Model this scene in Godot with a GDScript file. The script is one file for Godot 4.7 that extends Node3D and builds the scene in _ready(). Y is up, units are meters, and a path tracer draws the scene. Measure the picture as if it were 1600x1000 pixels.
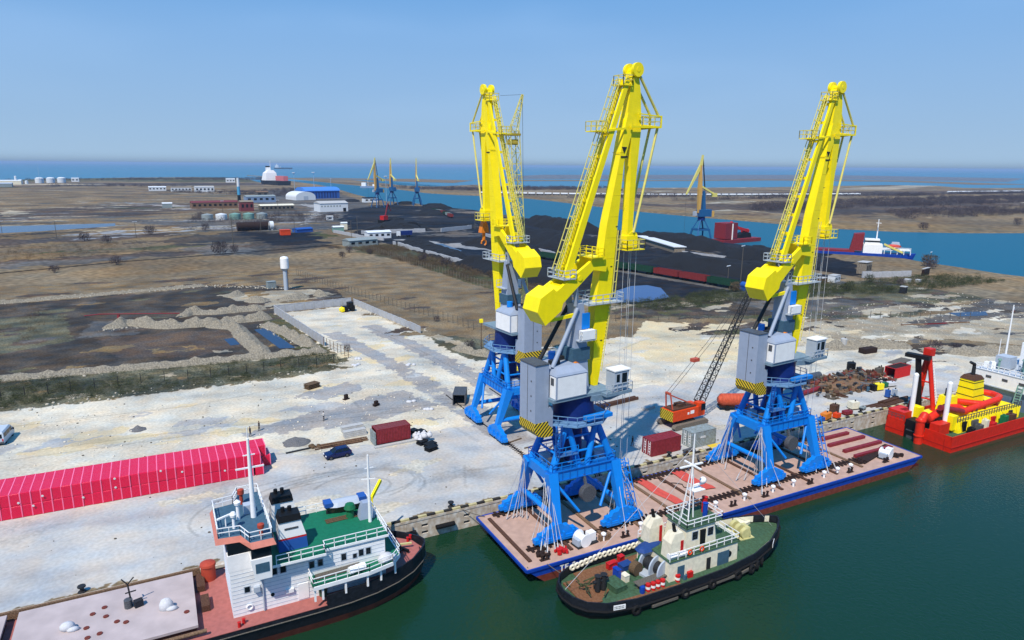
extends Node3D
# A sea port seen from the air: three portal cranes, a barge, a tug, two ships at a sandy quay, coal yards and the sea behind.
# World: y up, metres. x runs along the quay, -z inland, the quay edge is z = 0, the quay top y = 0, the water y = -3.

const WATER := -3.0
var taken := {}
var mats := {}
var rng := RandomNumberGenerator.new()


# ---------------------------------------------------------------- mesh builder
class B:
	var v := PackedVector3Array()
	var n := PackedVector3Array()
	var uv := PackedVector2Array()
	var c := PackedColorArray()
	var col := Color.WHITE

	func tri(a: Vector3, b: Vector3, d: Vector3) -> void:
		var m := (b - a).cross(d - a).normalized()
		tri_n(a, b, d, m, m, m)

	func tri_n(a: Vector3, b: Vector3, d: Vector3, na: Vector3, nb: Vector3, nd: Vector3) -> void:
		v.append(a); v.append(d); v.append(b)
		n.append(na); n.append(nd); n.append(nb)
		c.append(col); c.append(col); c.append(col)

	func quad(a: Vector3, b: Vector3, d: Vector3, e: Vector3) -> void:
		tri(a, b, d)
		tri(a, d, e)

	# eight corners: bottom ring then top ring, each counter-clockwise seen from above
	func hexa(p: Array) -> void:
		quad(p[3], p[2], p[1], p[0])
		quad(p[4], p[5], p[6], p[7])
		for i in 4:
			var j := (i + 1) % 4
			quad(p[i], p[j], p[j + 4], p[i + 4])

	func box(x0: float, x1: float, y0: float, y1: float, z0: float, z1: float) -> void:
		hexa([Vector3(x0, y0, z1), Vector3(x1, y0, z1), Vector3(x1, y0, z0), Vector3(x0, y0, z0), Vector3(x0, y1, z1), Vector3(x1, y1, z1), Vector3(x1, y1, z0), Vector3(x0, y1, z0)])

	func boxc(p: Vector3, s: Vector3, yaw := 0.0) -> void:
		var h := s / 2
		var a := []
		for y in [-h.y, h.y]:
			for q in [[-1, 1], [1, 1], [1, -1], [-1, -1]]:
				a.append(p + Vector3(q[0] * h.x, y, q[1] * h.z).rotated(Vector3.UP, yaw))
		hexa(a)

	# bar of rectangular section from p to q; w across, h along the up hint; w2, h2 at q
	func bar(p: Vector3, q: Vector3, w: float, h: float, w2 := -1.0, h2 := -1.0, up := Vector3.UP) -> void:
		if w2 < 0: w2 = w
		if h2 < 0: h2 = h
		var d := (q - p).normalized()
		if absf(d.dot(up)) > 0.99: up = Vector3.RIGHT if absf(d.x) < 0.9 else Vector3.UP
		var s := up.cross(d).normalized()
		var u := d.cross(s).normalized()
		var a := []
		for k in [[p, w, h], [q, w2, h2]]:
			var sw: Vector3 = s * k[1] / 2
			var uh: Vector3 = u * k[2] / 2
			a.append_array([k[0] - sw - uh, k[0] + sw - uh, k[0] + sw + uh, k[0] - sw + uh])
		quad(a[0], a[3], a[2], a[1])
		quad(a[4], a[5], a[6], a[7])
		for i in 4:
			var j := (i + 1) % 4
			quad(a[i], a[j], a[j + 4], a[i + 4])

	func tube(p: Vector3, q: Vector3, r: float, r2 := -1.0, k := 6, caps := true) -> void:
		if r2 < 0: r2 = r
		var d := (q - p).normalized()
		var s := (Vector3.UP if absf(d.y) < 0.95 else Vector3.RIGHT).cross(d).normalized()
		var u := d.cross(s)
		for i in k:
			var a := TAU * i / k
			var b := TAU * (i + 1) / k
			var na := s * cos(a) + u * sin(a)
			var nb := s * cos(b) + u * sin(b)
			tri_n(p + na * r, p + nb * r, q + nb * r2, na, nb, nb)
			tri_n(p + na * r, q + nb * r2, q + na * r2, na, nb, na)
			if caps:
				if r2 > 0.0: tri(q, q + na * r2, q + nb * r2)
				if r > 0.0: tri(p, p + nb * r, p + na * r)

	func pipe(pts: Array, r: float, k := 6) -> void:
		for i in pts.size() - 1:
			tube(pts[i], pts[i + 1], r, r, k, i == 0 or i == pts.size() - 2)
			if i > 0: ball(pts[i], r * 1.0, k, 4)

	func ball(p: Vector3, r: float, k := 8, m := 5, sq := Vector3.ONE) -> void:
		for j in m:
			var t0 := PI * j / m - PI / 2
			var t1 := PI * (j + 1) / m - PI / 2
			for i in k:
				var a := TAU * i / k
				var b := TAU * (i + 1) / k
				var q := [Vector3(cos(t0) * cos(a), sin(t0), -cos(t0) * sin(a)), Vector3(cos(t0) * cos(b), sin(t0), -cos(t0) * sin(b)), Vector3(cos(t1) * cos(b), sin(t1), -cos(t1) * sin(b)), Vector3(cos(t1) * cos(a), sin(t1), -cos(t1) * sin(a))]
				if j > 0: tri_n(p + q[0] * sq * r, p + q[1] * sq * r, p + q[2] * sq * r, q[0], q[1], q[2])
				if j < m - 1: tri_n(p + q[0] * sq * r, p + q[2] * sq * r, p + q[3] * sq * r, q[0], q[2], q[3])

	# upright lathe: rows of (radius, height)
	func lathe(o: Vector3, rows: Array, k := 12, smooth := true) -> void:
		for j in rows.size() - 1:
			var g: Vector2 = rows[j + 1] - rows[j]
			for i in k:
				var a := -TAU * i / k
				var b := -TAU * (i + 1) / k
				var da := Vector3(cos(a), 0, sin(a))
				var db := Vector3(cos(b), 0, sin(b))
				var p := [o + da * rows[j].x + Vector3.UP * rows[j].y, o + db * rows[j].x + Vector3.UP * rows[j].y, o + db * rows[j + 1].x + Vector3.UP * rows[j + 1].y, o + da * rows[j + 1].x + Vector3.UP * rows[j + 1].y]
				var na := (da * g.y - Vector3.UP * g.x).normalized()
				var nb := (db * g.y - Vector3.UP * g.x).normalized()
				if not smooth:
					na = (na + nb).normalized()
					nb = na
				if rows[j].x > 0.001: tri_n(p[0], p[1], p[2], na, nb, nb)
				if rows[j + 1].x > 0.001: tri_n(p[0], p[2], p[3], na, nb, na)

	# polygon in a plane (counter-clockwise seen from the tip of ex x ey) swept from -d/2 to d/2 along ex x ey
	func prism(poly: PackedVector2Array, o: Vector3, ex: Vector3, ey: Vector3, d: float, d0 := INF) -> void:
		var area := 0.0
		for i in poly.size():
			var w := poly[(i + 1) % poly.size()]
			area += poly[i].x * w.y - w.x * poly[i].y
		if area < 0: poly.reverse()
		var ez := ex.cross(ey)
		var lo := -d / 2 if d0 == INF else d0
		var hi := d / 2 if d0 == INF else d0 + d
		var t := Geometry2D.triangulate_polygon(poly)
		for i in range(0, t.size(), 3):
			var q := [poly[t[i]], poly[t[i + 1]], poly[t[i + 2]]]
			if (q[1] - q[0]).cross(q[2] - q[0]) < 0: q = [q[0], q[2], q[1]]
			var w := []
			for e in q: w.append(o + ex * e.x + ey * e.y)
			tri(w[0] + ez * hi, w[1] + ez * hi, w[2] + ez * hi)
			tri(w[0] + ez * lo, w[2] + ez * lo, w[1] + ez * lo)
		for i in poly.size():
			var a := o + ex * poly[i].x + ey * poly[i].y
			var e := poly[(i + 1) % poly.size()]
			var b := o + ex * e.x + ey * e.y
			quad(a + ez * lo, b + ez * lo, b + ez * hi, a + ez * hi)

	# outline in plan (x, z), lofted between levels: rows of [y, scale-or-polygon]
	func loft(rings: Array, cap_top := true, cap_bottom := false) -> void:
		for j in rings.size() - 1:
			var a: Array = rings[j]
			var b: Array = rings[j + 1]
			for i in a.size():
				var k := (i + 1) % a.size()
				if a[i].distance_squared_to(a[k]) > 1e-6: tri(a[i], a[k], b[k])
				if b[i].distance_squared_to(b[k]) > 1e-6: tri(a[i], b[k], b[i])
		for q in [[cap_top, rings[-1], 1], [cap_bottom, rings[0], -1]]:
			if q[0]:
				var flat := PackedVector2Array()
				for p in q[1]: flat.append(Vector2(p.x, p.z))
				var t := Geometry2D.triangulate_polygon(flat)
				for i in range(0, t.size(), 3):
					var w := [q[1][t[i]], q[1][t[i + 1]], q[1][t[i + 2]]]
					var up: float = (w[1] - w[0]).cross(w[2] - w[0]).y
					if up * q[2] < 0: w = [w[0], w[2], w[1]]
					tri(w[0], w[1], w[2])

	# railing along a line: posts and two rails
	func rail(pts: Array, h := 1.05, step := 1.6, r := 0.035) -> void:
		for i in pts.size() - 1:
			var p: Vector3 = pts[i]
			var q: Vector3 = pts[i + 1]
			var m := maxi(1, int(round(p.distance_to(q) / step)))
			for k in m + 1:
				var w := p.lerp(q, float(k) / m)
				bar(w, w + Vector3.UP * h, r * 2, r * 2)
			for y in [h, h * 0.52]:
				bar(p + Vector3.UP * y, q + Vector3.UP * y, r * 2, r * 2)

	func ladder(p: Vector3, q: Vector3, w: float, side: Vector3, step := 0.5, r := 0.04, hoop := 0.0, out := Vector3.ZERO) -> void:
		var s := side.normalized() * w / 2
		bar(p - s, q - s, r * 2, r * 2)
		bar(p + s, q + s, r * 2, r * 2)
		var m := int(p.distance_to(q) / step)
		for k in m:
			var o := p.lerp(q, (k + 0.5) / m)
			bar(o - s, o + s, r * 1.6, r * 1.6)
			if hoop > 0.0 and k % 3 == 1:
				bar(o - s, o - s + out * hoop, r * 1.6, r * 1.6)
				bar(o + s, o + s + out * hoop, r * 1.6, r * 1.6)
				bar(o - s + out * hoop, o + s + out * hoop, r * 1.6, r * 1.6)
		if hoop > 0.0:
			bar(p - s + out * hoop, q - s + out * hoop, r * 1.6, r * 1.6)
			bar(p + s + out * hoop, q + s + out * hoop, r * 1.6, r * 1.6)

	# square lattice mast from p to q with side w and w2
	func lattice(p: Vector3, q: Vector3, w: float, w2: float, bays: int, r: float, up := Vector3.UP) -> void:
		var d := (q - p).normalized()
		if absf(d.dot(up)) > 0.97: up = Vector3.RIGHT
		var s := d.cross(up).normalized()
		var u := s.cross(d).normalized()
		var at := func(t: float, k: int) -> Vector3:
			var h := lerpf(w, w2, t) / 2
			return p.lerp(q, t) + s * h * [-1, 1, 1, -1][k] + u * h * [-1, -1, 1, 1][k]
		for k in 4:
			bar(at.call(0.0, k), at.call(1.0, k), r * 2.2, r * 2.2)
			for i in bays:
				var t0 := float(i) / bays
				var t1 := float(i + 1) / bays
				var k2 := (k + 1) % 4
				if i % 2: bar(at.call(t0, k), at.call(t1, k2), r * 1.4, r * 1.4)
				else: bar(at.call(t0, k2), at.call(t1, k), r * 1.4, r * 1.4)
				bar(at.call(t1, k), at.call(t1, k2), r * 1.4, r * 1.4)

	func mesh(with_color := false) -> ArrayMesh:
		var a := []
		a.resize(Mesh.ARRAY_MAX)
		a[Mesh.ARRAY_VERTEX] = v
		a[Mesh.ARRAY_NORMAL] = n
		if uv.size() == v.size(): a[Mesh.ARRAY_TEX_UV] = uv
		if with_color: a[Mesh.ARRAY_COLOR] = c
		var m := ArrayMesh.new()
		if v.size(): m.add_surface_from_arrays(Mesh.PRIMITIVE_TRIANGLES, a)
		return m


# ---------------------------------------------------------------- naming
func numbered(called: String) -> String:
	var k: int = taken.get(called, -1) + 1
	taken[called] = k
	return called if k == 0 else "%s_%03d" % [called, k]


func tag(o: Node3D, label: String, category := "", group := "", kind := "") -> Node3D:
	if label: o.set_meta("label", label)
	if category: o.set_meta("category", category)
	if group: o.set_meta("group", group)
	if kind: o.set_meta("kind", kind)
	return o


func thing(called: String, label: String, category: String, at := Vector3.ZERO, yaw := 0.0, group := "") -> Node3D:
	var o := Node3D.new()
	o.name = numbered(called)
	add_child(o)
	o.position = at
	o.rotation.y = deg_to_rad(yaw)
	return tag(o, label, category, group)


func part(called: String, b: B, m: Material, parent: Node3D, kind := "") -> MeshInstance3D:
	var o := MeshInstance3D.new()
	o.name = called
	o.mesh = b.mesh(m is BaseMaterial3D and m.vertex_color_use_as_albedo)
	o.material_override = m
	parent.add_child(o, true)
	if kind: o.set_meta("kind", kind)
	return o


func single(called: String, b: B, m: Material, label: String, category: String, at := Vector3.ZERO, yaw := 0.0, group := "", kind := "") -> MeshInstance3D:
	var o := MeshInstance3D.new()
	o.name = numbered(called)
	o.mesh = b.mesh(m is BaseMaterial3D and m.vertex_color_use_as_albedo)
	o.material_override = m
	add_child(o)
	o.position = at
	o.rotation.y = deg_to_rad(yaw)
	tag(o, label, category, group, kind)
	return o


func dup(o: Node3D, label: String, at: Vector3, yaw := 0.0, group := "") -> Node3D:
	var k: Node3D = o.duplicate()
	var stem: String = o.name
	if stem.length() > 4 and stem[-4] == "_" and stem.right(3).is_valid_int(): stem = stem.left(-4)
	k.name = numbered(stem)
	add_child(k)
	k.position = at
	k.rotation.y = deg_to_rad(yaw)
	k.set_meta("label", label)
	if group: k.set_meta("group", group)
	return k


func V(x: float, y: float, z: float) -> Vector3: return Vector3(x, y, z)


func P2(a: Array) -> PackedVector2Array:
	var p := PackedVector2Array()
	for i in range(0, a.size(), 2): p.append(Vector2(a[i], a[i + 1]))
	return p


# ---------------------------------------------------------------- materials
func noise_tex(freq: float, lo: float, hi: float, oct := 4, size := 256, kind := FastNoiseLite.TYPE_SIMPLEX_SMOOTH, sd := 1, tint_lo := Color.WHITE) -> NoiseTexture2D:
	var f := FastNoiseLite.new()
	f.noise_type = kind
	f.seed = sd
	f.frequency = freq
	f.fractal_octaves = oct
	var t := NoiseTexture2D.new()
	t.width = size
	t.height = size
	t.seamless = true
	t.noise = f
	var g := Gradient.new()
	g.set_color(0, Color(lo * tint_lo.r, lo * tint_lo.g, lo * tint_lo.b))
	g.set_color(1, Color(hi, hi, hi))
	t.color_ramp = g
	return t


func normal_tex(freq: float, strength: float, size := 256, sd := 3, oct := 4) -> NoiseTexture2D:
	var f := FastNoiseLite.new()
	f.noise_type = FastNoiseLite.TYPE_SIMPLEX_SMOOTH
	f.seed = sd
	f.frequency = freq
	f.fractal_octaves = oct
	var t := NoiseTexture2D.new()
	t.width = size
	t.height = size
	t.seamless = true
	t.as_normal_map = true
	t.bump_strength = strength
	t.noise = f
	return t


var tx := {}


func textures() -> void:
	tx.paint = noise_tex(0.02, 0.88, 1.0, 5, 256, FastNoiseLite.TYPE_SIMPLEX_SMOOTH, 11)
	tx.clean = noise_tex(0.012, 0.955, 1.0, 4, 256, FastNoiseLite.TYPE_SIMPLEX_SMOOTH, 17)
	tx.worn = noise_tex(0.03, 0.78, 1.0, 6, 256, FastNoiseLite.TYPE_SIMPLEX_SMOOTH, 12, Color(1.0, 0.9, 0.8))
	tx.rough = noise_tex(0.05, 0.45, 1.0, 5, 256, FastNoiseLite.TYPE_SIMPLEX_SMOOTH, 13)
	tx.earth = noise_tex(0.03, 0.5, 1.0, 6, 512, FastNoiseLite.TYPE_SIMPLEX_SMOOTH, 14)
	tx.bumps = normal_tex(0.04, 6.0, 256, 5)
	tx.wave = normal_tex(0.022, 3.0, 512, 8, 5)


# a photographed colour in bytes -> paint of that look
func mat(key: String, r: int, g: int, bl: int, rough := 0.6, tex := "paint", scale := 0.25, metal := 0.0) -> StandardMaterial3D:
	if mats.has(key): return mats[key]
	var m := StandardMaterial3D.new()
	m.resource_name = key
	m.albedo_color = Color8(r, g, bl)
	m.roughness = rough
	m.metallic = metal
	m.metallic_specular = 0.4
	if tex:
		m.albedo_texture = tx[tex]
		m.uv1_triplanar = true
		m.uv1_scale = Vector3.ONE * scale
	mats[key] = m
	return m


func K(key: String) -> StandardMaterial3D: return mats[key]


func palette() -> void:
	mat("yellow", 255, 234, 6, 0.42, "clean")
	mat("yellow_pale", 226, 216, 120, 0.5)
	mat("blue", 10, 128, 222, 0.42, "clean")
	mat("navy", 12, 40, 110, 0.5)
	mat("grey_paint", 150, 164, 186, 0.5, "clean")
	mat("pale_grey", 172, 184, 198, 0.5, "clean")
	mat("white", 240, 242, 243, 0.45, "clean")
	mat("white_wall", 238, 240, 242, 0.5, "clean", 0.4)
	mat("cream", 236, 230, 206, 0.5)
	mat("black", 22, 23, 26, 0.6, "rough", 0.3)
	mat("hull_black", 40, 44, 54, 0.5, "rough", 0.15)
	mat("hull_blue", 18, 66, 168, 0.45, "paint", 0.2)
	mat("hull_red", 214, 40, 18, 0.45, "paint", 0.2)
	mat("boot_red", 128, 66, 54, 0.6, "worn", 0.15)
	mat("deck_red", 172, 104, 98, 0.8, "paint", 0.25)
	mat("deck_pink", 188, 157, 141, 0.85, "paint", 0.12)
	mat("deck_green", 14, 112, 82, 0.7, "paint", 0.3)
	mat("deck_moss", 66, 102, 78, 0.75, "worn", 0.3)
	mat("deck_blue", 62, 96, 118, 0.7, "paint", 0.3)
	mat("salmon", 206, 128, 112, 0.6)
	mat("rust", 112, 78, 60, 0.9, "rough", 0.4)
	mat("rust_dark", 62, 42, 36, 0.9, "rough", 0.4)
	mat("rust_light", 160, 128, 100, 0.9, "rough", 0.4)
	mat("steel", 122, 126, 132, 0.5, "rough", 0.5, 0.3)
	mat("steel_dark", 54, 56, 60, 0.6, "rough", 0.5)
	mat("wire", 190, 192, 196, 0.5, "")
	mat("wire_dark", 60, 60, 62, 0.5, "")
	mat("glass", 20, 28, 36, 0.12, "")
	mat("rubber", 24, 24, 26, 0.85, "rough", 0.8)
	mat("orange", 226, 74, 20, 0.5)
	mat("orange_pale", 226, 130, 30, 0.5)
	mat("red", 196, 30, 30, 0.5)
	mat("maroon", 140, 44, 56, 0.6, "worn", 0.2)
	mat("maroon_roof", 126, 62, 70, 0.75, "worn", 0.4)
	mat("sea_grey", 150, 170, 180, 0.6, "worn", 0.2)
	mat("tarp_red", 208, 84, 72, 0.85, "paint", 0.5)
	mat("tarp_blue", 28, 66, 132, 0.7, "paint", 0.5)
	mat("green", 20, 110, 70, 0.6)
	mat("wood", 128, 104, 76, 0.9, "rough", 0.6)
	mat("wood_grey", 130, 124, 114, 0.9, "rough", 0.6)
	mat("concrete", 182, 184, 184, 0.9, "paint", 0.3)
	mat("quay_white", 212, 211, 204, 0.9, "worn", 0.12)
	mat("concrete_wall", 178, 182, 188, 0.9, "paint", 0.15)
	mat("concrete_old", 146, 142, 132, 0.95, "worn", 0.2)
	mat("coal", 36, 39, 45, 0.95, "rough", 0.3)
	mat("spoil", 176, 168, 150, 1.0, "earth", 0.12)
	mat("gravel", 140, 142, 146, 1.0, "rough", 0.5)
	mat("pool_blue", 24, 58, 116, 0.12, "")
	mat("car_blue", 16, 30, 78, 0.2, "")
	mat("van_white", 180, 192, 204, 0.3, "")
	mat("skin", 176, 130, 106, 0.6, "")
	mat("cloth_dark", 34, 36, 44, 0.9, "")
	mat("cloth_white", 200, 200, 202, 0.9, "")
	mat("bag_white", 205, 208, 214, 0.9, "paint", 0.8)
	mat("wagon_green", 22, 72, 56, 0.8, "worn", 0.2)
	mat("wagon_red", 132, 48, 52, 0.8, "worn", 0.2)
	mat("far_white", 205, 212, 218, 0.8, "")
	mat("far_blue", 36, 84, 160, 0.6, "")
	mat("far_crane_blue", 26, 86, 136, 0.6, "")
	mat("far_orange", 200, 158, 82, 0.6, "")
	mat("twig", 80, 72, 76, 1.0, "")
	mat("twig_brown", 98, 84, 66, 1.0, "")
	mat("twig_green", 70, 78, 50, 1.0, "")
	for k in ["spoil", "coal", "gravel"]:
		mats[k].normal_enabled = true
		mats[k].normal_texture = tx.bumps
		mats[k].normal_scale = 1.0


# ---------------------------------------------------------------- ground
# kind of ground -> two colours (photographed bytes), grain, blotch
const SOILS := [
	[152, 134, 106, 124, 108, 86, 0.3, 1.0],  # 0 dry grass
	[212, 211, 207, 199, 199, 197, 0.08, 0.9],  # 1 concrete apron
	[240, 233, 212, 212, 206, 190, 0.12, 1.0],  # 2 sandy yard
	[184, 182, 178, 166, 166, 166, 0.14, 0.9],  # 3 grey crane foundation
	[126, 122, 100, 82, 84, 70, 0.4, 1.0],  # 4 green scrub
	[100, 92, 82, 66, 62, 58, 0.36, 1.0],  # 5 dark mud
	[50, 53, 60, 34, 37, 44, 0.35, 1.0],  # 6 coal dust
	[122, 118, 112, 90, 89, 88, 0.3, 1.0],  # 7 grey waste ground
	[196, 186, 164, 164, 154, 134, 0.22, 0.9],  # 8 pale sand
	[238, 222, 182, 222, 208, 176, 0.1, 0.9],  # 9 yellow sand
	[156, 132, 94, 118, 102, 80, 0.3, 1.0],  # 10 reed
	[110, 104, 80, 80, 86, 60, 0.35, 1.0],  # 11 green-brown
	[176, 177, 178, 150, 152, 154, 0.16, 0.8],  # 12 gravel road
	[112, 98, 86, 84, 74, 68, 0.36, 1.0],  # 13 brown marsh
	[36, 36, 34, 60, 54, 46, 0.2, 0.6],  # 14 rail bed
	[230, 222, 202, 210, 204, 188, 0.16, 1.0],  # 15 trodden sand
	[203, 203, 199, 186, 187, 186, 0.12, 1.0],  # 16 stained concrete
]


func bytes_of(f: float, oct: int, w: int, h: int, sd: int) -> PackedByteArray:
	var n := FastNoiseLite.new()
	n.seed = sd
	n.frequency = f
	n.fractal_octaves = oct
	n.noise_type = FastNoiseLite.TYPE_SIMPLEX_SMOOTH
	return n.get_image(w, h, false, false, true).get_data()


func fill_poly(im: Image, p: PackedVector2Array, id: int) -> void:
	var lo := INF
	var hi := -INF
	for q in p:
		lo = minf(lo, q.y)
		hi = maxf(hi, q.y)
	for y in range(maxi(0, int(lo)), mini(im.get_height() - 1, int(hi)) + 1):
		var xs := []
		for i in p.size():
			var a := p[i]
			var b := p[(i + 1) % p.size()]
			if (a.y <= y + 0.5) != (b.y <= y + 0.5): xs.append(a.x + (y + 0.5 - a.y) / (b.y - a.y) * (b.x - a.x))
		xs.sort()
		for i in range(0, xs.size() - 1, 2):
			var x0 := maxi(0, int(round(xs[i])))
			var x1 := mini(im.get_width(), int(round(xs[i + 1])))
			if x1 > x0: im.fill_rect(Rect2i(x0, y, x1 - x0, 1), Color8(id, id, id))


func soil_texture(r: Rect2, cell: float, base: int, zones: Array, marks: Array, warp: float, sd: int) -> ImageTexture:
	var w := int(r.size.x / cell)
	var h := int(r.size.y / cell)
	var ids := Image.create_empty(w, h, false, Image.FORMAT_L8)
	ids.fill(Color8(base, base, base))
	for z in zones:
		var p := PackedVector2Array()
		for i in range(0, z[1].size(), 2): p.append((Vector2(z[1][i], z[1][i + 1]) - r.position) / cell)
		fill_poly(ids, p, z[0])
	var dark := Image.create_empty(w, h, false, Image.FORMAT_L8)
	for m in marks:
		var s: int = m[0]
		var pts: Array = m[2]
		for i in pts.size() - 1:
			var a: Vector2 = (pts[i] - r.position) / cell
			var b: Vector2 = (pts[i + 1] - r.position) / cell
			var k := int(a.distance_to(b)) + 1
			for j in k:
				var q := a.lerp(b, float(j) / k)
				var wd: int = m[1]
				dark.fill_rect(Rect2i(int(q.x) - wd / 2, int(q.y) - wd / 2, wd, wd), Color8(s, s, s))
	var id := ids.get_data()
	var dk := dark.get_data()
	var wx := bytes_of(0.05, 5, w, h, sd)
	var wz := bytes_of(0.05, 5, w, h, sd + 1)
	var fine := bytes_of(0.3, 4, w, h, sd + 2)
	var warm := bytes_of(0.03, 5, w, h, sd + 4)
	var mid := bytes_of(0.012 / minf(1.0, cell) * minf(1.0, cell), 6, w, h, sd + 3)
	var a := PackedInt32Array()
	var d := PackedInt32Array()
	var gr := PackedInt32Array()
	for s in SOILS:
		for k in 3:
			var top := int(s[k] * 0.845)
			a.append(top)
			d.append(int((s[k + 3] * 0.845 - top) * s[7]))
		gr.append(int(s[6] * 256))
	var amp := int(warp / cell)
	var out := PackedByteArray()
	out.resize(w * h * 3)
	var i := 0
	var o := 0
	for y in h:
		for x in w:
			var qx := clampi(x + ((wx[i] - 128) * amp >> 7), 0, w - 1)
			var qy := clampi(y + ((wz[i] - 128) * amp >> 7), 0, h - 1)
			var k := id[qy * w + qx]
			var t := clampi((mid[i] - 128) * 2 + 128, 0, 255)
			var g := 256 + ((fine[i] - 128) * gr[k] >> 7) - dk[i]
			k *= 3
			var wm := (warm[i] - 128) * 9 >> 7
			out[o] = clampi(((a[k] + (d[k] * t >> 8)) * g >> 8) + wm, 0, 255)
			out[o + 1] = clampi((a[k + 1] + (d[k + 1] * t >> 8)) * g >> 8, 0, 255)
			out[o + 2] = clampi(((a[k + 2] + (d[k + 2] * t >> 8)) * g >> 8) - wm, 0, 255)
			o += 3
			i += 1
	return ImageTexture.create_from_image(Image.create_from_data(w, h, false, Image.FORMAT_RGB8, out))


func sheet(b: B, poly: PackedVector2Array, y: float, r: Rect2) -> void:
	var t := Geometry2D.triangulate_polygon(poly)
	for i in range(0, t.size(), 3):
		var q := [poly[t[i]], poly[t[i + 1]], poly[t[i + 2]]]
		if (q[1] - q[0]).cross(q[2] - q[0]) > 0: q = [q[0], q[2], q[1]]
		b.tri(V(q[0].x, y, q[0].y), V(q[1].x, y, q[1].y), V(q[2].x, y, q[2].y))
		for k in [0, 2, 1]: b.uv.append((q[k] - r.position) / r.size)


func rect_poly(r: Rect2) -> PackedVector2Array:
	return PackedVector2Array([r.position, Vector2(r.end.x, r.position.y), r.end, Vector2(r.position.x, r.end.y)])


func ground_piece(called: String, polys: Array, y: float, r: Rect2, tex: ImageTexture, bump := 1.0) -> void:
	var b := B.new()
	for p in polys: sheet(b, p, y, r)
	var m := StandardMaterial3D.new()
	m.albedo_texture = tex
	m.texture_repeat = false
	m.roughness = 0.95
	m.metallic_specular = 0.2
	m.normal_enabled = true
	m.normal_texture = tx.bumps
	m.normal_scale = bump
	single(called, b, m, "", "", Vector3.ZERO, 0.0, "", "structure")


func skirt(called: String, poly: PackedVector2Array, y: float, deep: float, out: float, m: Material) -> void:
	var b := B.new()
	var g := Geometry2D.offset_polygon(poly, out)
	for i in poly.size():
		var p := poly[i]
		var q := poly[(i + 1) % poly.size()]
		if p.y > -1.0 and q.y > -1.0: continue
		var e := (q - p).normalized()
		var nn := Vector2(e.y, -e.x) * out
		if not Geometry2D.is_polygon_clockwise(poly): nn = nn
		else: nn = -nn
		b.quad(V(p.x + nn.x, deep, p.y + nn.y), V(q.x + nn.x, deep, q.y + nn.y), V(q.x, y, q.y), V(p.x, y, p.y))
	single(called, b, m, "", "", Vector3.ZERO, 0.0, "", "structure")


# loose patches of other soil, longer than wide, inside a box of (x0, z0, x1, z1)
func patches(zones: Array, n: int, box: Array, kinds: Array, l0: float, l1: float, thin: float, keep: Array = []) -> void:
	for i in n:
		var c := Vector2(rng.randf_range(box[0], box[2]), rng.randf_range(box[1], box[3]))
		if keep and not Geometry2D.is_point_in_polygon(c, P2(keep)): continue
		var l := rng.randf_range(l0, l1)
		var a := rng.randf_range(-0.35, 0.25)
		var p := []
		for k in 9:
			var e := TAU * k / 9
			var r := rng.randf_range(0.55, 1.1)
			var v := Vector2(cos(e) * l * r, sin(e) * l * thin * r).rotated(a)
			p.append_array([c.x + v.x, c.y + v.y])
		zones.append([kinds[rng.randi() % kinds.size()], p])


const MAIN_SHORE := [308, -82, 307, -91, 311, -110, 313, -130, 318, -143, 306, -169, 292, -200, 286, -239, 279, -311, 271, -380, 269, -469, 272, -585, 260, -636, 258, -713, 240, -780, 253, -962, 290, -1259, 312, -1500, 312, -1715, 318, -1905, 282, -1918, 216, -1732, 240, -2162, 220, -2357, 104, -2471, -79, -2379, -230, -2213, -354, -2077, -1500, -1900, -1500, -0.6, 285, -0.6]
const SPIT := [378, -2457, 398, -1901, 406, -1530, 423, -1384, 405, -1071, 428, -980, 478, -912, 478, -804, 468, -699, 450, -532, 454, -439, 462, -374, 466, -307, 491, -265, 528, -238, 577, -218, 800, -150, 2300, -300, 2300, -900, 1843, -1000, 1980, -1160, 1900, -1250, 1620, -1218, 1332, -1174, 969, -1211, 748, -1264, 720, -1363, 696, -1525, 546, -1401, 500, -1506, 520, -1740, 540, -2130, 470, -2400]
const MUD := [-140, -190, -70, -192, -52, -192, -34, -197, -8, -201, 13, -196, 21, -183, 33, -178, 33, -143, 15, -142, 7, -140, 10, -112, 12, -94, 13, -88, -2, -89, -19, -90, -38, -92, -55, -94, -140, -98]


func arc(cx: float, cz: float, rx: float, rz: float, a0: float, a1: float) -> Array:
	var p := []
	for i in 41:
		var a := deg_to_rad(lerpf(a0, a1, i / 40.0))
		p.append(Vector2(cx + cos(a) * rx, cz + sin(a) * rz))
	return p


func line2(a: Array) -> Array:
	return Array(P2(a))


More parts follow.
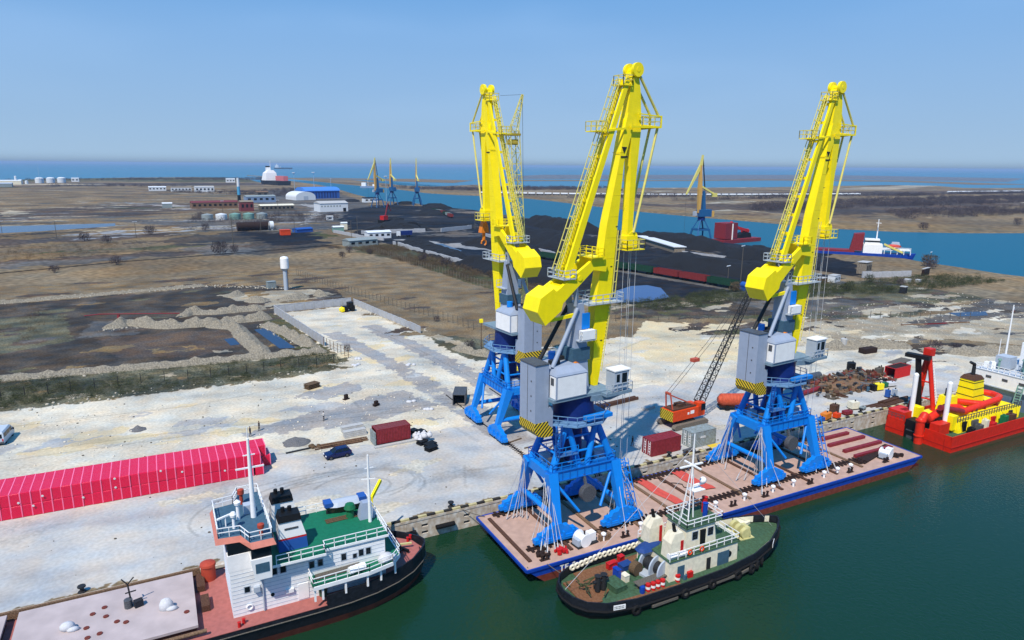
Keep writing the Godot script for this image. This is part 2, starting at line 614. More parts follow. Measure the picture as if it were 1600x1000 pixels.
func build_ground() -> void:
	var main := P2(MAIN_SHORE)
	# near: quay, yard, mud, fields
	var r1 := Rect2(-120, -230, 360, 230)
	var zones := [
		[4, [-120, -72, -52, -72.3, -36, -71.5, -20, -71.2, -2, -70.9, 13.8, -73, 14.8, -80, 11, -91, 13, -88.3, -2, -90, -19, -91, -38, -93.5, -55, -95.5, -120, -100]],
		[5, MUD], [13, [-40, -128, -18, -126, -4, -120, -4, -104, -18, -97, -34, -104]], [4, [-90, -170, -50, -165, -45, -128, -60, -118, -90, -120]],
		[7, [-42, -150, -30, -148, -30, -128, -44, -130]], [8, [-6, -180, 8, -182, 26, -178, 32, -165, 16, -150, 6, -148]],
		[11, [13, -88, 3, -96, 0, -122, 6, -142, 11, -112, 15, -92]],
		[2, [-120, -1, 240, -1, 240, -14, 168, -16, 148, -30, 136, -46, 118, -60, 100, -66, 84, -64, 60, -66, 46, -76, 39, -92, 33, -142, 7.4, -140, 11.7, -94, 14.5, -80, 13.8, -72.6, -2, -70.6, -20, -70.9, -36, -71.2, -52, -72, -120, -71]],
		[9, [104, -82, 120, -70, 148, -62, 152, -46, 120, -32, 97, -38, 77, -46, 80, -60]],
		[8, [141, -62, 179, -53, 240, -36, 240, -16, 176, -15.6, 168, -27, 136, -42]],
		[5, [147, -30, 164, -25, 167, -17, 144, -20.8]], [7, [240, -60, 200, -50, 170, -46, 176, -40, 240, -40]],
		[1, [-120, -1, 240, -1, 240, -4, 145, -8, 97, -26, 64, -32, 39, -27.5, 18, -27.5, -6, -27.5, -12, -35, -47, -36, -120, -37]],
		[3, [14, -108, 19.5, -108, 24, -75, 28.4, -40, 30.5, -16, 24.5, -16, 22.4, -40, 20, -75]], [3, [26, -112, 31, -112, 36, -75, 39, -36, 34.5, -34, 31, -70]],
		[3, [-2, -58, 10, -62, 12, -56, 2, -52]], [3, [4, -48, 18, -52, 22, -40, 6, -37, -14, -39, -14, -42]],
		[4, [104, -105, 163, -110, 240, -104, 240, -60, 211, -58, 182, -52, 144, -66, 118, -82, 104, -86]], [5, [110, -100, 150, -100, 200, -78, 190, -60, 150, -70, 112, -86]], [11, [170, -108, 240, -104, 240, -84, 190, -92]],
		[7, [150, -94, 185, -84, 205, -66, 180, -56, 150, -70]], [8, [177, -65, 203, -65, 221, -63, 220, -58, 184, -56.4, 173, -59.5]],
		[4, [39.4, -98, 48, -86, 54, -84, 46, -66, 41, -64, 38, -78]], [0, [33, -230, 82, -230, 86, -170, 90, -150, 104, -105, 104, -86, 84, -66, 60, -68, 48, -86, 39, -98, 34, -142]],
		[8, [33, -144, 35, -143, 41, -98, 46, -80, 43, -78, 37, -98]], [11, [82, -232, 100, -232, 104, -190, 99, -156, 98, -118, 88, -140, 84, -165]],
		[6, [100, -230, 103, -195, 108, -150, 108, -112, 118, -104, 163, -108, 205, -106, 232, -112, 240, -230]], [7, [150, -190, 156, -190, 172, -112, 166, -112]],
	]
	patches(zones, 110, [-120, -195, 35, -100], [5, 13, 4, 13, 7, 10], 2.0, 9.0, 0.45, MUD)
	patches(zones, 70, [-120, -100, 14, -73], [4, 11, 8, 10], 1.0, 4.0, 0.5)
	patches(zones, 90, [-110, -64, 10, -42], [15, 15, 9, 2, 16], 2.0, 8.0, 0.35)
	patches(zones, 60, [10, -70, 100, -30], [15, 15, 9, 2, 2], 2.0, 8.0, 0.35)
	patches(zones, 24, [14, -138, 33, -70], [15, 9, 2], 1.5, 6.0, 0.5)
	patches(zones, 90, [-110, -27, 140, -3], [16, 16, 1, 15], 1.5, 7.0, 0.35)
	patches(zones, 40, [106, -66, 150, -40], [15, 9, 8, 2], 2.0, 8.0, 0.35)
	patches(zones, 60, [140, -60, 240, -15], [8, 15, 7, 2, 5], 2.0, 9.0, 0.3)
	patches(zones, 110, [104, -106, 240, -58], [4, 5, 7, 11, 8, 13], 2.0, 10.0, 0.35)
	zones.append_array([[3, [14, -108, 19.5, -108, 24, -75, 28.4, -40, 30.5, -16, 24.5, -16, 22.4, -40, 20, -75]], [3, [26, -112, 31, -112, 36, -75, 39, -36, 34.5, -34, 31, -70]], [3, [-2, -58, 10, -62, 12, -56, 2, -52]], [3, [6, -48, 18, -52, 22, -40, 6, -37, -12, -39]]])
	patches(zones, 16, [14, -100, 36, -20], [16, 12, 15], 1.0, 3.0, 0.4)
	patches(zones, 70, [-120, -230, 80, -196], [10, 13, 0, 0], 3.0, 14.0, 0.3)
	patches(zones, 50, [34, -190, 90, -90], [10, 13, 0, 0], 2.0, 9.0, 0.35)
	var marks := []
	for q in [[-3.5, -12, 11.5, 6.2, -205, 20], [-4.5, -11.5, 13, 7.4, -215, 35], [-3, -12.5, 10.4, 5.2, -190, 60], [-6, -12, 9.6, 4.4, -160, 40], [-8, -11, 15, 8.6, -200, -20], [0.5, -13, 7.6, 4.0, -160, 110]]:
		marks.append([26, 2, arc(q[0], q[1], q[2], q[3], q[4], q[5])])
	for q in [[-120, -31, -48, -31, -12, -30, 4, -27], [-120, -47, -60, -46, -20, -44, 10, -40, 40, -35, 70, -33], [-120, -50, -60, -49, -20, -46.5, 10, -42.5, 40, -37, 70, -35], [28, -110, 33, -75, 36, -40], [-120, -60, -50, -62, -20, -60, 8, -66], [90, -30, 130, -26, 160, -40], [60, -50, 90, -64, 118, -66]]:
		marks.append([18, 3, line2(q)])
	for i in 90:
		var x := rng.randf_range(-110, 140)
		var z := rng.randf_range(-66, -3)
		var a := rng.randf_range(-0.5, 0.5) + (PI / 2 if rng.randf() < 0.3 else 0.0)
		var e := Vector2(cos(a), sin(a)) * rng.randf_range(1, 9)
		marks.append([rng.randi_range(6, 22), rng.randi_range(1, 4), [Vector2(x, z), Vector2(x, z) + e]])
	var t1 := soil_texture(r1, 0.18, 0, zones, marks, 1.6, 101)
	ground_piece("near_ground", Geometry2D.intersect_polygons(main, rect_poly(r1)), 0.0, r1, t1, 0.5)
	# middle: fields to the left, coal yard, channel bank
	var r2 := Rect2(-700, -1500, 1030, 1500)
	zones = [
		[13, [-700, -585, -129, -585, -42, -603, 27, -649, 38, -789, -75, -776, -149, -714, -700, -720]], [10, [-140, -440, -48, -470, 20, -440, 10, -400, -60, -380, -160, -400]],
		[13, [-700, -420, -110, -430, -70, -400, -100, -370, -700, -380]], [5, [-700, -470, -160, -470, -110, -455, -100, -440, -700, -440]], [0, [-700, -358, -95, -358, -62, -363, -24, -367, -22, -318, -84, -284, -700, -250]],
		[8, [-135, -623, -123, -668, -139, -731, -147, -704]], [7, [-60, -560, 40, -560, 75, -470, 60, -430, 20, -440, -10, -480]],
		[7, [129, -1122, 246, -1368, 245, -1090, 217, -825, 180, -592, 126, -484, 79, -400, 40, -420, 30, -470, 55, -549]], [11, [46, -368, 77, -402, 77, -364, 46, -345]],
		[5, [-21, -385, 27, -432, 71, -414, 65, -311, 21, -290, 1, -294, -18, -347]], [7, [-18, -345, 20, -350, 24, -300, 1, -294]], [6, [22, -420, 66, -405, 66, -330, 34, -330, 30, -380]],
		[6, [120, -524, 96, -400, 84, -322, 101, -321, 100, -264, 107, -193, 110, -112, 236, -108, 258, -116, 284, -160, 330, -200, 330, -400, 273, -585, 262, -640, 220, -700, 160, -640]],
		[7, [250, -620, 272, -585, 272, -470, 262, -450, 240, -540]], [11, [63, -302, 99, -314, 103, -190, 98, -156, 84, -162, 82, -232, 72, -285]],
		[7, [140, -400, 180, -400, 160, -330, 130, -340]], [12, [105, -330, 120, -330, 150, -260, 160, -215, 150, -215, 128, -270]],
		[12, [74, -452, 105, -546, 143, -698, 131, -757, 127, -704, 108, -580, 74, -471]], [12, [-50, -819, -9, -740, 15, -744, -50, -848]], [12, [-53, -427, 0, -454, 44, -470, 42, -458, -1, -440, -48, -415]],
		[8, [-190, -1640, -60, -1560, 60, -1500, 60, -1470, -60, -1520, -190, -1600]],
	]
	patches(zones, 260, [-700, -1480, 120, -240], [13, 7, 10, 0, 5, 11, 8, 0, 13], 14, 80, 0.16)
	patches(zones, 160, [-160, -900, 120, -400], [13, 7, 10, 0, 8, 12], 6, 34, 0.2)
	patches(zones, 120, [120, -700, 270, -130], [6, 6, 7, 6], 6, 26, 0.3)
	marks = [[120, 3, line2([-200, -240, -82, -269, -36, -289, 23, -304, 66, -318, 110, -326])], [40, 2, line2([-700, -620, -100, -640, 30, -700])]]
	for i in 160:
		var x := rng.randf_range(-500, 260)
		var z := rng.randf_range(-1480, -240)
		marks.append([rng.randi_range(10, 60), rng.randi_range(2, 5), [Vector2(x, z), Vector2(x + rng.randf_range(10, 70), z + rng.randf_range(-12, 12))]])
	var t2 := soil_texture(r2, 1.0, 0, zones, marks, 9.0, 202)
	var parts := []
	for p in Geometry2D.intersect_polygons(main, rect_poly(r2)): parts.append_array(Geometry2D.clip_polygons(p, rect_poly(Rect2(r1.position, r1.size + Vector2(0, 10)))))
	ground_piece("field_ground", parts, 0.0, r2, t2, 0.4)
	parts = Geometry2D.clip_polygons(main, rect_poly(Rect2(r2.position, r2.size + Vector2(0, 10))))
	var r3 := Rect2(-1500, -2500, 1900, 2500)
	var t3 := soil_texture(r3, 4.0, 0, [[13, [-1500, -1800, 0, -1750, 200, -1700, 200, -1500, -1500, -1500]], [8, [-400, -1650, -160, -1700, -120, -1600, -400, -1540]], [11, [-400, -2200, 300, -2500, 320, -1900, 200, -1760, -200, -1900, -1500, -1830]]], [], 40.0, 303)
	ground_piece("far_ground", parts, 0.0, r3, t3, 0.3)
	skirt("shore_bank", main, 0.0, -4.0, 2.5, K("concrete_old"))
	# the spit across the channel
	var r4 := Rect2(360, -2480, 1960, 2360)
	zones = []
	patches(zones, 260, [420, -1600, 2000, -260], [13, 10, 8, 0, 7, 0], 20, 120, 0.18)
	zones = zones + [[10, [380, -2457, 398, -1901, 406, -1530, 423, -1384, 405, -1071, 428, -980, 478, -912, 478, -804, 468, -699, 450, -532, 454, -439, 462, -374, 466, -307, 491, -265, 528, -238, 577, -218, 620, -210, 600, -260, 520, -320, 490, -420, 478, -540, 500, -700, 510, -900, 450, -1000, 440, -1100, 440, -1530, 420, -1901]],
		[13, [500, -700, 560, -640, 700, -600, 900, -560, 1200, -560, 1200, -500, 800, -430, 620, -400, 560, -480]], [13, [700, -940, 1200, -900, 2000, -860, 2200, -700, 1500, -720, 1000, -760]], [8, [1300, -1000, 1900, -1200, 1980, -1160, 1500, -960]]]
	var t4 := soil_texture(r4, 2.5, 0, zones, [], 34.0, 404)
	ground_piece("spit_ground", [P2(SPIT)], -2.2, r4, t4, 0.3)
	skirt("spit_beach", P2(SPIT), -2.2, -3.6, 4.0, mat("beach", 150, 130, 100, 1.0, "earth", 0.01))
	for q in [["sand_bar", [480, -2600, 621, -2330, 783, -2263, 908, -1999, 720, -1711, 596, -1951]], ["sand_bar", [996, -1899, 1451, -1839, 2074, -1862, 2456, -1603, 2300, -1230, 2560, -1180, 2760, -1785, 2305, -2076, 1555, -1975, 1088, -2077]]]:
		var b := B.new()
		sheet(b, P2(q[1]), -2.7, r4)
		single(q[0], b, K("beach"), "", "", Vector3.ZERO, 0.0, "", "structure")
	var b := B.new()
	sheet(b, P2([1000, -2260, 1700, -2140, 2800, -1990, 3000, -1500, 4300, -2100, 4300, -3400, 1900, -3300]), -2.9, r4)
	single("shallow_shoal", b, mat("shoal", 130, 134, 140, 0.7, "earth", 0.002), "", "", Vector3.ZERO, 0.0, "", "structure")
	# water
	var basin := Rect2(-500, -3, 830, 500)
	var chan := Rect2(170, -2000, 420, 1990)
	for q in [["basin_water", [rect_poly(basin)], 20, 52, 34, 0.08, 0.12, 0.33, 0.6], ["channel_water", [rect_poly(chan)], 25, 93, 120, 0.35, 0.05, 0.06]]:
		water(q)
	var sea := Geometry2D.clip_polygons(rect_poly(Rect2(-60000, -60000, 120000, 60400)), rect_poly(Rect2(basin.position, basin.size + Vector2(0, 100))))
	var all := []
	for p in sea:
		# cut the channel out as a notch that reaches the basin's edge
		all.append_array(Geometry2D.clip_polygons(p, rect_poly(Rect2(chan.position, chan.size + Vector2(0, 12)))))
	water(["sea_water", all, 74, 122, 150, 0.5, 0.02, 0.0])


func water(q: Array) -> void:
	var b := B.new()
	for p in q[1]: sheet(b, p, WATER, Rect2(0, 0, 1, 1))
	b.uv.clear()
	var m := StandardMaterial3D.new()
	m.resource_name = q[0]
	m.albedo_color = Color8(q[2], q[3], q[4])
	m.roughness = q[5]
	m.metallic_specular = q[7]
	m.normal_enabled = true
	m.normal_texture = tx.wave
	m.normal_scale = q[8] if q.size() > 8 else 0.5
	m.uv1_triplanar = true
	m.uv1_world_triplanar = true
	m.uv1_scale = Vector3.ONE * q[6]
	single(q[0], b, m, "", "", Vector3.ZERO, 0.0, "", "structure")


# ---------------------------------------------------------------- quay
func build_quay() -> void:
	var q := thing("quay_wall", "long pale concrete quay wall with square niches below the apron edge", "quay wall")
	var face := B.new()
	var dark := B.new()
	var h := 3.0
	# one 6 m panel with two niches
	for y in [[-3.8, -2.35], [-1.95, -1.35], [-0.95, -0.3]]: face.box(2.0, 2.9, y[0], y[1], -0.6, 0)
	face.box(0.02, 2.0, -3.8, -0.3, -0.6, 0)
	face.box(2.9, 5.98, -3.8, -0.3, -0.6, 0)
	face.box(4.6, 5.0, -3.0, -2.2, 0.0, 0.03)
	dark.box(2.0, 2.9, -2.35, -1.95, -0.55, -0.4)
	dark.box(2.0, 2.9, -1.35, -0.95, -0.55, -0.4)
	var fm := face.mesh()
	var dm := dark.mesh()
	for i in 37:
		var p := MeshInstance3D.new()
		p.name = "panel"
		p.mesh = fm
		p.material_override = K("quay_white")
		p.position.x = -70 + i * 6.0
		q.add_child(p, true)
		var d := MeshInstance3D.new()
		d.name = "niche"
		d.mesh = dm
		d.material_override = K("black")
		p.add_child(d, true)
	var cap := B.new()
	cap.box(-70, 152, -0.3, 0.02, -0.7, 0.06)
	part("cap_beam", cap, K("quay_white"), q)
	var kb := B.new()
	kb.box(0, 1.15, 0.02, 0.27, -0.35, 0.02)
	var km := kb.mesh()
	for i in 96:
		var p := MeshInstance3D.new()
		p.name = "kerb_block"
		p.mesh = km
		p.material_override = mat("kerb_dark", 50, 48, 44, 0.9) if i % 2 else mat("kerb_cream", 196, 186, 140, 0.9)
		p.position.x = -6 + i * 1.2
		q.add_child(p, true)
	# bollards and rubber fenders
	var bo := B.new()
	bo.lathe(Vector3.ZERO, [Vector2(0.45, 0), Vector2(0.4, 0.1), Vector2(0.22, 0.15), Vector2(0.2, 0.5), Vector2(0.42, 0.6), Vector2(0.4, 0.75), Vector2(0, 0.8)], 10)
	var first: Node3D = null
	for x in [-34.0, -8.0, 8.6, 46.0, 73.0, 92.0]:
		var l := "black iron mooring bollard on the quay edge"
		if first == null: first = single("mooring_bollard", bo, K("steel_dark"), l, "bollard", V(x, 0.0, -1.1), 0, "bollards along the quay")
		else: dup(first, l, V(x, 0.0, -1.1), 0, "bollards along the quay")
	var fe := B.new()
	fe.tube(V(-1.3, 0, 0), V(1.3, 0, 0), 0.32, 0.32, 10)
	first = null
	for x in [1.8, 7.2, 34.5, 78.5, 84.0]:
		var l := "black rubber fender hanging on the pale quay wall"
		if first == null: first = single("quay_fender", fe, K("rubber"), l, "fender", V(x, -1.65, 0.36), 0, "rubber fenders on the quay wall")
		else: dup(first, l, V(x, -1.65, 0.36), 0, "rubber fenders on the quay wall")
	var yb := B.new()
	yb.box(-1.5, 1.5, 0.03, 0.12, -0.8, 0.8)
	single("yellow_plate", yb, mat("plate_yellow", 226, 196, 60, 0.7), "yellow steel plate lying on the quay edge beside the grey container", "plate", V(56, 0, -0.85))
	# a hose stand at the edge between the containers
	var st := thing("hose_stand", "rusty hose coupling stand at the quay edge below the red container", "hose stand", V(49.5, 0, -0.9))
	var s1 := B.new()
	s1.tube(V(-0.8, 0.5, 0), V(1.2, 0.7, 0.1), 0.22, 0.22, 8)
	s1.tube(V(1.2, 0.7, 0.1), V(1.5, -0.9, 1.2), 0.2, 0.2, 8)
	part("pipe", s1, K("steel"), st)
	var s2 := B.new()
	s2.bar(V(0, 0, 0), V(0, 0.5, 0), 0.3, 0.3)
	s2.bar(V(0.8, 0, 0), V(0.8, 0.6, 0), 0.3, 0.3)
	part("leg", s2, K("rust"), st)


# ---------------------------------------------------------------- the big portal cranes
func hazard_tex(k: float) -> ImageTexture:
	var im := Image.create_empty(64, 64, false, Image.FORMAT_RGB8)
	for y in 64:
		for x in 64:
			im.set_pixel(x, y, Color8(226, 196, 20) if (x + y) % 32 < 16 else Color8(28, 28, 26))
	return ImageTexture.create_from_image(im)


func hazard_mat() -> StandardMaterial3D:
	if mats.has("hazard"): return mats.hazard
	var m := StandardMaterial3D.new()
	m.albedo_texture = hazard_tex(1.0)
	m.uv1_triplanar = true
	m.uv1_scale = Vector3.ONE * 0.9
	m.roughness = 0.6
	mats.hazard = m
	return m


func gallery(parent: Node3D, x0: float, x1: float, z0: float, z1: float, y: float, floor_mat: Material, rail_mat: Material, h := 1.1, called := "gallery") -> void:
	var f := B.new()
	f.box(x0, x1, y - 0.12, y, z0, z1)
	var g := part(called, f, floor_mat, parent)
	var r := B.new()
	r.rail([V(x0, y, z0), V(x1, y, z0), V(x1, y, z1), V(x0, y, z1), V(x0, y, z0)], h, 1.1, 0.04)
	part("railing", r, rail_mat, g)


func make_crane() -> Node3D:
	var t := thing("portal_crane", "", "portal crane")
	var blue := K("blue")
	var yel := K("yellow")
	var grey := K("grey_paint")
	var RX := 4.75
	var RZ := 2.7
	# bogies: four sets of wheels under stepped housings
	for sx in [-1, 1]:
		for sz in [-1, 1]:
			var cx: float = sx * 5.0
			var cz: float = sz * 4.8
			var b := B.new()
			b.prism(P2([-3.2, 0.55, 3.2, 0.55, 3.2, 1.1, 2.7, 1.15, 2.6, 1.65, 1.9, 1.7, 1.6, 2.15, 0.9, 2.2, 0.6, 2.6, -0.6, 2.6, -0.9, 2.2, -1.6, 2.15, -1.9, 1.7, -2.6, 1.65, -2.7, 1.15, -3.2, 1.1]), V(cx, 0, cz), Vector3.RIGHT, Vector3.UP, 0.72)
			b.box(cx - 2.7, cx + 2.7, 0.6, 0.75, cz - 0.55, cz + 0.55)
			for k in [-1.45, 1.45]: b.box(cx + k - 1.2, cx + k + 1.2, 0.35, 1.0, cz - 0.5, cz + 0.5)
			for k in [-2.2, -0.75, 0.75, 2.2]: b.box(cx + k - 0.12, cx + k + 0.12, 0.5, 1.5, cz - 0.62, cz + 0.62)
			var g := part("bogie", b, blue, t)
			for k in [-2.1, -0.8, 0.8, 2.1]:
				var w := B.new()
				w.tube(V(cx + k, 0.36, cz - 0.3), V(cx + k, 0.36, cz + 0.3), 0.36, 0.36, 10)
				part("wheel", w, K("steel_dark"), g)
			var e := B.new()
			e.box(cx + sx * 2.9, cx + sx * 3.15, 0.45, 0.85, cz - 0.3, cz + 0.3)
			part("buffer", e, K("steel_dark"), g)
			# leg
			var l := B.new()
			l.bar(V(sx * RX, 8.3, sz * RZ), V(cx * 0.97, 2.1, cz), 1.35, 1.4, 0.75, 0.85, V(1, 0, 0))
			part("leg", l, blue, t)
	# ring of box girders
	for sz in [-1, 1]:
		var b := B.new()
		b.bar(V(-RX - 0.45, 7.9, sz * RZ), V(RX + 0.45, 7.9, sz * RZ), 0.9, 1.25)
		part("girder", b, blue, t)
	for sx in [-1, 1]:
		var b := B.new()
		b.bar(V(sx * RX, 7.9, -RZ), V(sx * RX, 7.9, RZ), 0.9, 1.2)
		part("girder", b, blue, t)
		b = B.new()
		b.tube(V(sx * 4.9, 3.1, -4.5), V(sx * 4.9, 3.1, 4.5), 0.36, 0.36, 10)
		part("tie", b, blue, t)
	# deck on the ring
	var dk := B.new()
	dk.box(-RX, RX, 8.35, 8.45, -RZ, RZ)
	var deck := part("ring_deck", dk, mat("deck_steel_blue", 70, 120, 180, 0.6), t)
	var rr := B.new()
	rr.rail([V(-RX, 8.5, -RZ - 0.4), V(RX, 8.5, -RZ - 0.4), V(RX, 8.5, RZ + 0.4), V(-RX, 8.5, RZ + 0.4), V(-RX, 8.5, -RZ - 0.4)], 1.1, 1.4, 0.035)
	part("railing", rr, blue, deck)
	# machinery boxes on the deck
	for q in [[-3.6, -0.8, 1.2, 1.0], [3.4, 1.0, 1.6, 0.9], [2.6, -1.6, 0.9, 1.3]]:
		var b := B.new()
		b.boxc(V(q[0], 8.45 + q[3] / 2, q[1]), V(q[2], q[3], 0.9))
		part("motor_box", b, K("pale_grey"), t)
	# cone of tubes to the slewing ring
	for sx in [-1, 1]:
		for sz in [-1, 1]:
			var b := B.new()
			b.tube(V(sx * 4.5, 8.4, sz * 2.6), V(sx * 2.2, 14.1, sz * 2.0), 0.5, 0.45, 10)
			part("strut", b, blue, t)
			b = B.new()
			b.tube(V(sx * 0.6, 8.4, sz * 2.7), V(sx * 2.1, 14.1, sz * 2.2), 0.42, 0.38, 10)
			part("strut", b, blue, t)
	for y in [10.4, 12.4]:
		var hb := B.new()
		var f: float = (y - 8.4) / 5.7
		var xx := lerpf(4.5, 2.2, f)
		var zz := lerpf(2.6, 2.0, f)
		for s in [-1, 1]:
			hb.tube(V(-xx, y, s * zz), V(xx, y, s * zz), 0.16, 0.16, 7)
			hb.tube(V(s * xx, y, -zz), V(s * xx, y, zz), 0.16, 0.16, 7)
		part("ring_brace", hb, blue, t)
	for sx in [-1, 1]:
		for sz in [-1, 1]:
			var db := B.new()
			db.tube(V(sx * 4.5, 7.4, sz * 2.8), V(sx * 1.6, 3.3, sz * 4.6), 0.2, 0.2, 7)
			part("diagonal", db, blue, t)
	for sz in [-1, 1]:
		var sp := B.new()
		for i in 9: sp.box(-4.4 + i * 1.1 - 0.05, -4.4 + i * 1.1 + 0.05, 7.35, 8.45, sz * (RZ + 0.45) - 0.08, sz * (RZ + 0.45) + 0.08)
		sp.box(-5.2, 5.2, 8.45, 8.55, sz * RZ - 0.6, sz * RZ + 0.6)
		sp.box(-5.2, 5.2, 7.22, 7.3, sz * RZ - 0.6, sz * RZ + 0.6)
		part("girder_flange", sp, mat("blue_edge", 8, 100, 188, 0.45, "clean"), t)
	for q in [[-2.0, 0.4, 0.7, 0.6], [0.8, -1.4, 0.5, 1.6], [1.4, 1.6, 1.0, 0.7], [-4.0, 1.4, 0.6, 1.2], [4.2, -0.8, 0.6, 0.9]]:
		var eb := B.new()
		eb.boxc(V(q[0], 8.45 + q[3] / 2, q[1]), V(q[2], q[3], 0.6))
		part("switch_box", eb, K("steel"), t)
	var cb0 := B.new()
	cb0.tube(V(0.0, 5.2, 3.6), V(0.0, 5.2, 4.4), 1.1, 1.1, 14)
	cb0.bar(V(0, 5.2, 3.9), V(0, 7.4, 3.0), 0.3, 0.3)
	part("cable_reel", cb0, K("steel"), t)
	var col := B.new()
	col.tube(V(0, 8.4, 0), V(0, 14.2, 0), 1.25, 1.25, 14)
	part("cable_column", col, K("navy"), t)
	# stairs and landing on the front side
	var ld := B.new()
	ld.box(-4.0, -1.2, 10.5, 10.62, 2.3, 3.4)
	var land := part("landing", ld, mat("deck_steel_blue", 70, 120, 180, 0.6), t)
	var ls := B.new()
	ls.rail([V(-4.0, 10.6, 2.3), V(-4.0, 10.6, 3.4), V(-1.2, 10.6, 3.4)], 1.1, 1.0, 0.035)
	part("railing", ls, blue, land)
	var st := B.new()
	st.ladder(V(-3.7, 10.6, 2.9), V(-3.9, 14.6, 3.2), 0.7, V(1, 0, 0), 0.4, 0.05, 0.6, V(-0.6, 0, 0.5))
	part("ladder", st, K("far_blue"), t)
	st = B.new()
	st.ladder(V(6.6, 1.0, 4.9), V(5.9, 8.4, 3.0), 0.8, V(1, 0, 0), 0.42, 0.06, 0.7, V(0.2, 0.1, 0.8))
	part("ladder", st, blue, t)
	st = B.new()
	st.ladder(V(-1.2, 8.5, 2.9), V(-1.6, 10.5, 2.9), 0.7, V(0, 0, 1), 0.4, 0.05)
	part("ladder", st, blue, t)
	# slewing ring, platform and turret
	var rg := B.new()
	rg.lathe(Vector3.ZERO, [Vector2(2.9, 14.0), Vector2(3.1, 14.1), Vector2(3.1, 14.8), Vector2(2.7, 15.0), Vector2(2.6, 17.3), Vector2(3.0, 17.7)], 20)
	part("turret", rg, K("navy"), t)
	var up := Node3D.new()
	up.name = "slewing_upper"
	up.rotation.y = deg_to_rad(5.0)
	t.add_child(up)
	build_upper(up)
	# octagonal service platform below the turret
	var pf := B.new()
	var ring := []
	var ring2 := []
	for i in 8:
		var a := TAU * (i + 0.5) / 8
		ring.append(V(cos(a) * 5.0, 14.25, -sin(a) * 4.4))
		ring2.append(V(cos(a) * 5.0, 14.5, -sin(a) * 4.4))
	pf.loft([ring, ring2], true, true)
	var pl := part("platform", pf, mat("platform_blue", 112, 156, 200, 0.6), t)
	var pr := B.new()
	pr.rail(ring2 + [ring2[0]], 1.1, 1.3, 0.035)
	part("railing", pr, mat("platform_blue", 112, 156, 200, 0.6), pl)
	var hd := B.new()
	hd.boxc(V(1.6, 15.1, 3.4), V(4.0, 0.5, 1.0), 0.1)
	part("ring_guard", hd, blue, pl)
	return t


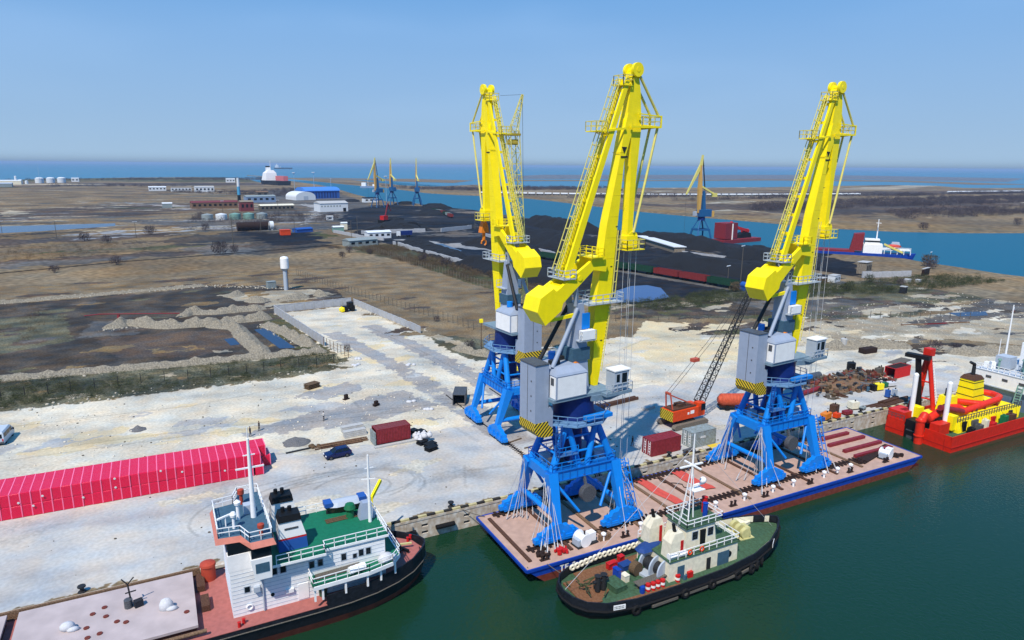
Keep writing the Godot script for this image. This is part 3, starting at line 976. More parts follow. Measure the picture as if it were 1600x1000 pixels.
func build_upper(up: Node3D) -> void:
	var yel := K("yellow")
	var grey := K("grey_paint")
	var X := Vector3.RIGHT
	var Y := Vector3.UP
	# deck frame
	var b := B.new()
	b.box(-5.2, 4.2, 17.65, 18.05, -2.9, 2.9)
	b.box(2.2, 6.4, 17.5, 17.9, 1.6, 4.0)
	b.prism(P2([0.6, 17.7, 6.3, 17.5, 6.3, 17.2, 3.6, 16.7, 0.6, 17.0]), V(0, 0, 2.9), X, Y, 0.3)
	part("slewing_deck", b, mat("deck_grey", 120, 146, 166, 0.6), up)
	# machine house: grey frame with white panels
	b = B.new()
	b.box(-4.9, -0.2, 18.05, 21.0, -3.0, 3.0)
	b.loft([[V(-4.95, 21.0, 3.05), V(-0.15, 21.0, 3.05), V(-0.15, 21.0, -3.05), V(-4.95, 21.0, -3.05)], [V(-4.8, 21.25, 2.9), V(-0.3, 21.25, 2.9), V(-0.3, 21.25, -2.9), V(-4.8, 21.25, -2.9)], [V(-4.3, 21.9, 1.9), V(-0.8, 21.9, 1.9), V(-0.8, 21.9, -1.9), V(-4.3, 21.9, -1.9)]])
	var hs := part("machine_house", b, grey, up)
	for s in [-1, 1]:
		b = B.new()
		b.box(-4.7, -0.35, 18.15, 20.85, s * 3.0 - 0.03, s * 3.0 + 0.03)
		part("wall_panel", b, K("white"), hs)
		b = B.new()
		b.box(-4.94, -4.88, 18.15, 20.85, minf(s * 1.7, s * 2.85), maxf(s * 1.7, s * 2.85))
		part("wall_panel", b, K("white"), hs)
	b = B.new()
	b.box(-4.98, -4.86, 19.8, 20.7, 1.9, 2.5)
	part("louvre", b, K("steel"), hs)
	for q in [[-3.6, 0.6, 1.2], [-1.6, -0.8, 0.9]]:
		b = B.new()
		b.boxc(V(q[0], 22.15, q[1]), V(q[2], 0.5, 0.9))
		part("roof_box", b, K("steel_dark"), hs)
	b = B.new()
	b.tube(V(-2.4, 21.9, -1.6), V(-2.4, 22.8, -1.6), 0.5, 0.5, 10)
	part("roof_fan", b, K("blue"), hs)
	# tall grey counterweight with a striped foot
	b = B.new()
	b.box(-7.1, -5.12, 15.0, 22.4, -1.7, 1.7)
	b.box(-5.12, -4.4, 13.9, 16.8, -1.7, 1.7)
	var cw := part("counterweight_case", b, grey, up)
	b = B.new()
	b.prism(P2([-7.12, 15.05, -7.12, 14.0, -6.6, 13.3, -5.6, 13.0, -4.4, 13.0, -4.4, 14.0, -5.1, 14.6, -5.1, 15.05]), Vector3.ZERO, X, Y, 3.44)
	part("striped_foot", b, hazard_mat(), cw)
	b = B.new()
	b.box(-7.13, -7.09, 15.1, 22.3, -0.03, 0.03)
	b.box(-7.2, -5.1, 22.4, 22.5, -1.8, 1.8)
	for y in [16.4, 18.3, 20.2]: b.box(-7.13, -7.1, y, y + 0.2, 0.7, 0.9)
	part("seam", b, K("steel"), cw)
	# tower
	b = B.new()
	b.loft([[V(-1.0, 17.2, 1.3), V(1.5, 17.2, 1.3), V(1.5, 17.2, -1.3), V(-1.0, 17.2, -1.3)], [V(-0.8, 24.0, 1.1), V(1.1, 24.0, 1.1), V(1.1, 24.0, -1.1), V(-0.8, 24.0, -1.1)], [V(-0.7, 29.2, 0.95), V(0.5, 29.2, 0.95), V(0.5, 29.2, -0.95), V(-0.7, 29.2, -0.95)]])
	var tw := part("tower", b, grey, up)
	for s in [-1, 1]:
		b = B.new()
		b.tube(V(-4.5, 21.8, s * 1.5), V(-0.5, 28.7, s * 1.0), 0.28, 0.26, 8)
		part("back_stay", b, grey if s > 0 else K("steel_dark"), up)
	b = B.new()
	b.box(-0.7, 1.9, 24.55, 24.7, -1.6, 1.9)
	var tp := part("tower_platform", b, K("pale_grey"), up)
	b = B.new()
	b.rail([V(-0.7, 24.7, 1.9), V(1.9, 24.7, 1.9), V(1.9, 24.7, -1.6)], 1.1, 0.9, 0.035)
	part("railing", b, K("pale_grey"), tp)
	b = B.new()
	b.box(-0.3, 1.7, 24.75, 25.9, 1.2, 1.95)
	part("switch_box", b, K("white"), tp)
	b = B.new()
	b.box(0.2, 1.3, 26.0, 28.0, 1.05, 1.25)
	part("ladder_cage", b, K("blue"), tw)
	for y in [20.6, 21.6]:
		b = B.new()
		b.tube(V(-0.9, y, 1.0), V(-0.9, y, 1.7), 0.42, 0.42, 10)
		part("cable_drum", b, K("orange_pale"), tw)
	b = B.new()
	b.box(-1.3, 1.4, 22.0, 23.6, -1.35, 1.35)
	part("winch_room", b, K("deck_blue"), tw)
	# gallery round the boom at the tower head
	gallery(up, 0.6, 6.2, -1.8, 1.8, 29.1, K("pale_grey"), K("pale_grey"), 1.1)
	# rocker with its moving counterweight
	for s in [-1, 1]:
		b = B.new()
		b.bar(V(-3.9, 30.3, s * 1.35), V(1.8, 34.2, s * 1.05), 0.5, 1.9, 0.45, 1.1)
		part("rocker_arm", b, yel, up)
	b = B.new()
	b.tube(V(-0.6, 32.5, -1.5), V(-0.6, 32.5, 1.5), 0.35, 0.35, 8)
	b.bar(V(-2.6, 31.3, -1.3), V(-2.6, 31.3, 1.3), 0.7, 1.0)
	part("cross_shaft", b, yel, up)
	var d := Vector3(0.825, 0.565, 0)
	var u := Vector3(-0.565, 0.825, 0)
	b = B.new()
	b.prism(P2([-1.9, -1.5, 0.9, -1.5, 1.6, -0.9, 2.6, -0.8, 2.6, 0.9, 1.7, 0.9, 1.5, 1.5, -0.6, 1.7, -1.9, 0.6]), V(-5.0, 29.5, 0), d, u, 3.2)
	part("moving_counterweight", b, yel, up)
	for s in [-1, 1]:
		b = B.new()
		b.bar(V(-0.5, 29.0, s * 0.7), V(-0.9, 32.3, s * 1.0), 0.4, 0.8)
		part("rocker_post", b, grey, up)
	b = B.new()
	b.bar(V(-4.8, 27.6, 0.9), V(-0.8, 27.9, 0.9), 0.4, 0.4)
	part("luffing_rod", b, yel, up)
	gallery(up, -3.2, -1.4, -1.7, 1.7, 32.6, K("pale_grey"), K("pale_grey"), 1.0)
	gallery(up, 0.9, 2.8, -1.8, 1.8, 35.0, yel, yel, 1.0)
	for s in [-1, 1]:
		b = B.new()
		b.prism(P2([1.2, 33.4, 3.6, 33.0, 3.8, 34.2, 2.6, 35.2, 1.3, 34.8]), V(0, 0, s * 1.15), X, Y, 0.3)
		part("link_plate", b, yel, up)
	# boom
	b = B.new()
	b.prism(P2([1.7, 18.1, 2.4, 17.9, 2.8, 20.2, 4.0, 28.5, 4.75, 38.7, 5.4, 46.5, 6.5, 50.0, 6.5, 51.8, 5.7, 52.2, 5.2, 50.0, 4.6, 46.5, 3.0, 38.7, 1.6, 28.5, 1.6, 21.0]), Vector3.ZERO, X, Y, 1.4)
	var bm := part("boom", b, yel, up)
	bm.position.x = 0.95
	b = B.new()
	for y in [24.0, 33.5, 38.5, 43.0]:
		b.bar(V(lerpf(2.2, 5.0, (y - 24) / 22.0) + 0.4, y, 0.72), V(lerpf(2.2, 5.0, (y - 24) / 22.0) + 0.7, y, 0.72), 0.04, 0.1)
	b.box(4.8, 5.9, 46.9, 47.1, -0.75, 0.75)
	b.prism(P2([4.7, 48.2, 5.5, 48.2, 5.1, 47.4]), V(0.2, 0, 0.72), X, Y, 0.06)
	part("stiffener", b, K("steel_dark"), bm)
	b = B.new()
	for i in 11:
		var yy := 21.5 + i * 2.6
		var f0 := clampf((yy - 28.5) / 18.0, -0.4, 1.0)
		var xl := lerpf(1.6, 4.6, maxf(f0, 0.0)) + 0.05
		var xr := (lerpf(2.8, 4.0, (yy - 20.2) / 8.3) if yy < 28.5 else lerpf(4.0, 5.4, f0)) - 0.05
		for s in [-1, 1]: b.box(xl, xr, yy, yy + 0.05, s * 0.7 - 0.015, s * 0.7 + 0.015)
		b.box(xl - 0.06, xl, yy, yy + 0.06, -0.68, 0.68)
	part("weld_seam", b, mat("yellow_seam", 226, 202, 10, 0.5, ""), bm, "stuff")
	b = B.new()
	b.ladder(V(2.7, 20.0, 0.75), V(3.9, 29.2, 0.75), 0.6, V(0, 0, 1), 0.45, 0.04)
	b.ladder(V(4.3, 29.4, 0.3), V(4.95, 38.0, 0.3), 0.7, V(0, 0, 1), 0.45, 0.05, 0.7, V(0.7, 0, 0))
	part("ladder", b, K("yellow_pale"), bm)
	# jib, folded down beside the boom
	b = B.new()
	b.prism(P2([6.1, 57.0, 7.0, 57.2, 7.5, 55.0, 7.9, 50.8, 7.4, 44.0, 7.2, 37.0, 6.4, 36.8, 6.5, 44.0, 6.3, 49.0, 5.5, 52.0]), V(0, 0, 0.0), X, Y, 1.2)
	var jb := part("jib", b, yel, up)
	jb.position.x = 1.1
	b = B.new()
	for s in [-0.75, 0.75]:
		b.tube(V(6.7, 57.3, s - 0.22), V(6.7, 57.3, s + 0.22), 0.85, 0.85, 14)
	b.tube(V(6.7, 57.3, -1.0), V(6.7, 57.3, 1.0), 0.3, 0.3, 8)
	part("head_sheave", b, yel, jb)
	b = B.new()
	for s in [-0.5, 0.0, 0.5]: b.tube(V(7.3, 37.0, s - 0.15), V(7.3, 37.0, s + 0.15), 0.8, 0.8, 12)
	b.box(6.2, 8.0, 35.6, 37.2, -0.75, 0.75)
	part("tip_sheave", b, yel, jb)
	for s in [-0.7, 0.7]:
		b = B.new()
		b.tube(V(7.2, 56.6, s), V(10.7, 51.9, s), 0.17, 0.17, 6)
		b.tube(V(10.5, 50.6, s), V(8.4, 42.0, s), 0.17, 0.17, 6)
		b.tube(V(8.4, 42.0, s), V(7.3, 37.6, s), 0.17, 0.17, 6)
		part("jib_stay", b, K("yellow_pale"), jb)
	b = B.new()
	b.prism(P2([5.2, 50.0, 10.8, 50.6, 10.8, 50.9, 8.0, 51.0, 5.2, 51.6]), Vector3.ZERO, X, Y, 0.5)
	for s in [-1.0, 1.0]:
		b.bar(V(5.8, 50.6, s), V(10.8, 50.7, s), 0.2, 0.25)
		b.bar(V(7.0, 52.2, s), V(10.8, 52.0, s), 0.14, 0.14)
		b.bar(V(10.8, 50.6, s), V(10.8, 52.1, s), 0.18, 0.18)
	part("spreader", b, yel, jb)
	gallery(jb, 7.7, 10.7, -1.0, 1.0, 50.8, yel, K("yellow_pale"), 1.1)
	gallery(jb, 5.9, 8.9, -1.2, 1.2, 35.5, yel, K("yellow_pale"), 1.2)
	gallery(jb, 4.4, 5.9, -0.9, 0.9, 55.5, yel, K("yellow_pale"), 1.1)
	# tie with its caged ladder
	b = B.new()
	for s in [-0.75, 0.75]: b.bar(V(-2.2, 32.6, s), V(6.5, 56.2, s * 0.8), 0.34, 0.95, 0.3, 0.6)
	for k in 9: b.bar(V(-2.2, 32.6, -0.75).lerp(V(6.5, 56.2, -0.6), (k + 0.5) / 9), V(-2.2, 32.6, 0.75).lerp(V(6.5, 56.2, 0.6), (k + 0.5) / 9), 0.25, 0.4)
	var gy := part("tie", b, yel, up)
	b = B.new()
	b.ladder(V(-3.0, 33.4, 0), V(5.5, 56.0, 0), 0.75, V(0, 0, 1), 0.5, 0.05, 0.75, V(-0.7, 0.24, 0))
	part("caged_ladder", b, K("yellow_pale"), gy)
	gallery(gy, 1.5, 3.2, -1.0, 1.0, 50.0, yel, K("yellow_pale"), 1.1)
	b = B.new()
	b.bar(V(3.1, 50.0, 0.8), V(6.3, 50.4, 0.8), 0.25, 0.25)
	b.bar(V(3.1, 50.0, -0.8), V(6.3, 50.4, -0.8), 0.25, 0.25)
	part("walkway", b, yel, gy)
	# driver's cab
	b = B.new()
	b.hexa([V(3.5, 17.95, 3.9), V(5.5, 18.2, 3.9), V(5.5, 18.2, 2.2), V(3.5, 17.95, 2.2), V(3.5, 20.6, 3.9), V(5.9, 20.6, 3.9), V(5.9, 20.6, 2.2), V(3.5, 20.6, 2.2)])
	var cb := part("cab", b, K("pale_grey"), up)
	b = B.new()
	b.box(4.7, 5.5, 19.0, 20.3, 3.88, 3.93)
	b.box(3.8, 4.3, 19.2, 20.2, 3.88, 3.93)
	b.hexa([V(5.4, 18.5, 3.7), V(5.57, 18.5, 3.7), V(5.57, 18.5, 2.4), V(5.4, 18.5, 2.4), V(5.7, 20.4, 3.7), V(5.9, 20.4, 3.7), V(5.9, 20.4, 2.4), V(5.7, 20.4, 2.4)])
	part("window", b, K("glass"), cb)
	b = B.new()
	b.box(3.4, 6.1, 20.6, 20.75, 2.1, 4.0)
	part("roof", b, K("white"), cb)
	b = B.new()
	b.rail([V(2.2, 17.9, 4.0), V(6.4, 17.9, 4.0), V(6.4, 17.9, 1.6)], 1.1, 0.9, 0.035)
	part("railing", b, K("pale_grey"), cb)


func build_cranes() -> void:
	var a := make_crane()
	tag(a, "yellow and blue portal crane on the quay with an orange hook under its jib", "portal crane", "portal cranes with folded yellow jibs")
	var b := dup(a, "yellow and blue portal crane lashed to the barge deck beside the stern of the tug", V(22.5, -0.85, 6.9), 0)
	var c := dup(a, "yellow and blue portal crane on the barge beside the orange crawler crane", V(59.2, -0.85, 6.9), 0)
	a.position = V(29.3, 0.15, -24.3)
	a.rotation.y = PI / 2
	var up: Node3D = a.get_node("slewing_upper")
	var h := B.new()
	h.prism(P2([-0.8, 33.2, 0.8, 33.2, 0.5, 34.6, 0.2, 35.2, -0.2, 35.2, -0.5, 34.6]), V(9.0, 0, 0), V(0, 0, 1), Vector3.UP, 1.1)
	h.tube(V(9.0, 33.3, 0), V(9.0, 31.9, 0), 0.3, 0.3, 8)
	var hk := part("hook_block", h, K("orange_pale"), up)
	h = B.new()
	for i in 7:
		var p := deg_to_rad(200.0 - i * 45.0)
		var q := deg_to_rad(200.0 - (i + 1) * 45.0)
		if i < 6: h.tube(V(9.0, 31.4 + sin(p) * 0.5, cos(p) * 0.5), V(9.0, 31.4 + sin(q) * 0.5, cos(q) * 0.5), 0.16, 0.14, 6)
	part("hook", h, K("orange_pale"), hk)
	# hoist ropes and lashings
	for k in [a, b, c]:
		var u: Node3D = k.get_node("slewing_upper")
		var r := B.new()
		for s in [[8.0, -0.5], [8.0, 0.5], [9.2, -0.5], [9.2, 0.5]]: r.bar(V(s[0], 36, s[1]), V(s[0], 35.0 if k == a else 1.0, s[1]), 0.04, 0.04)
		part("hoist_rope", r, K("wire"), u)
	for k in [b, c]:
		for sx in [-1, 1]:
			for sz in [-1, 1]:
				for i in 11:
					var l := B.new()
					var top := V(sx * (5.9 - rng.randf() * 1.2), 7.4 + rng.randf(), sz * (2.9 + rng.randf() * 0.3))
					var foot := V(sx * rng.randf_range(4.0, 9.2), 0.05, sz * rng.randf_range(1.2, 7.2))
					l.bar(top, foot, 0.05, 0.05)
					l.tube(foot, foot.lerp(top, 0.12), 0.09, 0.09, 5)
					part("lashing", l, K("wire"), k)


# ---------------------------------------------------------------- vessels
# outline in plan from half breadths: [x, half] from stern or bow to the other end, closed, counter-clockwise from above
func outline(st: Array, y: float, k := 1.0, dx := 1.0, sheer: Array = []) -> Array:
	var a := []
	var m := st.size()
	for i in m: a.append(V(st[i][0] * dx, y + (sheer[i] if sheer else 0.0), st[i][1] * k))
	for i in m:
		var j := m - 1 - i
		if st[j][1] > 0.001: a.append(V(st[j][0] * dx, y + (sheer[j] if sheer else 0.0), -st[j][1] * k))
	return a


func shell(st: Array, y0: float, y1: float, k0 := 1.0, k1 := 1.0, d0 := 1.0, d1 := 1.0, sheer: Array = [], top := false, bottom := false) -> B:
	var b := B.new()
	b.loft([outline(st, y0, k0, d0, []), outline(st, y1, k1, d1, sheer)], top, bottom)
	return b


# a bulwark: thin wall that follows the outline
func bulwark(st: Array, y0: float, y1: float, th: float, sheer: Array = []) -> B:
	var b := B.new()
	var o := outline(st, 0, 1.0, 1.0, sheer)
	var c := V(0, 0, 0)
	for i in o.size():
		var p: Vector3 = o[i]
		var q: Vector3 = o[(i + 1) % o.size()]
		if absf(p.x - q.x) < 0.01 and p.z * q.z < -1.0: continue
		var pi := V(p.x - signf(p.x) * th * (1.0 if absf(p.z) < 2.5 else 0.2), p.y, p.z - signf(p.z) * minf(th, absf(p.z)))
		var qi := V(q.x - signf(q.x) * th * (1.0 if absf(q.z) < 2.5 else 0.2), q.y, q.z - signf(q.z) * minf(th, absf(q.z)))
		var u := Vector3.UP
		b.quad(p + u * y0, q + u * y0, q + u * y1, p + u * y1)
		b.quad(qi + u * y0, pi + u * y0, pi + u * y1, qi + u * y1)
		b.quad(p + u * y1, q + u * y1, qi + u * y1, pi + u * y1)
	return b


func text_mesh(parent: Node3D, called: String, words: String, size: float, at: Vector3, yaw: float, m: Material, tilt := 0.0) -> void:
	var t := TextMesh.new()
	var f := SystemFont.new()
	f.font_names = PackedStringArray(["Droid Sans"])
	f.font_weight = 700
	t.font = f
	t.text = words
	t.font_size = 64
	t.pixel_size = size / 64.0
	t.depth = 0.03
	var o := MeshInstance3D.new()
	o.name = called
	o.mesh = t
	o.material_override = m
	o.position = at
	o.rotation = Vector3(deg_to_rad(tilt), deg_to_rad(yaw), 0)
	parent.add_child(o, true)


func window_row(parent: Node3D, xs: Array, y: float, z: float, w: float, h: float, side := 1.0) -> void:
	for x in xs:
		var f := B.new()
		f.box(x - w / 2 - 0.08, x + w / 2 + 0.08, y - h / 2 - 0.08, y + h / 2 + 0.08, z - 0.03, z + 0.04 * side)
		var o := part("window", f, K("pale_grey"), parent)
		var g := B.new()
		g.box(x - w / 2, x + w / 2, y - h / 2, y + h / 2, z - 0.05, z + 0.05 * side)
		part("pane", g, K("glass"), parent)


func tyre_mesh(r := 0.55, t := 0.17) -> B:
	var b := B.new()
	for i in 14:
		var a := TAU * i / 14
		var c := TAU * (i + 1) / 14
		for j in 6:
			var u := TAU * j / 6
			var w := TAU * (j + 1) / 6
			var f := func(p: float, q: float) -> Vector3: return V(cos(p) * (r - t + cos(q) * t), sin(p) * (r - t + cos(q) * t), sin(q) * t)
			b.quad(f.call(a, u), f.call(c, u), f.call(c, w), f.call(a, w))
	return b


func build_barge() -> void:
	var t := thing("deck_barge", "long blue barge with a reddish deck carrying two portal cranes", "barge", V(11.3, -3, 1.5))
	# local: x 0..73, z 0..14, deck 2.05
	var L := 73.5
	var W := 14.0
	var b := B.new()
	var lo := [V(3.0, -0.5, W), V(L - 4, -0.5, W), V(L - 4, -0.5, 0.0), V(3.0, -0.5, 0.0)]
	var mid := [V(1.2, 0.95, W), V(L - 1.6, 0.95, W), V(L - 1.6, 0.95, 0), V(1.2, 0.95, 0)]
	var hi := [V(0, 2.0, W), V(L, 2.0, W), V(L, 2.0, 0), V(0, 2.0, 0)]
	b.loft([lo, mid])
	part("lower_hull", b, K("boot_red"), t)
	b = B.new()
	b.loft([mid, hi])
	part("hull", b, K("hull_blue"), t)
	b = B.new()
	b.box(0, L, 1.95, 2.06, 0.0, W)
	var dk := part("deck", b, K("deck_pink"), t)
	b = B.new()
	for z in [-0.06, W + 0.06]: b.box(-0.05, L + 0.05, 1.75, 2.12, z - 0.1, z + 0.1)
	for x in [-0.06, L + 0.06]: b.box(x - 0.1, x + 0.1, 1.75, 2.12, 0, W)
	part("rubbing_strake", b, K("hull_blue"), t)
	# grid of rusty seams and tie-down beams on the deck
	for x in [1.2, 7.0, 12.4, 18.0, 24.5, 29.6, 36.8, 43.2, 49.0, 55.0, 60.8]:
		b = B.new()
		b.box(x - 0.22, x + 0.22, 2.06, 2.26, 1.2, 12.6)
		part("deck_beam", b, K("rust") if int(x) % 2 else K("rust_light"), dk)
	for z in [0.62, 10.25]:
		b = B.new()
		b.box(2.0, L - 7, 2.06, 2.2, z - 0.3, z + 0.3)
		b.box(2.0, L - 7, 2.2, 2.34, z - 0.06, z + 0.06)
		part("crane_rail", b, K("rust_dark"), dk)
		b = B.new()
		for i in 78: b.box(2.4 + i * 0.82, 2.75 + i * 0.82, 2.06, 2.22, z - 0.75, z + 0.75)
		part("sleepers", b, K("rust_dark"), dk, "stuff")
	# low red girders at the far end
	for q in [[63.5, 2.2, 71.0, 2.2], [63.0, 4.6, 72.0, 4.6], [63.2, 7.4, 72.5, 7.4], [63.0, 9.6, 72.0, 9.6]]:
		b = B.new()
		b.box(q[0], q[2], 2.06, 2.55, q[1] - 0.3, q[1] + 0.3)
		part("girder", b, K("maroon"), dk)
	b = B.new()
	b.bar(V(62.0, 2.2, 11.4), V(72.4, 2.2, 9.0), 1.3, 0.25)
	part("mesh_mat", b, K("rust_dark"), dk)
	text_mesh(t, "lettering", "ТБ-1", 1.15, V(5.6, 1.1, W + 0.03), 0, K("white"))
	# deck gear along the near side
	var bo := B.new()
	for s in [-0.35, 0.35]:
		bo.lathe(V(s, 0, 0), [Vector2(0.2, 0), Vector2(0.16, 0.1), Vector2(0.15, 0.6), Vector2(0.22, 0.66), Vector2(0.2, 0.75), Vector2(0, 0.78)], 8)
	bo.box(-0.65, 0.65, 0, 0.06, -0.25, 0.25)
	for x in [3.0, 14.8, 20.2, 27.4, 33.2, 39.4, 48.6, 57.5, 66.0]:
		var o := part("bollard", bo, K("rust_dark"), t)
		o.position = V(x, 2.06, 12.9)
	var ve := B.new()
	ve.lathe(Vector3.ZERO, [Vector2(0.16, 0), Vector2(0.16, 0.75), Vector2(0.34, 0.8), Vector2(0.34, 1.0), Vector2(0.1, 1.15), Vector2(0, 1.16)], 8)
	for x in [11.8, 17.6, 30.4, 35.8, 41.4, 45.6, 52.2, 55.2, 58.2]:
		var o := part("air_vent", ve, K("white"), t)
		o.position = V(x, 2.06, 12.4)
	# white winch with its frame
	var w := thing("anchor_winch", "white winch with motor and chain drum on the barge beside the blue crane foot", "winch", V(20.6, -0.94, 13.4), 6)
	b = B.new()
	b.box(-1.6, 1.6, 0, 0.2, -0.8, 0.8)
	part("bed", b, K("steel_dark"), w)
	b = B.new()
	b.tube(V(-0.4, 0.8, -0.7), V(-0.4, 0.8, 0.7), 0.55, 0.55, 12)
	part("drum", b, K("white"), w)
	for z in [-0.8, 0.75]:
		b = B.new()
		b.tube(V(-0.4, 0.8, z), V(-0.4, 0.8, z + 0.1), 0.85, 0.85, 14)
		part("flange", b, K("white"), w)
	b = B.new()
	b.box(0.5, 1.5, 0.2, 1.3, -0.5, 0.4)
	part("motor", b, K("white"), w)
	b = B.new()
	b.box(-1.5, -1.0, 0.2, 1.0, -0.6, 0.6)
	part("brake", b, K("pale_grey"), w)
	dup(w, "smaller white winch at the far end of the barge deck beside the red girders", V(79.2, -0.94, 13.2), 12)
	var cr := thing("wire_crates", "stack of rusty iron stools beside the white winch on the barge", "stools", V(23.4, -0.94, 13.7), 5)
	for i in 3:
		b = B.new()
		b.boxc(V(-0.6 + i * 0.6, 0.35, 0.15 * (i % 2)), V(0.5, 0.7, 0.5))
		part("stool", b, K("rust_light"), cr)
	for q in [[14.6, 13.5, "heap of rusty chain and shackles on the barge corner under the TB mark"], [17.0, 13.9, "small heap of red painted shackles on the barge beside the lashings"], [73.5, 12.6, "heap of dark chain at the far end of the barge"], [81.0, 13.8, "tangle of green and red net bags on the far corner of the barge"]]:
		b = B.new()
		for i in 16:
			var p := V(rng.randf_range(-0.8, 0.8), rng.randf_range(0.1, 0.5), rng.randf_range(-0.6, 0.6))
			b.boxc(p, V(rng.randf_range(0.2, 0.6), rng.randf_range(0.15, 0.4), rng.randf_range(0.2, 0.5)), rng.randf() * 3.0)
		single("chain_heap", b, K("rust_dark") if q[0] != 17.0 else K("red"), q[2], "chain heap", V(q[0], -0.94, q[1]))
	# red tarpaulins between the cranes
	var poly := [[36.6, 1.8, 38.4, 1.7, 38.9, 10.6, 37.4, 10.7], [43.4, 1.6, 45.4, 2.6, 46.0, 9.4, 43.8, 9.0]]
	var lab := ["long narrow strip of crumpled red tarpaulin on the barge deck nearest the front crane", "wide red tarpaulin sheet on the barge deck nearest the far crane"]
	for i in 2:
		b = B.new()
		var q: Array = poly[i]
		var N := 8
		for r in N:
			for c in 3:
				var f := func(u: float, v: float) -> Vector3:
					var a := Vector2(q[0], q[1]).lerp(Vector2(q[2], q[3]), u)
					var d := Vector2(q[6], q[7]).lerp(Vector2(q[4], q[5]), u)
					var g := a.lerp(d, v)
					return V(g.x + sin(v * 9.0) * 0.15, 0.08 + 0.1 * absf(sin(g.y * 2.3 + g.x * 3.1)), g.y)
				b.quad(f.call(c / 3.0, (r + 1.0) / N), f.call((c + 1) / 3.0, (r + 1.0) / N), f.call((c + 1) / 3.0, float(r) / N), f.call(c / 3.0, float(r) / N))
		single("tarpaulin", b, K("tarp_red"), lab[i], "tarpaulin", V(0, -0.94, 0))
	# loose black hoses on the deck
	b = B.new()
	var last := V(39.5, -0.85, 2.2)
	for i in 9:
		var nx := V(39.5 + i * 0.5 + sin(i * 1.7) * 0.6, -0.85, 2.2 + i * 0.8)
		if i: b.tube(last, nx, 0.06, 0.06, 5)
		last = nx
	single("black_hose", b, K("rubber"), "thin black hose lying across the barge deck between the two red tarpaulins", "hose")
	# mooring lines
	for q in [[V(11.6, -0.8, 15.0), V(12.4, -3.0, 16.8), V(11.2, -1.2, 2.0), "grey rope hanging in a loop from the barge's near end to the quay"], [V(12.2, -0.8, 2.0), V(10.5, -0.6, 0.8), V(8.6, 0.4, -1.1), "mooring rope from the barge corner to a quay bollard"], [V(14.0, -0.8, 15.5), V(14.2, -0.9, 16.4), V(14.6, -1.0, 17.6), "short rope tying the tug's stern to the barge"]]:
		b = B.new()
		var prev: Vector3 = q[0]
		for i in range(1, 13):
			var u := i / 12.0
			var p: Vector3 = q[0].lerp(q[1], u).lerp(q[1].lerp(q[2], u), u)
			b.tube(prev, p, 0.05, 0.05, 5)
			prev = p
		single("mooring_rope", b, K("wood_grey"), q[3], "rope")


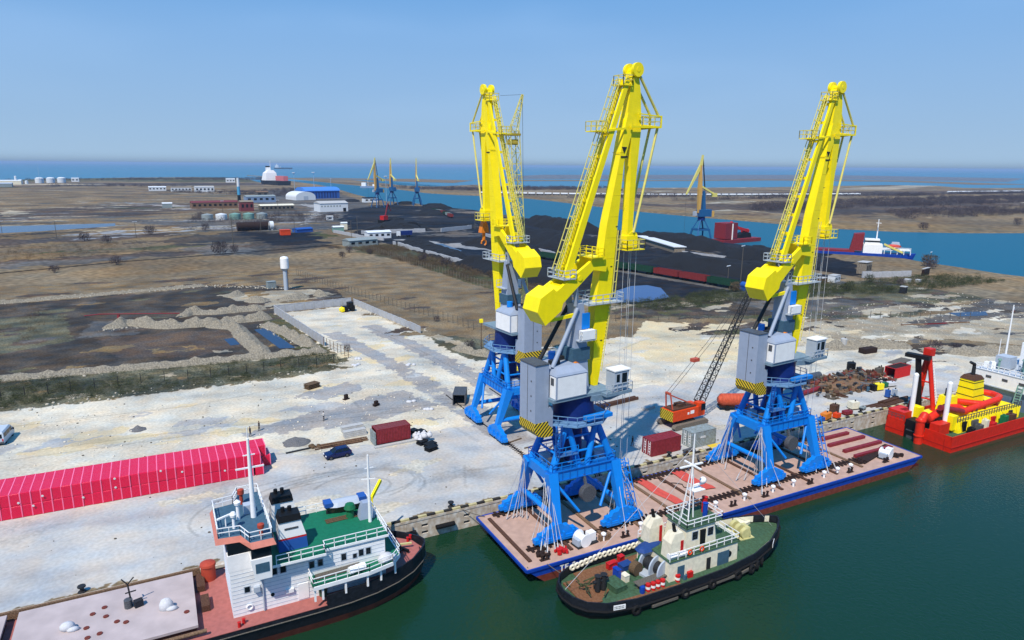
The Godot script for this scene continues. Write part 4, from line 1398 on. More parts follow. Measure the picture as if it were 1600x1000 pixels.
func build_tug() -> void:
	var t := thing("tugboat", "black hulled tug with cream wheelhouse and white mast moored against the blue barge", "tug", V(29.5, -3, 21.0))
	var st := [[-16.7, 0.0], [-16.4, 1.6], [-15.4, 3.0], [-13.5, 4.0], [-10.0, 4.55], [-4.0, 4.6], [3.0, 4.6], [8.0, 4.2], [11.5, 3.3], [14.0, 2.1], [15.6, 0.9], [16.2, 0.0]]
	var sh := [0.4, 0.38, 0.32, 0.2, 0.05, 0.0, 0.15, 0.45, 0.8, 1.1, 1.35, 1.45]
	var b := shell(st, -0.6, 0.45, 0.88, 0.95, 0.95, 0.975)
	part("boot_topping", b, K("black"), t)
	b = B.new()
	b.loft([outline(st, 0.45, 0.95, 0.975), outline(st, 1.1, 1.0, 1.0, sh)], false)
	part("hull", b, K("hull_black"), t)
	b = bulwark(st, 1.1, 2.0, 0.16, sh)
	part("bulwark", b, K("hull_black"), t)
	# cream inside of the bulwark forward
	var fw := st.slice(6)
	b = B.new()
	for s in [-1, 1]:
		for i in fw.size() - 1:
			var p := V(fw[i][0], 1.1 + sh[i + 6], s * maxf(0, fw[i][1] - 0.2))
			var q := V(fw[i + 1][0] - 0.15, 1.1 + sh[i + 7], s * maxf(0, fw[i + 1][1] - 0.2))
			if s > 0: b.quad(q, p, p + Vector3.UP * 0.85, q + Vector3.UP * 0.85)
			else: b.quad(p, q, q + Vector3.UP * 0.85, p + Vector3.UP * 0.85)
	part("bulwark_lining", b, K("cream"), t)
	b = B.new()
	b.loft([outline(st, 0.75, 0.97, 0.99, sh), outline(st, 0.95, 0.97, 0.99, sh)])
	part("foredeck", b, K("deck_moss"), t)
	b = B.new()
	b.box(-13.0, -3.0, 1.15, 1.3, -3.7, 3.7)
	b.box(-15.2, -13.0, 1.25, 1.45, -2.4, 2.4)
	part("afterdeck", b, mat("deck_wood", 132, 96, 70, 0.9, "worn", 0.4), t)
	# rubbing bands
	b = B.new()
	var o1 := outline(st, 1.0, 1.02, 1.005, sh)
	for i in o1.size(): b.tube(o1[i], o1[(i + 1) % o1.size()], 0.15, 0.15, 5)
	part("rubbing_band", b, K("rubber"), t)
	for q in [[-8.0, -4.4], [-3.6, 0.0], [0.8, 4.2], [5.0, 8.2]]:
		b = B.new()
		b.bar(V(q[0], 0.75 + 0.02 * q[0], 4.72), V(q[1], 0.75 + 0.03 * q[1], 4.72 if q[1] < 6 else 4.35), 0.2, 0.28)
		part("timber_fender", b, K("wood_grey"), t)
	# deckhouse
	b = B.new()
	b.loft([[V(-4.3, 1.0, 3.0), V(6.2, 1.1, 3.0), V(7.4, 1.2, 1.4), V(7.4, 1.2, -1.4), V(6.2, 1.1, -3.0), V(-4.3, 1.0, -3.0)], [V(-4.3, 3.9, 2.9), V(6.2, 3.9, 2.9), V(7.1, 3.9, 1.4), V(7.1, 3.9, -1.4), V(6.2, 3.9, -2.9), V(-4.3, 3.9, -2.9)]])
	var hs := part("deckhouse", b, K("cream"), t)
	b = B.new()
	b.box(-4.4, 6.5, 3.9, 4.0, -3.05, 3.05)
	part("boat_deck", b, K("deck_moss"), hs)
	b = B.new()
	b.rail([V(-4.3, 4.0, 2.95), V(6.3, 4.0, 2.95), V(6.3, 4.0, -2.95), V(-4.3, 4.0, -2.95)], 1.0, 1.2, 0.035)
	part("railing", b, K("white"), hs)
	for q in [[-2.6, 0.5, 1.6], [1.6, 0.3, 1.5], [3.9, 0.9, 1.7]]:
		b = B.new()
		b.box(q[0] - q[1], q[0] + q[1], 1.5, 1.5 + q[2], 2.96, 3.03)
		part("door" if q[1] < 0.7 else "hatch", b, K("steel_dark") if q[1] < 0.4 else K("deck_blue"), hs)
	b = B.new()
	b.tube(V(4.8, 2.6, 2.95), V(4.8, 2.6, 3.02), 0.42, 0.42, 14)
	part("porthole", b, K("glass"), hs)
	# wheelhouse
	b = B.new()
	b.loft([[V(-1.2, 4.0, 1.9), V(3.6, 4.0, 1.9), V(4.6, 4.0, 0.9), V(4.6, 4.0, -0.9), V(3.6, 4.0, -1.9), V(-1.2, 4.0, -1.9)], [V(-0.9, 6.7, 1.7), V(3.3, 6.7, 1.7), V(4.2, 6.7, 0.8), V(4.2, 6.7, -0.8), V(3.3, 6.7, -1.7), V(-0.9, 6.7, -1.7)]])
	var wh := part("wheelhouse", b, K("cream"), t)
	window_row(wh, [0.3, 2.7], 5.6, 1.8, 0.8, 1.0)
	b = B.new()
	b.box(1.1, 1.9, 4.1, 6.1, 1.7, 1.9)
	part("doorway", b, K("black"), wh)
	b = B.new()
	b.hexa([V(4.42, 5.2, 0.8), V(4.5, 5.2, 0.8), V(4.5, 5.2, -0.8), V(4.42, 5.2, -0.8), V(4.25, 6.3, 0.75), V(4.33, 6.3, 0.75), V(4.33, 6.3, -0.75), V(4.25, 6.3, -0.75)])
	part("window", b, K("glass"), wh)
	b = B.new()
	b.box(-1.2, 4.5, 6.7, 6.82, -1.95, 1.95)
	part("top_deck", b, K("deck_moss"), wh)
	b = B.new()
	b.rail([V(-1.1, 6.82, 1.9), V(4.4, 6.82, 1.9), V(4.4, 6.82, -1.9), V(-1.1, 6.82, -1.9), V(-1.1, 6.82, 1.9)], 0.95, 1.1, 0.035)
	part("railing", b, K("white"), wh)
	b = B.new()
	b.lathe(V(3.0, 6.82, 0.4), [Vector2(0.3, 0), Vector2(0.3, 1.6), Vector2(0.36, 1.7), Vector2(0, 1.75)], 10)
	part("searchlight_post", b, K("hull_blue"), wh)
	b = B.new()
	b.lathe(V(3.6, 6.82, -0.4), [Vector2(0.34, 0), Vector2(0.34, 1.9), Vector2(0.4, 2.0), Vector2(0, 2.1)], 10)
	part("fire_monitor", b, K("red"), wh)
	# funnels
	for s in [-1, 1]:
		b = B.new()
		b.loft([[V(-4.1, 4.0, s * 1.9 + 0.8), V(-1.7, 4.0, s * 1.9 + 0.8), V(-1.7, 4.0, s * 1.9 - 0.8), V(-4.1, 4.0, s * 1.9 - 0.8)], [V(-4.0, 6.0, s * 1.9 + 0.75), V(-1.9, 6.0, s * 1.9 + 0.75), V(-1.9, 6.0, s * 1.9 - 0.75), V(-4.0, 6.0, s * 1.9 - 0.75)], [V(-3.4, 7.0, s * 1.9 + 0.6), V(-2.2, 7.0, s * 1.9 + 0.6), V(-2.2, 7.0, s * 1.9 - 0.6), V(-3.4, 7.0, s * 1.9 - 0.6)]])
		var f := part("funnel", b, K("cream"), t)
		b = B.new()
		b.loft([[V(-2.6, 4.02, s * 1.9 + 0.84), V(-2.2, 4.02, s * 1.9 + 0.84), V(-2.2, 4.02, s * 1.9 - 0.84), V(-2.6, 4.02, s * 1.9 - 0.84)], [V(-2.6, 6.1, s * 1.9 + 0.8), V(-2.2, 6.1, s * 1.9 + 0.8), V(-2.2, 6.1, s * 1.9 - 0.8), V(-2.6, 6.1, s * 1.9 - 0.8)]])
		part("red_band", b, K("red"), f)
		b = B.new()
		b.tube(V(-2.9, 6.9, s * 1.9), V(-3.2, 8.0, s * 1.9), 0.22, 0.2, 8)
		part("exhaust", b, K("black"), f)
	# mast
	b = B.new()
	for s in [[-0.6, -0.6], [-0.6, 0.6], [0.7, 0.0]]: b.tube(V(0.8 + s[0], 6.8, s[1]), V(0.9 + s[0] * 0.3, 12.4, s[1] * 0.3), 0.09, 0.07, 6)
	b.tube(V(0.9, 12.0, 0), V(0.9, 17.6, 0), 0.16, 0.07, 8)
	for i in 6: b.bar(V(0.25 + i * 0.06, 7.4 + i * 0.8, -0.5 + i * 0.06), V(0.25 + i * 0.06, 7.4 + i * 0.8, 0.5 - i * 0.06), 0.06, 0.06)
	var ms := part("mast", b, K("white"), t)
	b = B.new()
	b.box(-1.0, 2.4, 13.6, 13.75, -0.12, 0.12)
	b.box(0.8, 1.0, 13.6, 13.75, -1.4, 1.4)
	part("yard", b, K("white"), ms)
	b = B.new()
	b.box(0.9, 2.6, 10.4, 10.5, -0.6, 0.6)
	b.box(1.2, 2.9, 10.9, 11.1, -0.12, 0.12)
	part("radar", b, K("white"), ms)
	b = B.new()
	b.ball(V(2.2, 11.7, 0.5), 0.42, 10, 6)
	part("radome", b, K("white"), ms)
	b = B.new()
	for q in [[0.9, 17.0, 0, 15.9, 1.6, 0.0], [0.9, 16.0, 0, -16.4, 2.4, 0], [0.9, 14.0, 0, -4.2, 4.4, 2.8], [0.9, 14.0, 0, -4.2, 4.4, -2.8]]: b.bar(V(q[0], q[1], q[2]), V(q[3], q[4], q[5]), 0.035, 0.035)
	part("stay_wire", b, K("wire"), ms)
	# towing winch
	var w := thing("towing_winch", "big pale grey towing winch on the tug's deck behind the blue boat", "winch", V(24.9, -1.75, 21.8), 12)
	b = B.new()
	b.box(-1.7, 1.7, 0, 0.5, -1.7, 1.7)
	part("bed", b, K("pale_grey"), w)
	b = B.new()
	b.tube(V(0, 1.2, -1.3), V(0, 1.2, 1.3), 0.75, 0.75, 14)
	part("drum", b, K("steel_dark"), w)
	for z in [-1.45, 0.1, 1.3]:
		b = B.new()
		b.tube(V(0, 1.2, z), V(0, 1.2, z + 0.18), 1.35, 1.35, 18)
		part("flange", b, K("pale_grey"), w)
	b = B.new()
	b.tube(V(1.5, 1.1, -1.2), V(1.5, 1.1, 0.9), 0.55, 0.55, 12)
	part("motor", b, K("pale_grey"), w)
	b = B.new()
	b.tube(V(-1.9, 1.0, -1.7), V(-1.9, 1.0, -0.9), 0.8, 0.8, 14)
	part("rope_reel", b, K("wood"), w)
	# blue covered boat
	var bt := thing("covered_boat", "small boat under a bright blue cover beside the tug's funnels", "boat", V(25.6, 0.6, 19.8), 14)
	b = B.new()
	var bo := [[-2.2, 0.0], [-1.9, 0.7], [-0.8, 1.0], [0.8, 1.0], [1.8, 0.6], [2.3, 0.0]]
	b.loft([outline(bo, -0.5, 0.6, 0.8), outline(bo, 0.2)])
	part("hull", b, K("pale_grey"), bt)
	b = B.new()
	b.loft([outline(bo, 0.2, 1.03, 1.02), outline(bo, 0.5, 0.7, 0.85), outline(bo, 0.65, 0.15, 0.7)])
	part("cover", b, K("tarp_blue"), bt)
	b = B.new()
	for x in [-1.4, 1.4]: b.bar(V(x, -1.5, 0), V(x, -0.4, 0), 0.25, 1.2)
	part("cradle", b, K("green"), bt)
	# bow winch
	var aw := thing("bow_winch", "pale yellow anchor winch on the tug's green foredeck", "winch", V(39.6, -1.1, 20.4), -8)
	b = B.new()
	b.box(-1.2, 1.2, 0, 0.3, -1.5, 1.5)
	part("bed", b, mat("winch_cream", 206, 200, 140, 0.6), aw)
	for z in [-1.2, -0.2, 0.9]:
		b = B.new()
		b.tube(V(0, 0.9, z), V(0, 0.9, z + 0.5), 0.7, 0.7, 12)
		part("drum", b, K("winch_cream"), aw)
	b = B.new()
	b.box(0.3, 1.2, 0.3, 1.2, -0.7, 0.6)
	part("gearbox", b, K("winch_cream"), aw)
	# deck clutter, each a thing of its own
	var dr := B.new()
	dr.lathe(Vector3.ZERO, [Vector2(0.3, 0), Vector2(0.3, 0.3)], 10)
	dr.lathe(Vector3.ZERO, [Vector2(0.3, 0.6), Vector2(0.3, 0.88), Vector2(0, 0.9)], 10)
	var wb := B.new()
	wb.lathe(Vector3.ZERO, [Vector2(0.305, 0.3), Vector2(0.305, 0.6)], 10)
	var first: Node3D = null
	for i in 4:
		var l := "red and white oil drum in the row of four along the tug's near bulwark"
		if first == null:
			first = thing("oil_drum", l, "drum", V(22.2, -1.7, 24.0), 0, "row of red and white drums on the tug")
			part("drum_body", dr, K("red"), first)
			part("white_band", wb, K("white"), first)
		else: dup(first, l, V(22.2 + i * 0.68, -1.7, 24.05), 0)
	dup(first, "lone red and white drum standing beyond the row on the tug deck", V(26.4, -1.7, 24.1), 0, "")
	for q in [["blue_drum", "hull_blue", 21.4, 24.0, "blue drum at the stern end of the row of red drums"], ["blue_tub", "deck_blue", 27.4, 24.1, "low blue tub beside the lone red drum on the tug"], ["fire_box", "red", 28.2, 24.0, "red fire box against the tug's cream deckhouse"]]:
		b = B.new()
		if q[0] == "fire_box": b.box(-0.35, 0.35, 0, 0.8, -0.3, 0.3)
		else: b.lathe(Vector3.ZERO, [Vector2(0.3, 0), Vector2(0.32, 0.6), Vector2(0.3, 0.8 if q[0] == "blue_drum" else 0.5), Vector2(0, 0.81 if q[0] == "blue_drum" else 0.4)], 10)
		single(q[0], b, K(q[1]), q[4], "drum" if q[0] == "blue_drum" else "tub" if q[0] == "blue_tub" else "box", V(q[2], -1.7, q[3]))
	var boxes := [[20.2, 20.8, 0.5, 1.5, 0.9, "hull_blue", "upright blue cabinet on the tug's after deck"], [20.9, 21.4, 0.7, 0.9, 0.8, "cream", "cream locker beside the upright blue cabinet on the tug"], [19.2, 21.9, 1.6, 0.7, 2.2, "deck_moss", "low dark green hatch on the tug's after deck"], [21.2, 18.4, 1.3, 0.7, 0.6, "red", "red box at the barge side of the tug's after deck"], [22.8, 18.0, 0.7, 0.9, 0.6, "red", "small red cabinet beside the red box on the tug"], [22.6, 19.2, 1.5, 0.6, 1.0, "tarp_blue", "heap under a blue sheet on the tug's after deck"], [18.9, 19.6, 1.2, 0.4, 1.0, "deck_wood", "low wooden crate near the tug's towing post"], [42.0, 18.6, 1.8, 0.35, 1.1, "cream", "cream hatch lid on the tug's foredeck"], [23.6, 20.2, 1.4, 0.7, 1.2, "deck_moss", "greenish net heap before the grey winch on the tug"]]
	for q in boxes:
		b = B.new()
		b.boxc(V(0, q[3] / 2, 0), V(q[2], q[3], q[4]), 0.1)
		b.boxc(V(0, q[3] + 0.04, 0), V(q[2] + 0.08, 0.08, q[4] + 0.08), 0.1)
		single("deck_locker", b, K(q[5]), q[6], "locker", V(q[0], -1.7 if q[0] < 40 else -1.05, q[1]))
	b = B.new()
	b.box(-3.2, 1.8, 0.75, 0.85, -0.5, 0.5)
	for x in [-3.0, 0, 1.6]: b.bar(V(x, 0, 0), V(x, 0.8, 0), 0.12, 0.12)
	single("plank_bench", b, K("wood_grey"), "long grey plank on trestles above the red drums on the tug", "plank", V(24.2, -1.7, 23.2), 3)
	# towing posts aft
	var tp := thing("towing_post", "dark grey double towing post with ropes at the tug's stern", "towing post", V(17.4, -1.6, 21.6))
	for x in [-0.4, 0.4]:
		b = B.new()
		b.lathe(V(x, 0, 0), [Vector2(0.32, 0), Vector2(0.3, 1.8), Vector2(0.42, 1.9), Vector2(0, 2.0)], 10)
		part("post", b, K("steel_dark"), tp)
	b = B.new()
	b.tube(V(-1.0, 1.2, 0), V(1.0, 1.2, 0), 0.2, 0.2, 8)
	part("cross_bar", b, K("steel_dark"), tp)
	b = B.new()
	for i in 14:
		var p := V(rng.randf_range(-1.4, 1.2), rng.randf_range(0.0, 0.5), rng.randf_range(-1.8, 1.8))
		b.tube(p, p + V(rng.randf_range(-1.2, 1.2), rng.randf_range(-0.1, 1.0), rng.randf_range(-1.0, 1.0)), 0.09, 0.07, 5)
	single("rope_tangle", b, K("twig_green"), "tangle of dark and yellow mooring ropes at the tug's stern", "ropes", V(15.9, -1.4, 21.6))
	# row of cream fender tyres along the barge side of the tug
	var ty := tyre_mesh(0.42, 0.15)
	first = null
	for i in 16:
		var l := "pale old tyre hanging along the tug's barge side bulwark"
		var at := V(16.4 + i * 0.72, -0.95, 16.55 + (0.7 - i * 0.12 if i < 6 else 0.0))
		if first == null: first = single("pale_tyre", ty, K("cream"), l, "tyre", at, 0, "pale tyres between tug and barge")
		else: dup(first, l, at, 0)
	ty = tyre_mesh(0.62, 0.2)
	first = null
	var spots := [[19.4, 25.62], [26.2, 25.72], [30.2, 25.74], [34.2, 25.74], [36.6, 25.6], [37.8, 25.3], [39.0, 24.9]]
	for i in spots.size():
		var l: String = ["black tyre fender nearest the tug's stern", "black tyre fender below the row of drums on the tug", "black tyre fender under the tug's grey winch", "black tyre fender below the tug's round porthole", "first of three close black tyres near the tug's bow", "middle of three close black tyres near the tug's bow", "last of three close black tyres near the tug's bow"][i]
		if first == null: first = single("tyre_fender", ty, K("rubber"), l, "tyre", V(spots[i][0], -2.25, spots[i][1]), 0, "black tyres on the tug's near side")
		else: dup(first, l, V(spots[i][0], -2.2 + 0.02 * i, spots[i][1]), 0 if i < 4 else 14.0 * (i - 3))
	# name boards
	for q in [[V(-12.2, 1.62, 4.36), -12.0, "name_board"], [V(11.9, 2.35, 3.3), 36.0, "name_board"]]:
		b = B.new()
		b.box(-0.7, 0.7, -0.28, 0.28, 0, 0.05)
		var o := part(q[2], b, K("white"), t)
		o.position = q[0]
		o.rotation.y = deg_to_rad(q[1])
		b = B.new()
		for r in 2:
			for i in 7: b.box(-0.6 + i * 0.17, -0.5 + i * 0.17, 0.05 - r * 0.2, 0.16 - r * 0.2, 0.05, 0.06)
		part("worn_lettering", b, K("hull_black"), o)
	for q in [[-1.4, 3.0], [0.4, 3.0]]:
		var r := tyre_mesh(0.36, 0.08)
		var o := part("life_ring", r, K("orange"), t)
		o.position = V(q[0], 4.5, q[1])
	# white life raft drums on the boat deck
	for q in [[-3.6, 2.5, "white raft drum at the after rail of the tug's boat deck"], [-2.2, 2.6, "white raft drum nearer the wheelhouse on the tug's boat deck"]]:
		b = B.new()
		b.tube(V(-0.55, 0.42, 0), V(0.55, 0.42, 0), 0.36, 0.36, 10)
		single("raft_drum", b, K("white"), q[2], "life raft", V(29.5 + q[0], 1.0, 21.0 + q[1]))


func build_cargo_ship() -> void:
	var t := thing("cargo_ship", "black and white cargo ship with green decks, blue wheelhouse roof and two funnels", "cargo ship", V(-20, -3, 6.5))
	var st := [[-60.0, 6.2], [8.0, 6.2], [11.5, 6.05], [14.5, 5.6], [17.2, 4.7], [19.4, 3.5], [21.0, 2.0], [21.8, 0.9], [22.1, 0.0]]
	st.reverse()
	for s in st: s[0] = -s[0]
	# outline() wants x growing; mirror by building in -x and turning half round
	var b := shell(st, -0.6, 0.9, 0.86, 0.95, 0.955, 0.985)
	var hull := part("boot_topping", b, K("boot_red"), t)
	hull.rotation.y = PI
	b = shell(st, 0.9, 2.2, 0.95, 1.0, 0.985, 1.0)
	var h2 := part("hull", b, K("hull_black"), t)
	h2.rotation.y = PI
	b = shell(st, 2.2, 2.75, 1.0, 1.0)
	var h3 := part("sheer_strake", b, K("hull_black"), t)
	h3.rotation.y = PI
	b = B.new()
	var o := outline(st, 2.25, 1.006, 1.002)
	for i in o.size(): b.tube(o[i], o[(i + 1) % o.size()], 0.07, 0.07, 5)
	var rb := part("rubbing_band", b, K("wood_grey"), t)
	rb.rotation.y = PI
	var aft := st.slice(0, 7)
	b = bulwark(aft.slice(0, 7) + [[-9.0, 6.18]], 2.7, 3.9, 0.14)
	var bw := part("bulwark", b, K("hull_black"), t)
	bw.rotation.y = PI
	b = B.new()
	b.loft([outline(st, 2.66, 0.985, 0.995), outline(st, 2.74, 0.985, 0.995)])
	var dk := part("main_deck", b, K("deck_red"), t)
	dk.rotation.y = PI
	b = B.new()
	for q in [[18.4, 0.0]]: b.loft([[V(13.8, 2.76, 4.9), V(18.6, 2.8, 3.4), V(20.8, 2.85, 1.4), V(21.2, 2.85, 0), V(20.8, 2.85, -1.4), V(18.6, 2.8, -3.4), V(13.8, 2.76, -4.9)], [V(13.8, 3.3, 5.0), V(18.6, 3.3, 3.5), V(20.9, 3.3, 1.4), V(21.3, 3.3, 0), V(20.9, 3.3, -1.4), V(18.6, 3.3, -3.5), V(13.8, 3.3, -5.0)]])
	part("stern_deck", b, K("deck_red"), t)
	# hatch coaming and covers
	for q in [[-19.2, -3.3], [-40.0, -20.2]]:
		b = B.new()
		b.box(q[0] + 0.15, q[1] - 0.15, 2.7, 3.45, -5.0, 4.8)
		var cm := part("hatch_coaming", b, K("rust"), t)
		b = B.new()
		b.box(q[0], q[1], 3.45, 3.72, -5.2, 5.0)
		part("hatch_cover", b, mat("hatch_pale", 186, 174, 174, 0.8, "paint", 0.06), cm)
	b = B.new()
	b.tube(V(-19, 3.3, 5.6), V(-2.6, 3.3, 5.6), 0.2, 0.2, 8)
	b.bar(V(-60, 3.3, -5.7), V(-2.5, 3.3, -5.7), 0.3, 0.9)
	part("deck_pipe", b, K("rust_light"), t)
	for q in [[-2.6, -3.6, 2.6], [-2.4, 0.5, 2.2]]:
		b = B.new()
		b.boxc(V(q[0], 3.1, q[1]), V(0.8, 0.7, q[2]))
		part("deck_step", b, K("rust"), t)
	b = B.new()
	b.lathe(V(-1.7, 2.7, -4.6), [Vector2(0.75, 0), Vector2(0.75, 1.7), Vector2(0.85, 1.75), Vector2(0.8, 2.0), Vector2(0.3, 2.2), Vector2(0, 2.25)], 16)
	part("vent_cowl", b, mat("vent_red", 176, 70, 50, 0.6), t)
	# house, three levels
	b = B.new()
	b.box(0, 16.0, 2.7, 7.9, -4.0, 4.0)
	var hs := part("deckhouse", b, K("white_wall"), t)
	b = B.new()
	for i in 11:
		b.box(0.02, 15.9, 3.1 + i * 0.44, 3.13 + i * 0.44, 4.0, 4.025)
		b.box(-0.025, 0.0, 3.1 + i * 0.44, 3.13 + i * 0.44, -3.9, 3.9)
	part("plate_seams", b, K("pale_grey"), hs, "stuff")
	window_row(hs, [1.5], 5.6, 4.0, 0.5, 0.6)
	window_row(hs, [4.2, 5.1], 6.9, 4.0, 0.55, 0.75)
	window_row(hs, [8.0, 8.9, 11.4, 13.3, 14.1], 6.6, 4.0, 0.5, 0.75)
	window_row(hs, [12.6], 6.4, 4.0, 0.4, 0.5)
	for q in [[7.0, 0.55], [9.6, 0.5]]:
		b = B.new()
		b.box(q[0] - q[1], q[0] + q[1], 2.9, 4.7, 4.0, 4.07)
		part("door", b, K("white"), hs)
	b = B.new()
	b.box(5.2, 6.0, 4.1, 4.5, 4.0, 4.25)
	part("vent_box", b, K("white"), hs)
	b = B.new()
	b.tube(V(3.9, 4.3, 3.98), V(3.9, 4.3, 4.06), 0.2, 0.2, 12)
	part("porthole", b, K("glass"), hs)
	b = B.new()
	b.boxc(V(2.4, 5.5, 4.2), V(0.6, 0.55, 0.4))
	part("light_box", b, K("pale_grey"), hs)
	b = B.new()
	b.tube(V(3.0, 2.8, 4.12), V(3.0, 7.6, 4.12), 0.1, 0.1, 6)
	part("down_pipe", b, K("pale_grey"), hs)
	var lr := tyre_mesh(0.36, 0.08)
	var lo := part("life_ring", lr, K("white"), hs)
	lo.position = V(1.6, 3.6, 4.1)
	# wheelhouse
	b = B.new()
	b.box(-0.1, 4.0, 7.9, 9.7, -3.9, 4.02)
	var wh := part("wheelhouse", b, K("white_wall"), t)
	b = B.new()
	b.box(0.0, 3.95, 9.7, 11.0, -3.8, 3.9)
	b.box(2.0, 3.9, 9.7, 11.0, -5.6, 5.6)
	var gl := part("window_band", b, K("glass"), wh)
	for i in 8:
		b = B.new()
		b.box(-0.03, 0.08, 9.7, 11.0, -3.7 + i * 1.05, -3.58 + i * 1.05)
		part("window_post", b, K("steel_dark"), gl)
	for s in [-1, 1]:
		b = B.new()
		b.hexa([V(2.2, 7.4, s * 4.9 + 0.9), V(3.8, 7.4, s * 4.9 + 0.9), V(3.8, 7.4, s * 4.9 - 0.9), V(2.2, 7.4, s * 4.9 - 0.9), V(1.9, 9.7, s * 4.9 + 0.9), V(3.9, 9.7, s * 4.9 + 0.9), V(3.9, 9.7, s * 4.9 - 0.9), V(1.9, 9.7, s * 4.9 - 0.9)])
		var wg := part("bridge_wing", b, K("white_wall"), wh)
		b = B.new()
		b.box(2.3, 3.6, 8.2, 9.2, s * 5.8 - 0.05, s * 5.8 + 0.05)
		part("wing_window", b, K("deck_blue"), wg)
	# salmon fascia and blue roof
	var rf := [V(-0.9, 0, 3.6), V(1.3, 0, 3.9), V(2.0, 0, 5.9), V(4.3, 0, 5.9), V(4.3, 0, -5.9), V(2.0, 0, -5.9), V(1.3, 0, -3.9), V(-0.9, 0, -3.6)]
	var r0 := []
	var r1 := []
	var r2 := []
	for p in rf:
		r0.append(p * V(1.0, 0, 1.02) + V(-0.15 if p.x < 2 else 0.1, 11.0, 0))
		r1.append(p * V(0.95, 0, 0.95) + V(0.1, 11.55, 0))
		r2.append(p * V(0.93, 0, 0.93) + V(0.12, 11.6, 0))
	b = B.new()
	b.loft([r0, r1], true, true)
	part("fascia", b, K("salmon"), wh)
	b = B.new()
	b.loft([r1, r2])
	var tp := part("monkey_deck", b, K("deck_blue"), wh)
	b = B.new()
	b.rail(r2 + [r2[0]], 1.0, 1.0, 0.035)
	part("railing", b, K("white"), tp)
	b = B.new()
	b.lathe(V(0.9, 11.6, 2.0), [Vector2(0.16, 0), Vector2(0.14, 1.2), Vector2(0.3, 1.3), Vector2(0.34, 1.55), Vector2(0.2, 1.8), Vector2(0, 1.85)], 10)
	part("compass", b, K("white"), tp)
	b = B.new()
	b.lathe(V(1.5, 11.6, 0.3), [Vector2(0.2, 0), Vector2(0.16, 1.6), Vector2(0.3, 1.7), Vector2(0.36, 2.0), Vector2(0, 2.3)], 10)
	part("satellite_dome", b, K("white"), tp)
	b = B.new()
	b.tube(V(0.2, 11.6, 1.2), V(0.2, 12.6, 1.2), 0.08, 0.08, 6)
	b.bar(V(-0.6, 12.65, 1.5), V(1.0, 12.75, 0.9), 0.2, 0.16)
	part("radar", b, K("white"), tp)
	for q in [[3.2, 4.6, 1.2], [2.2, -3.2, 1.7]]:
		b = B.new()
		b.lathe(V(q[0], 11.6, q[1]), [Vector2(0.2, 0), Vector2(0.18, q[2] * 0.6), Vector2(0.34, q[2] * 0.7), Vector2(0.34, q[2]), Vector2(0, q[2] + 0.15)], 10)
		part("vent_cowl", b, K("vent_red"), tp)
	b = B.new()
	b.boxc(V(2.6, 12.1, -0.9), V(0.9, 1.0, 0.9))
	part("mast_house", b, K("pale_grey"), tp)
	b = B.new()
	b.tube(V(3.0, 11.6, 0.4), V(3.0, 20.4, 0.4), 0.3, 0.13, 10)
	b.tube(V(3.0, 20.4, 0.4), V(3.0, 21.6, 0.4), 0.05, 0.05, 5)
	b.bar(V(1.6, 17.2, 0.4), V(4.4, 17.2, 0.4), 0.12, 0.16)
	b.bar(V(2.4, 18.6, 0.4), V(3.6, 18.6, 0.4), 0.1, 0.1)
	part("fore_mast", b, K("white"), t)
	# boat deck, green
	b = B.new()
	b.box(4.0, 16.4, 7.9, 8.02, -4.6, 4.1)
	b.box(4.0, 9.4, 7.9, 8.02, 4.1, 4.9)
	var bd := part("boat_deck", b, K("deck_green"), t)
	b = B.new()
	b.box(4.0, 9.4, 7.82, 8.08, 4.9, 4.98)
	b.box(9.4, 16.4, 7.82, 8.08, 4.1, 4.18)
	b.box(16.4, 16.48, 7.82, 8.08, -4.6, 4.1)
	part("deck_edge", b, K("white"), bd)
	b = B.new()
	b.rail([V(4.4, 8.02, 4.85), V(9.3, 8.02, 4.85), V(9.3, 8.02, 4.05), V(16.3, 8.02, 4.05), V(16.3, 8.02, -4.5), V(4.4, 8.02, -4.5)], 1.05, 1.2, 0.035)
	part("railing", b, K("white"), bd)
	for q in [1.7, -3.0]:
		b = B.new()
		b.loft([[V(5.0, 8.0, q + 0.95), V(8.0, 8.0, q + 0.95), V(8.0, 8.0, q - 0.95), V(5.0, 8.0, q - 0.95)], [V(5.05, 9.3, q + 0.9), V(7.9, 9.3, q + 0.9), V(7.9, 9.3, q - 0.9), V(5.05, 9.3, q - 0.9)]])
		var f := part("funnel", b, K("far_blue") if q > 0 else K("white"), t)
		b = B.new()
		b.loft([[V(5.04, 9.3, q + 0.91), V(7.92, 9.3, q + 0.91), V(7.92, 9.3, q - 0.91), V(5.04, 9.3, q - 0.91)], [V(5.06, 9.5, q + 0.9), V(7.88, 9.5, q + 0.9), V(7.88, 9.5, q - 0.9), V(5.06, 9.5, q - 0.9)]])
		part("red_line", b, K("red") if q > 0 else K("white"), f)
		b = B.new()
		b.loft([[V(5.06, 9.5, q + 0.9), V(7.88, 9.5, q + 0.9), V(7.88, 9.5, q - 0.9), V(5.06, 9.5, q - 0.9)], [V(5.15, 11.3, q + 0.8), V(7.4, 11.3, q + 0.8), V(7.4, 11.3, q - 0.8), V(5.15, 11.3, q - 0.8)]])
		part("casing", b, K("white"), f)
		b = B.new()
		b.box(5.7, 7.1, 10.4, 10.6, q + 0.8, q + 0.9)
		part("louvre", b, K("steel"), f)
		b = B.new()
		b.loft([[V(5.1, 11.3, q + 0.9), V(7.5, 11.3, q + 0.9), V(7.5, 11.3, q - 0.9), V(5.1, 11.3, q - 0.9)], [V(5.3, 12.0, q + 0.75), V(7.4, 12.0, q + 0.75), V(7.4, 12.0, q - 0.75), V(5.3, 12.0, q - 0.75)]])
		part("black_top", b, K("black"), f)
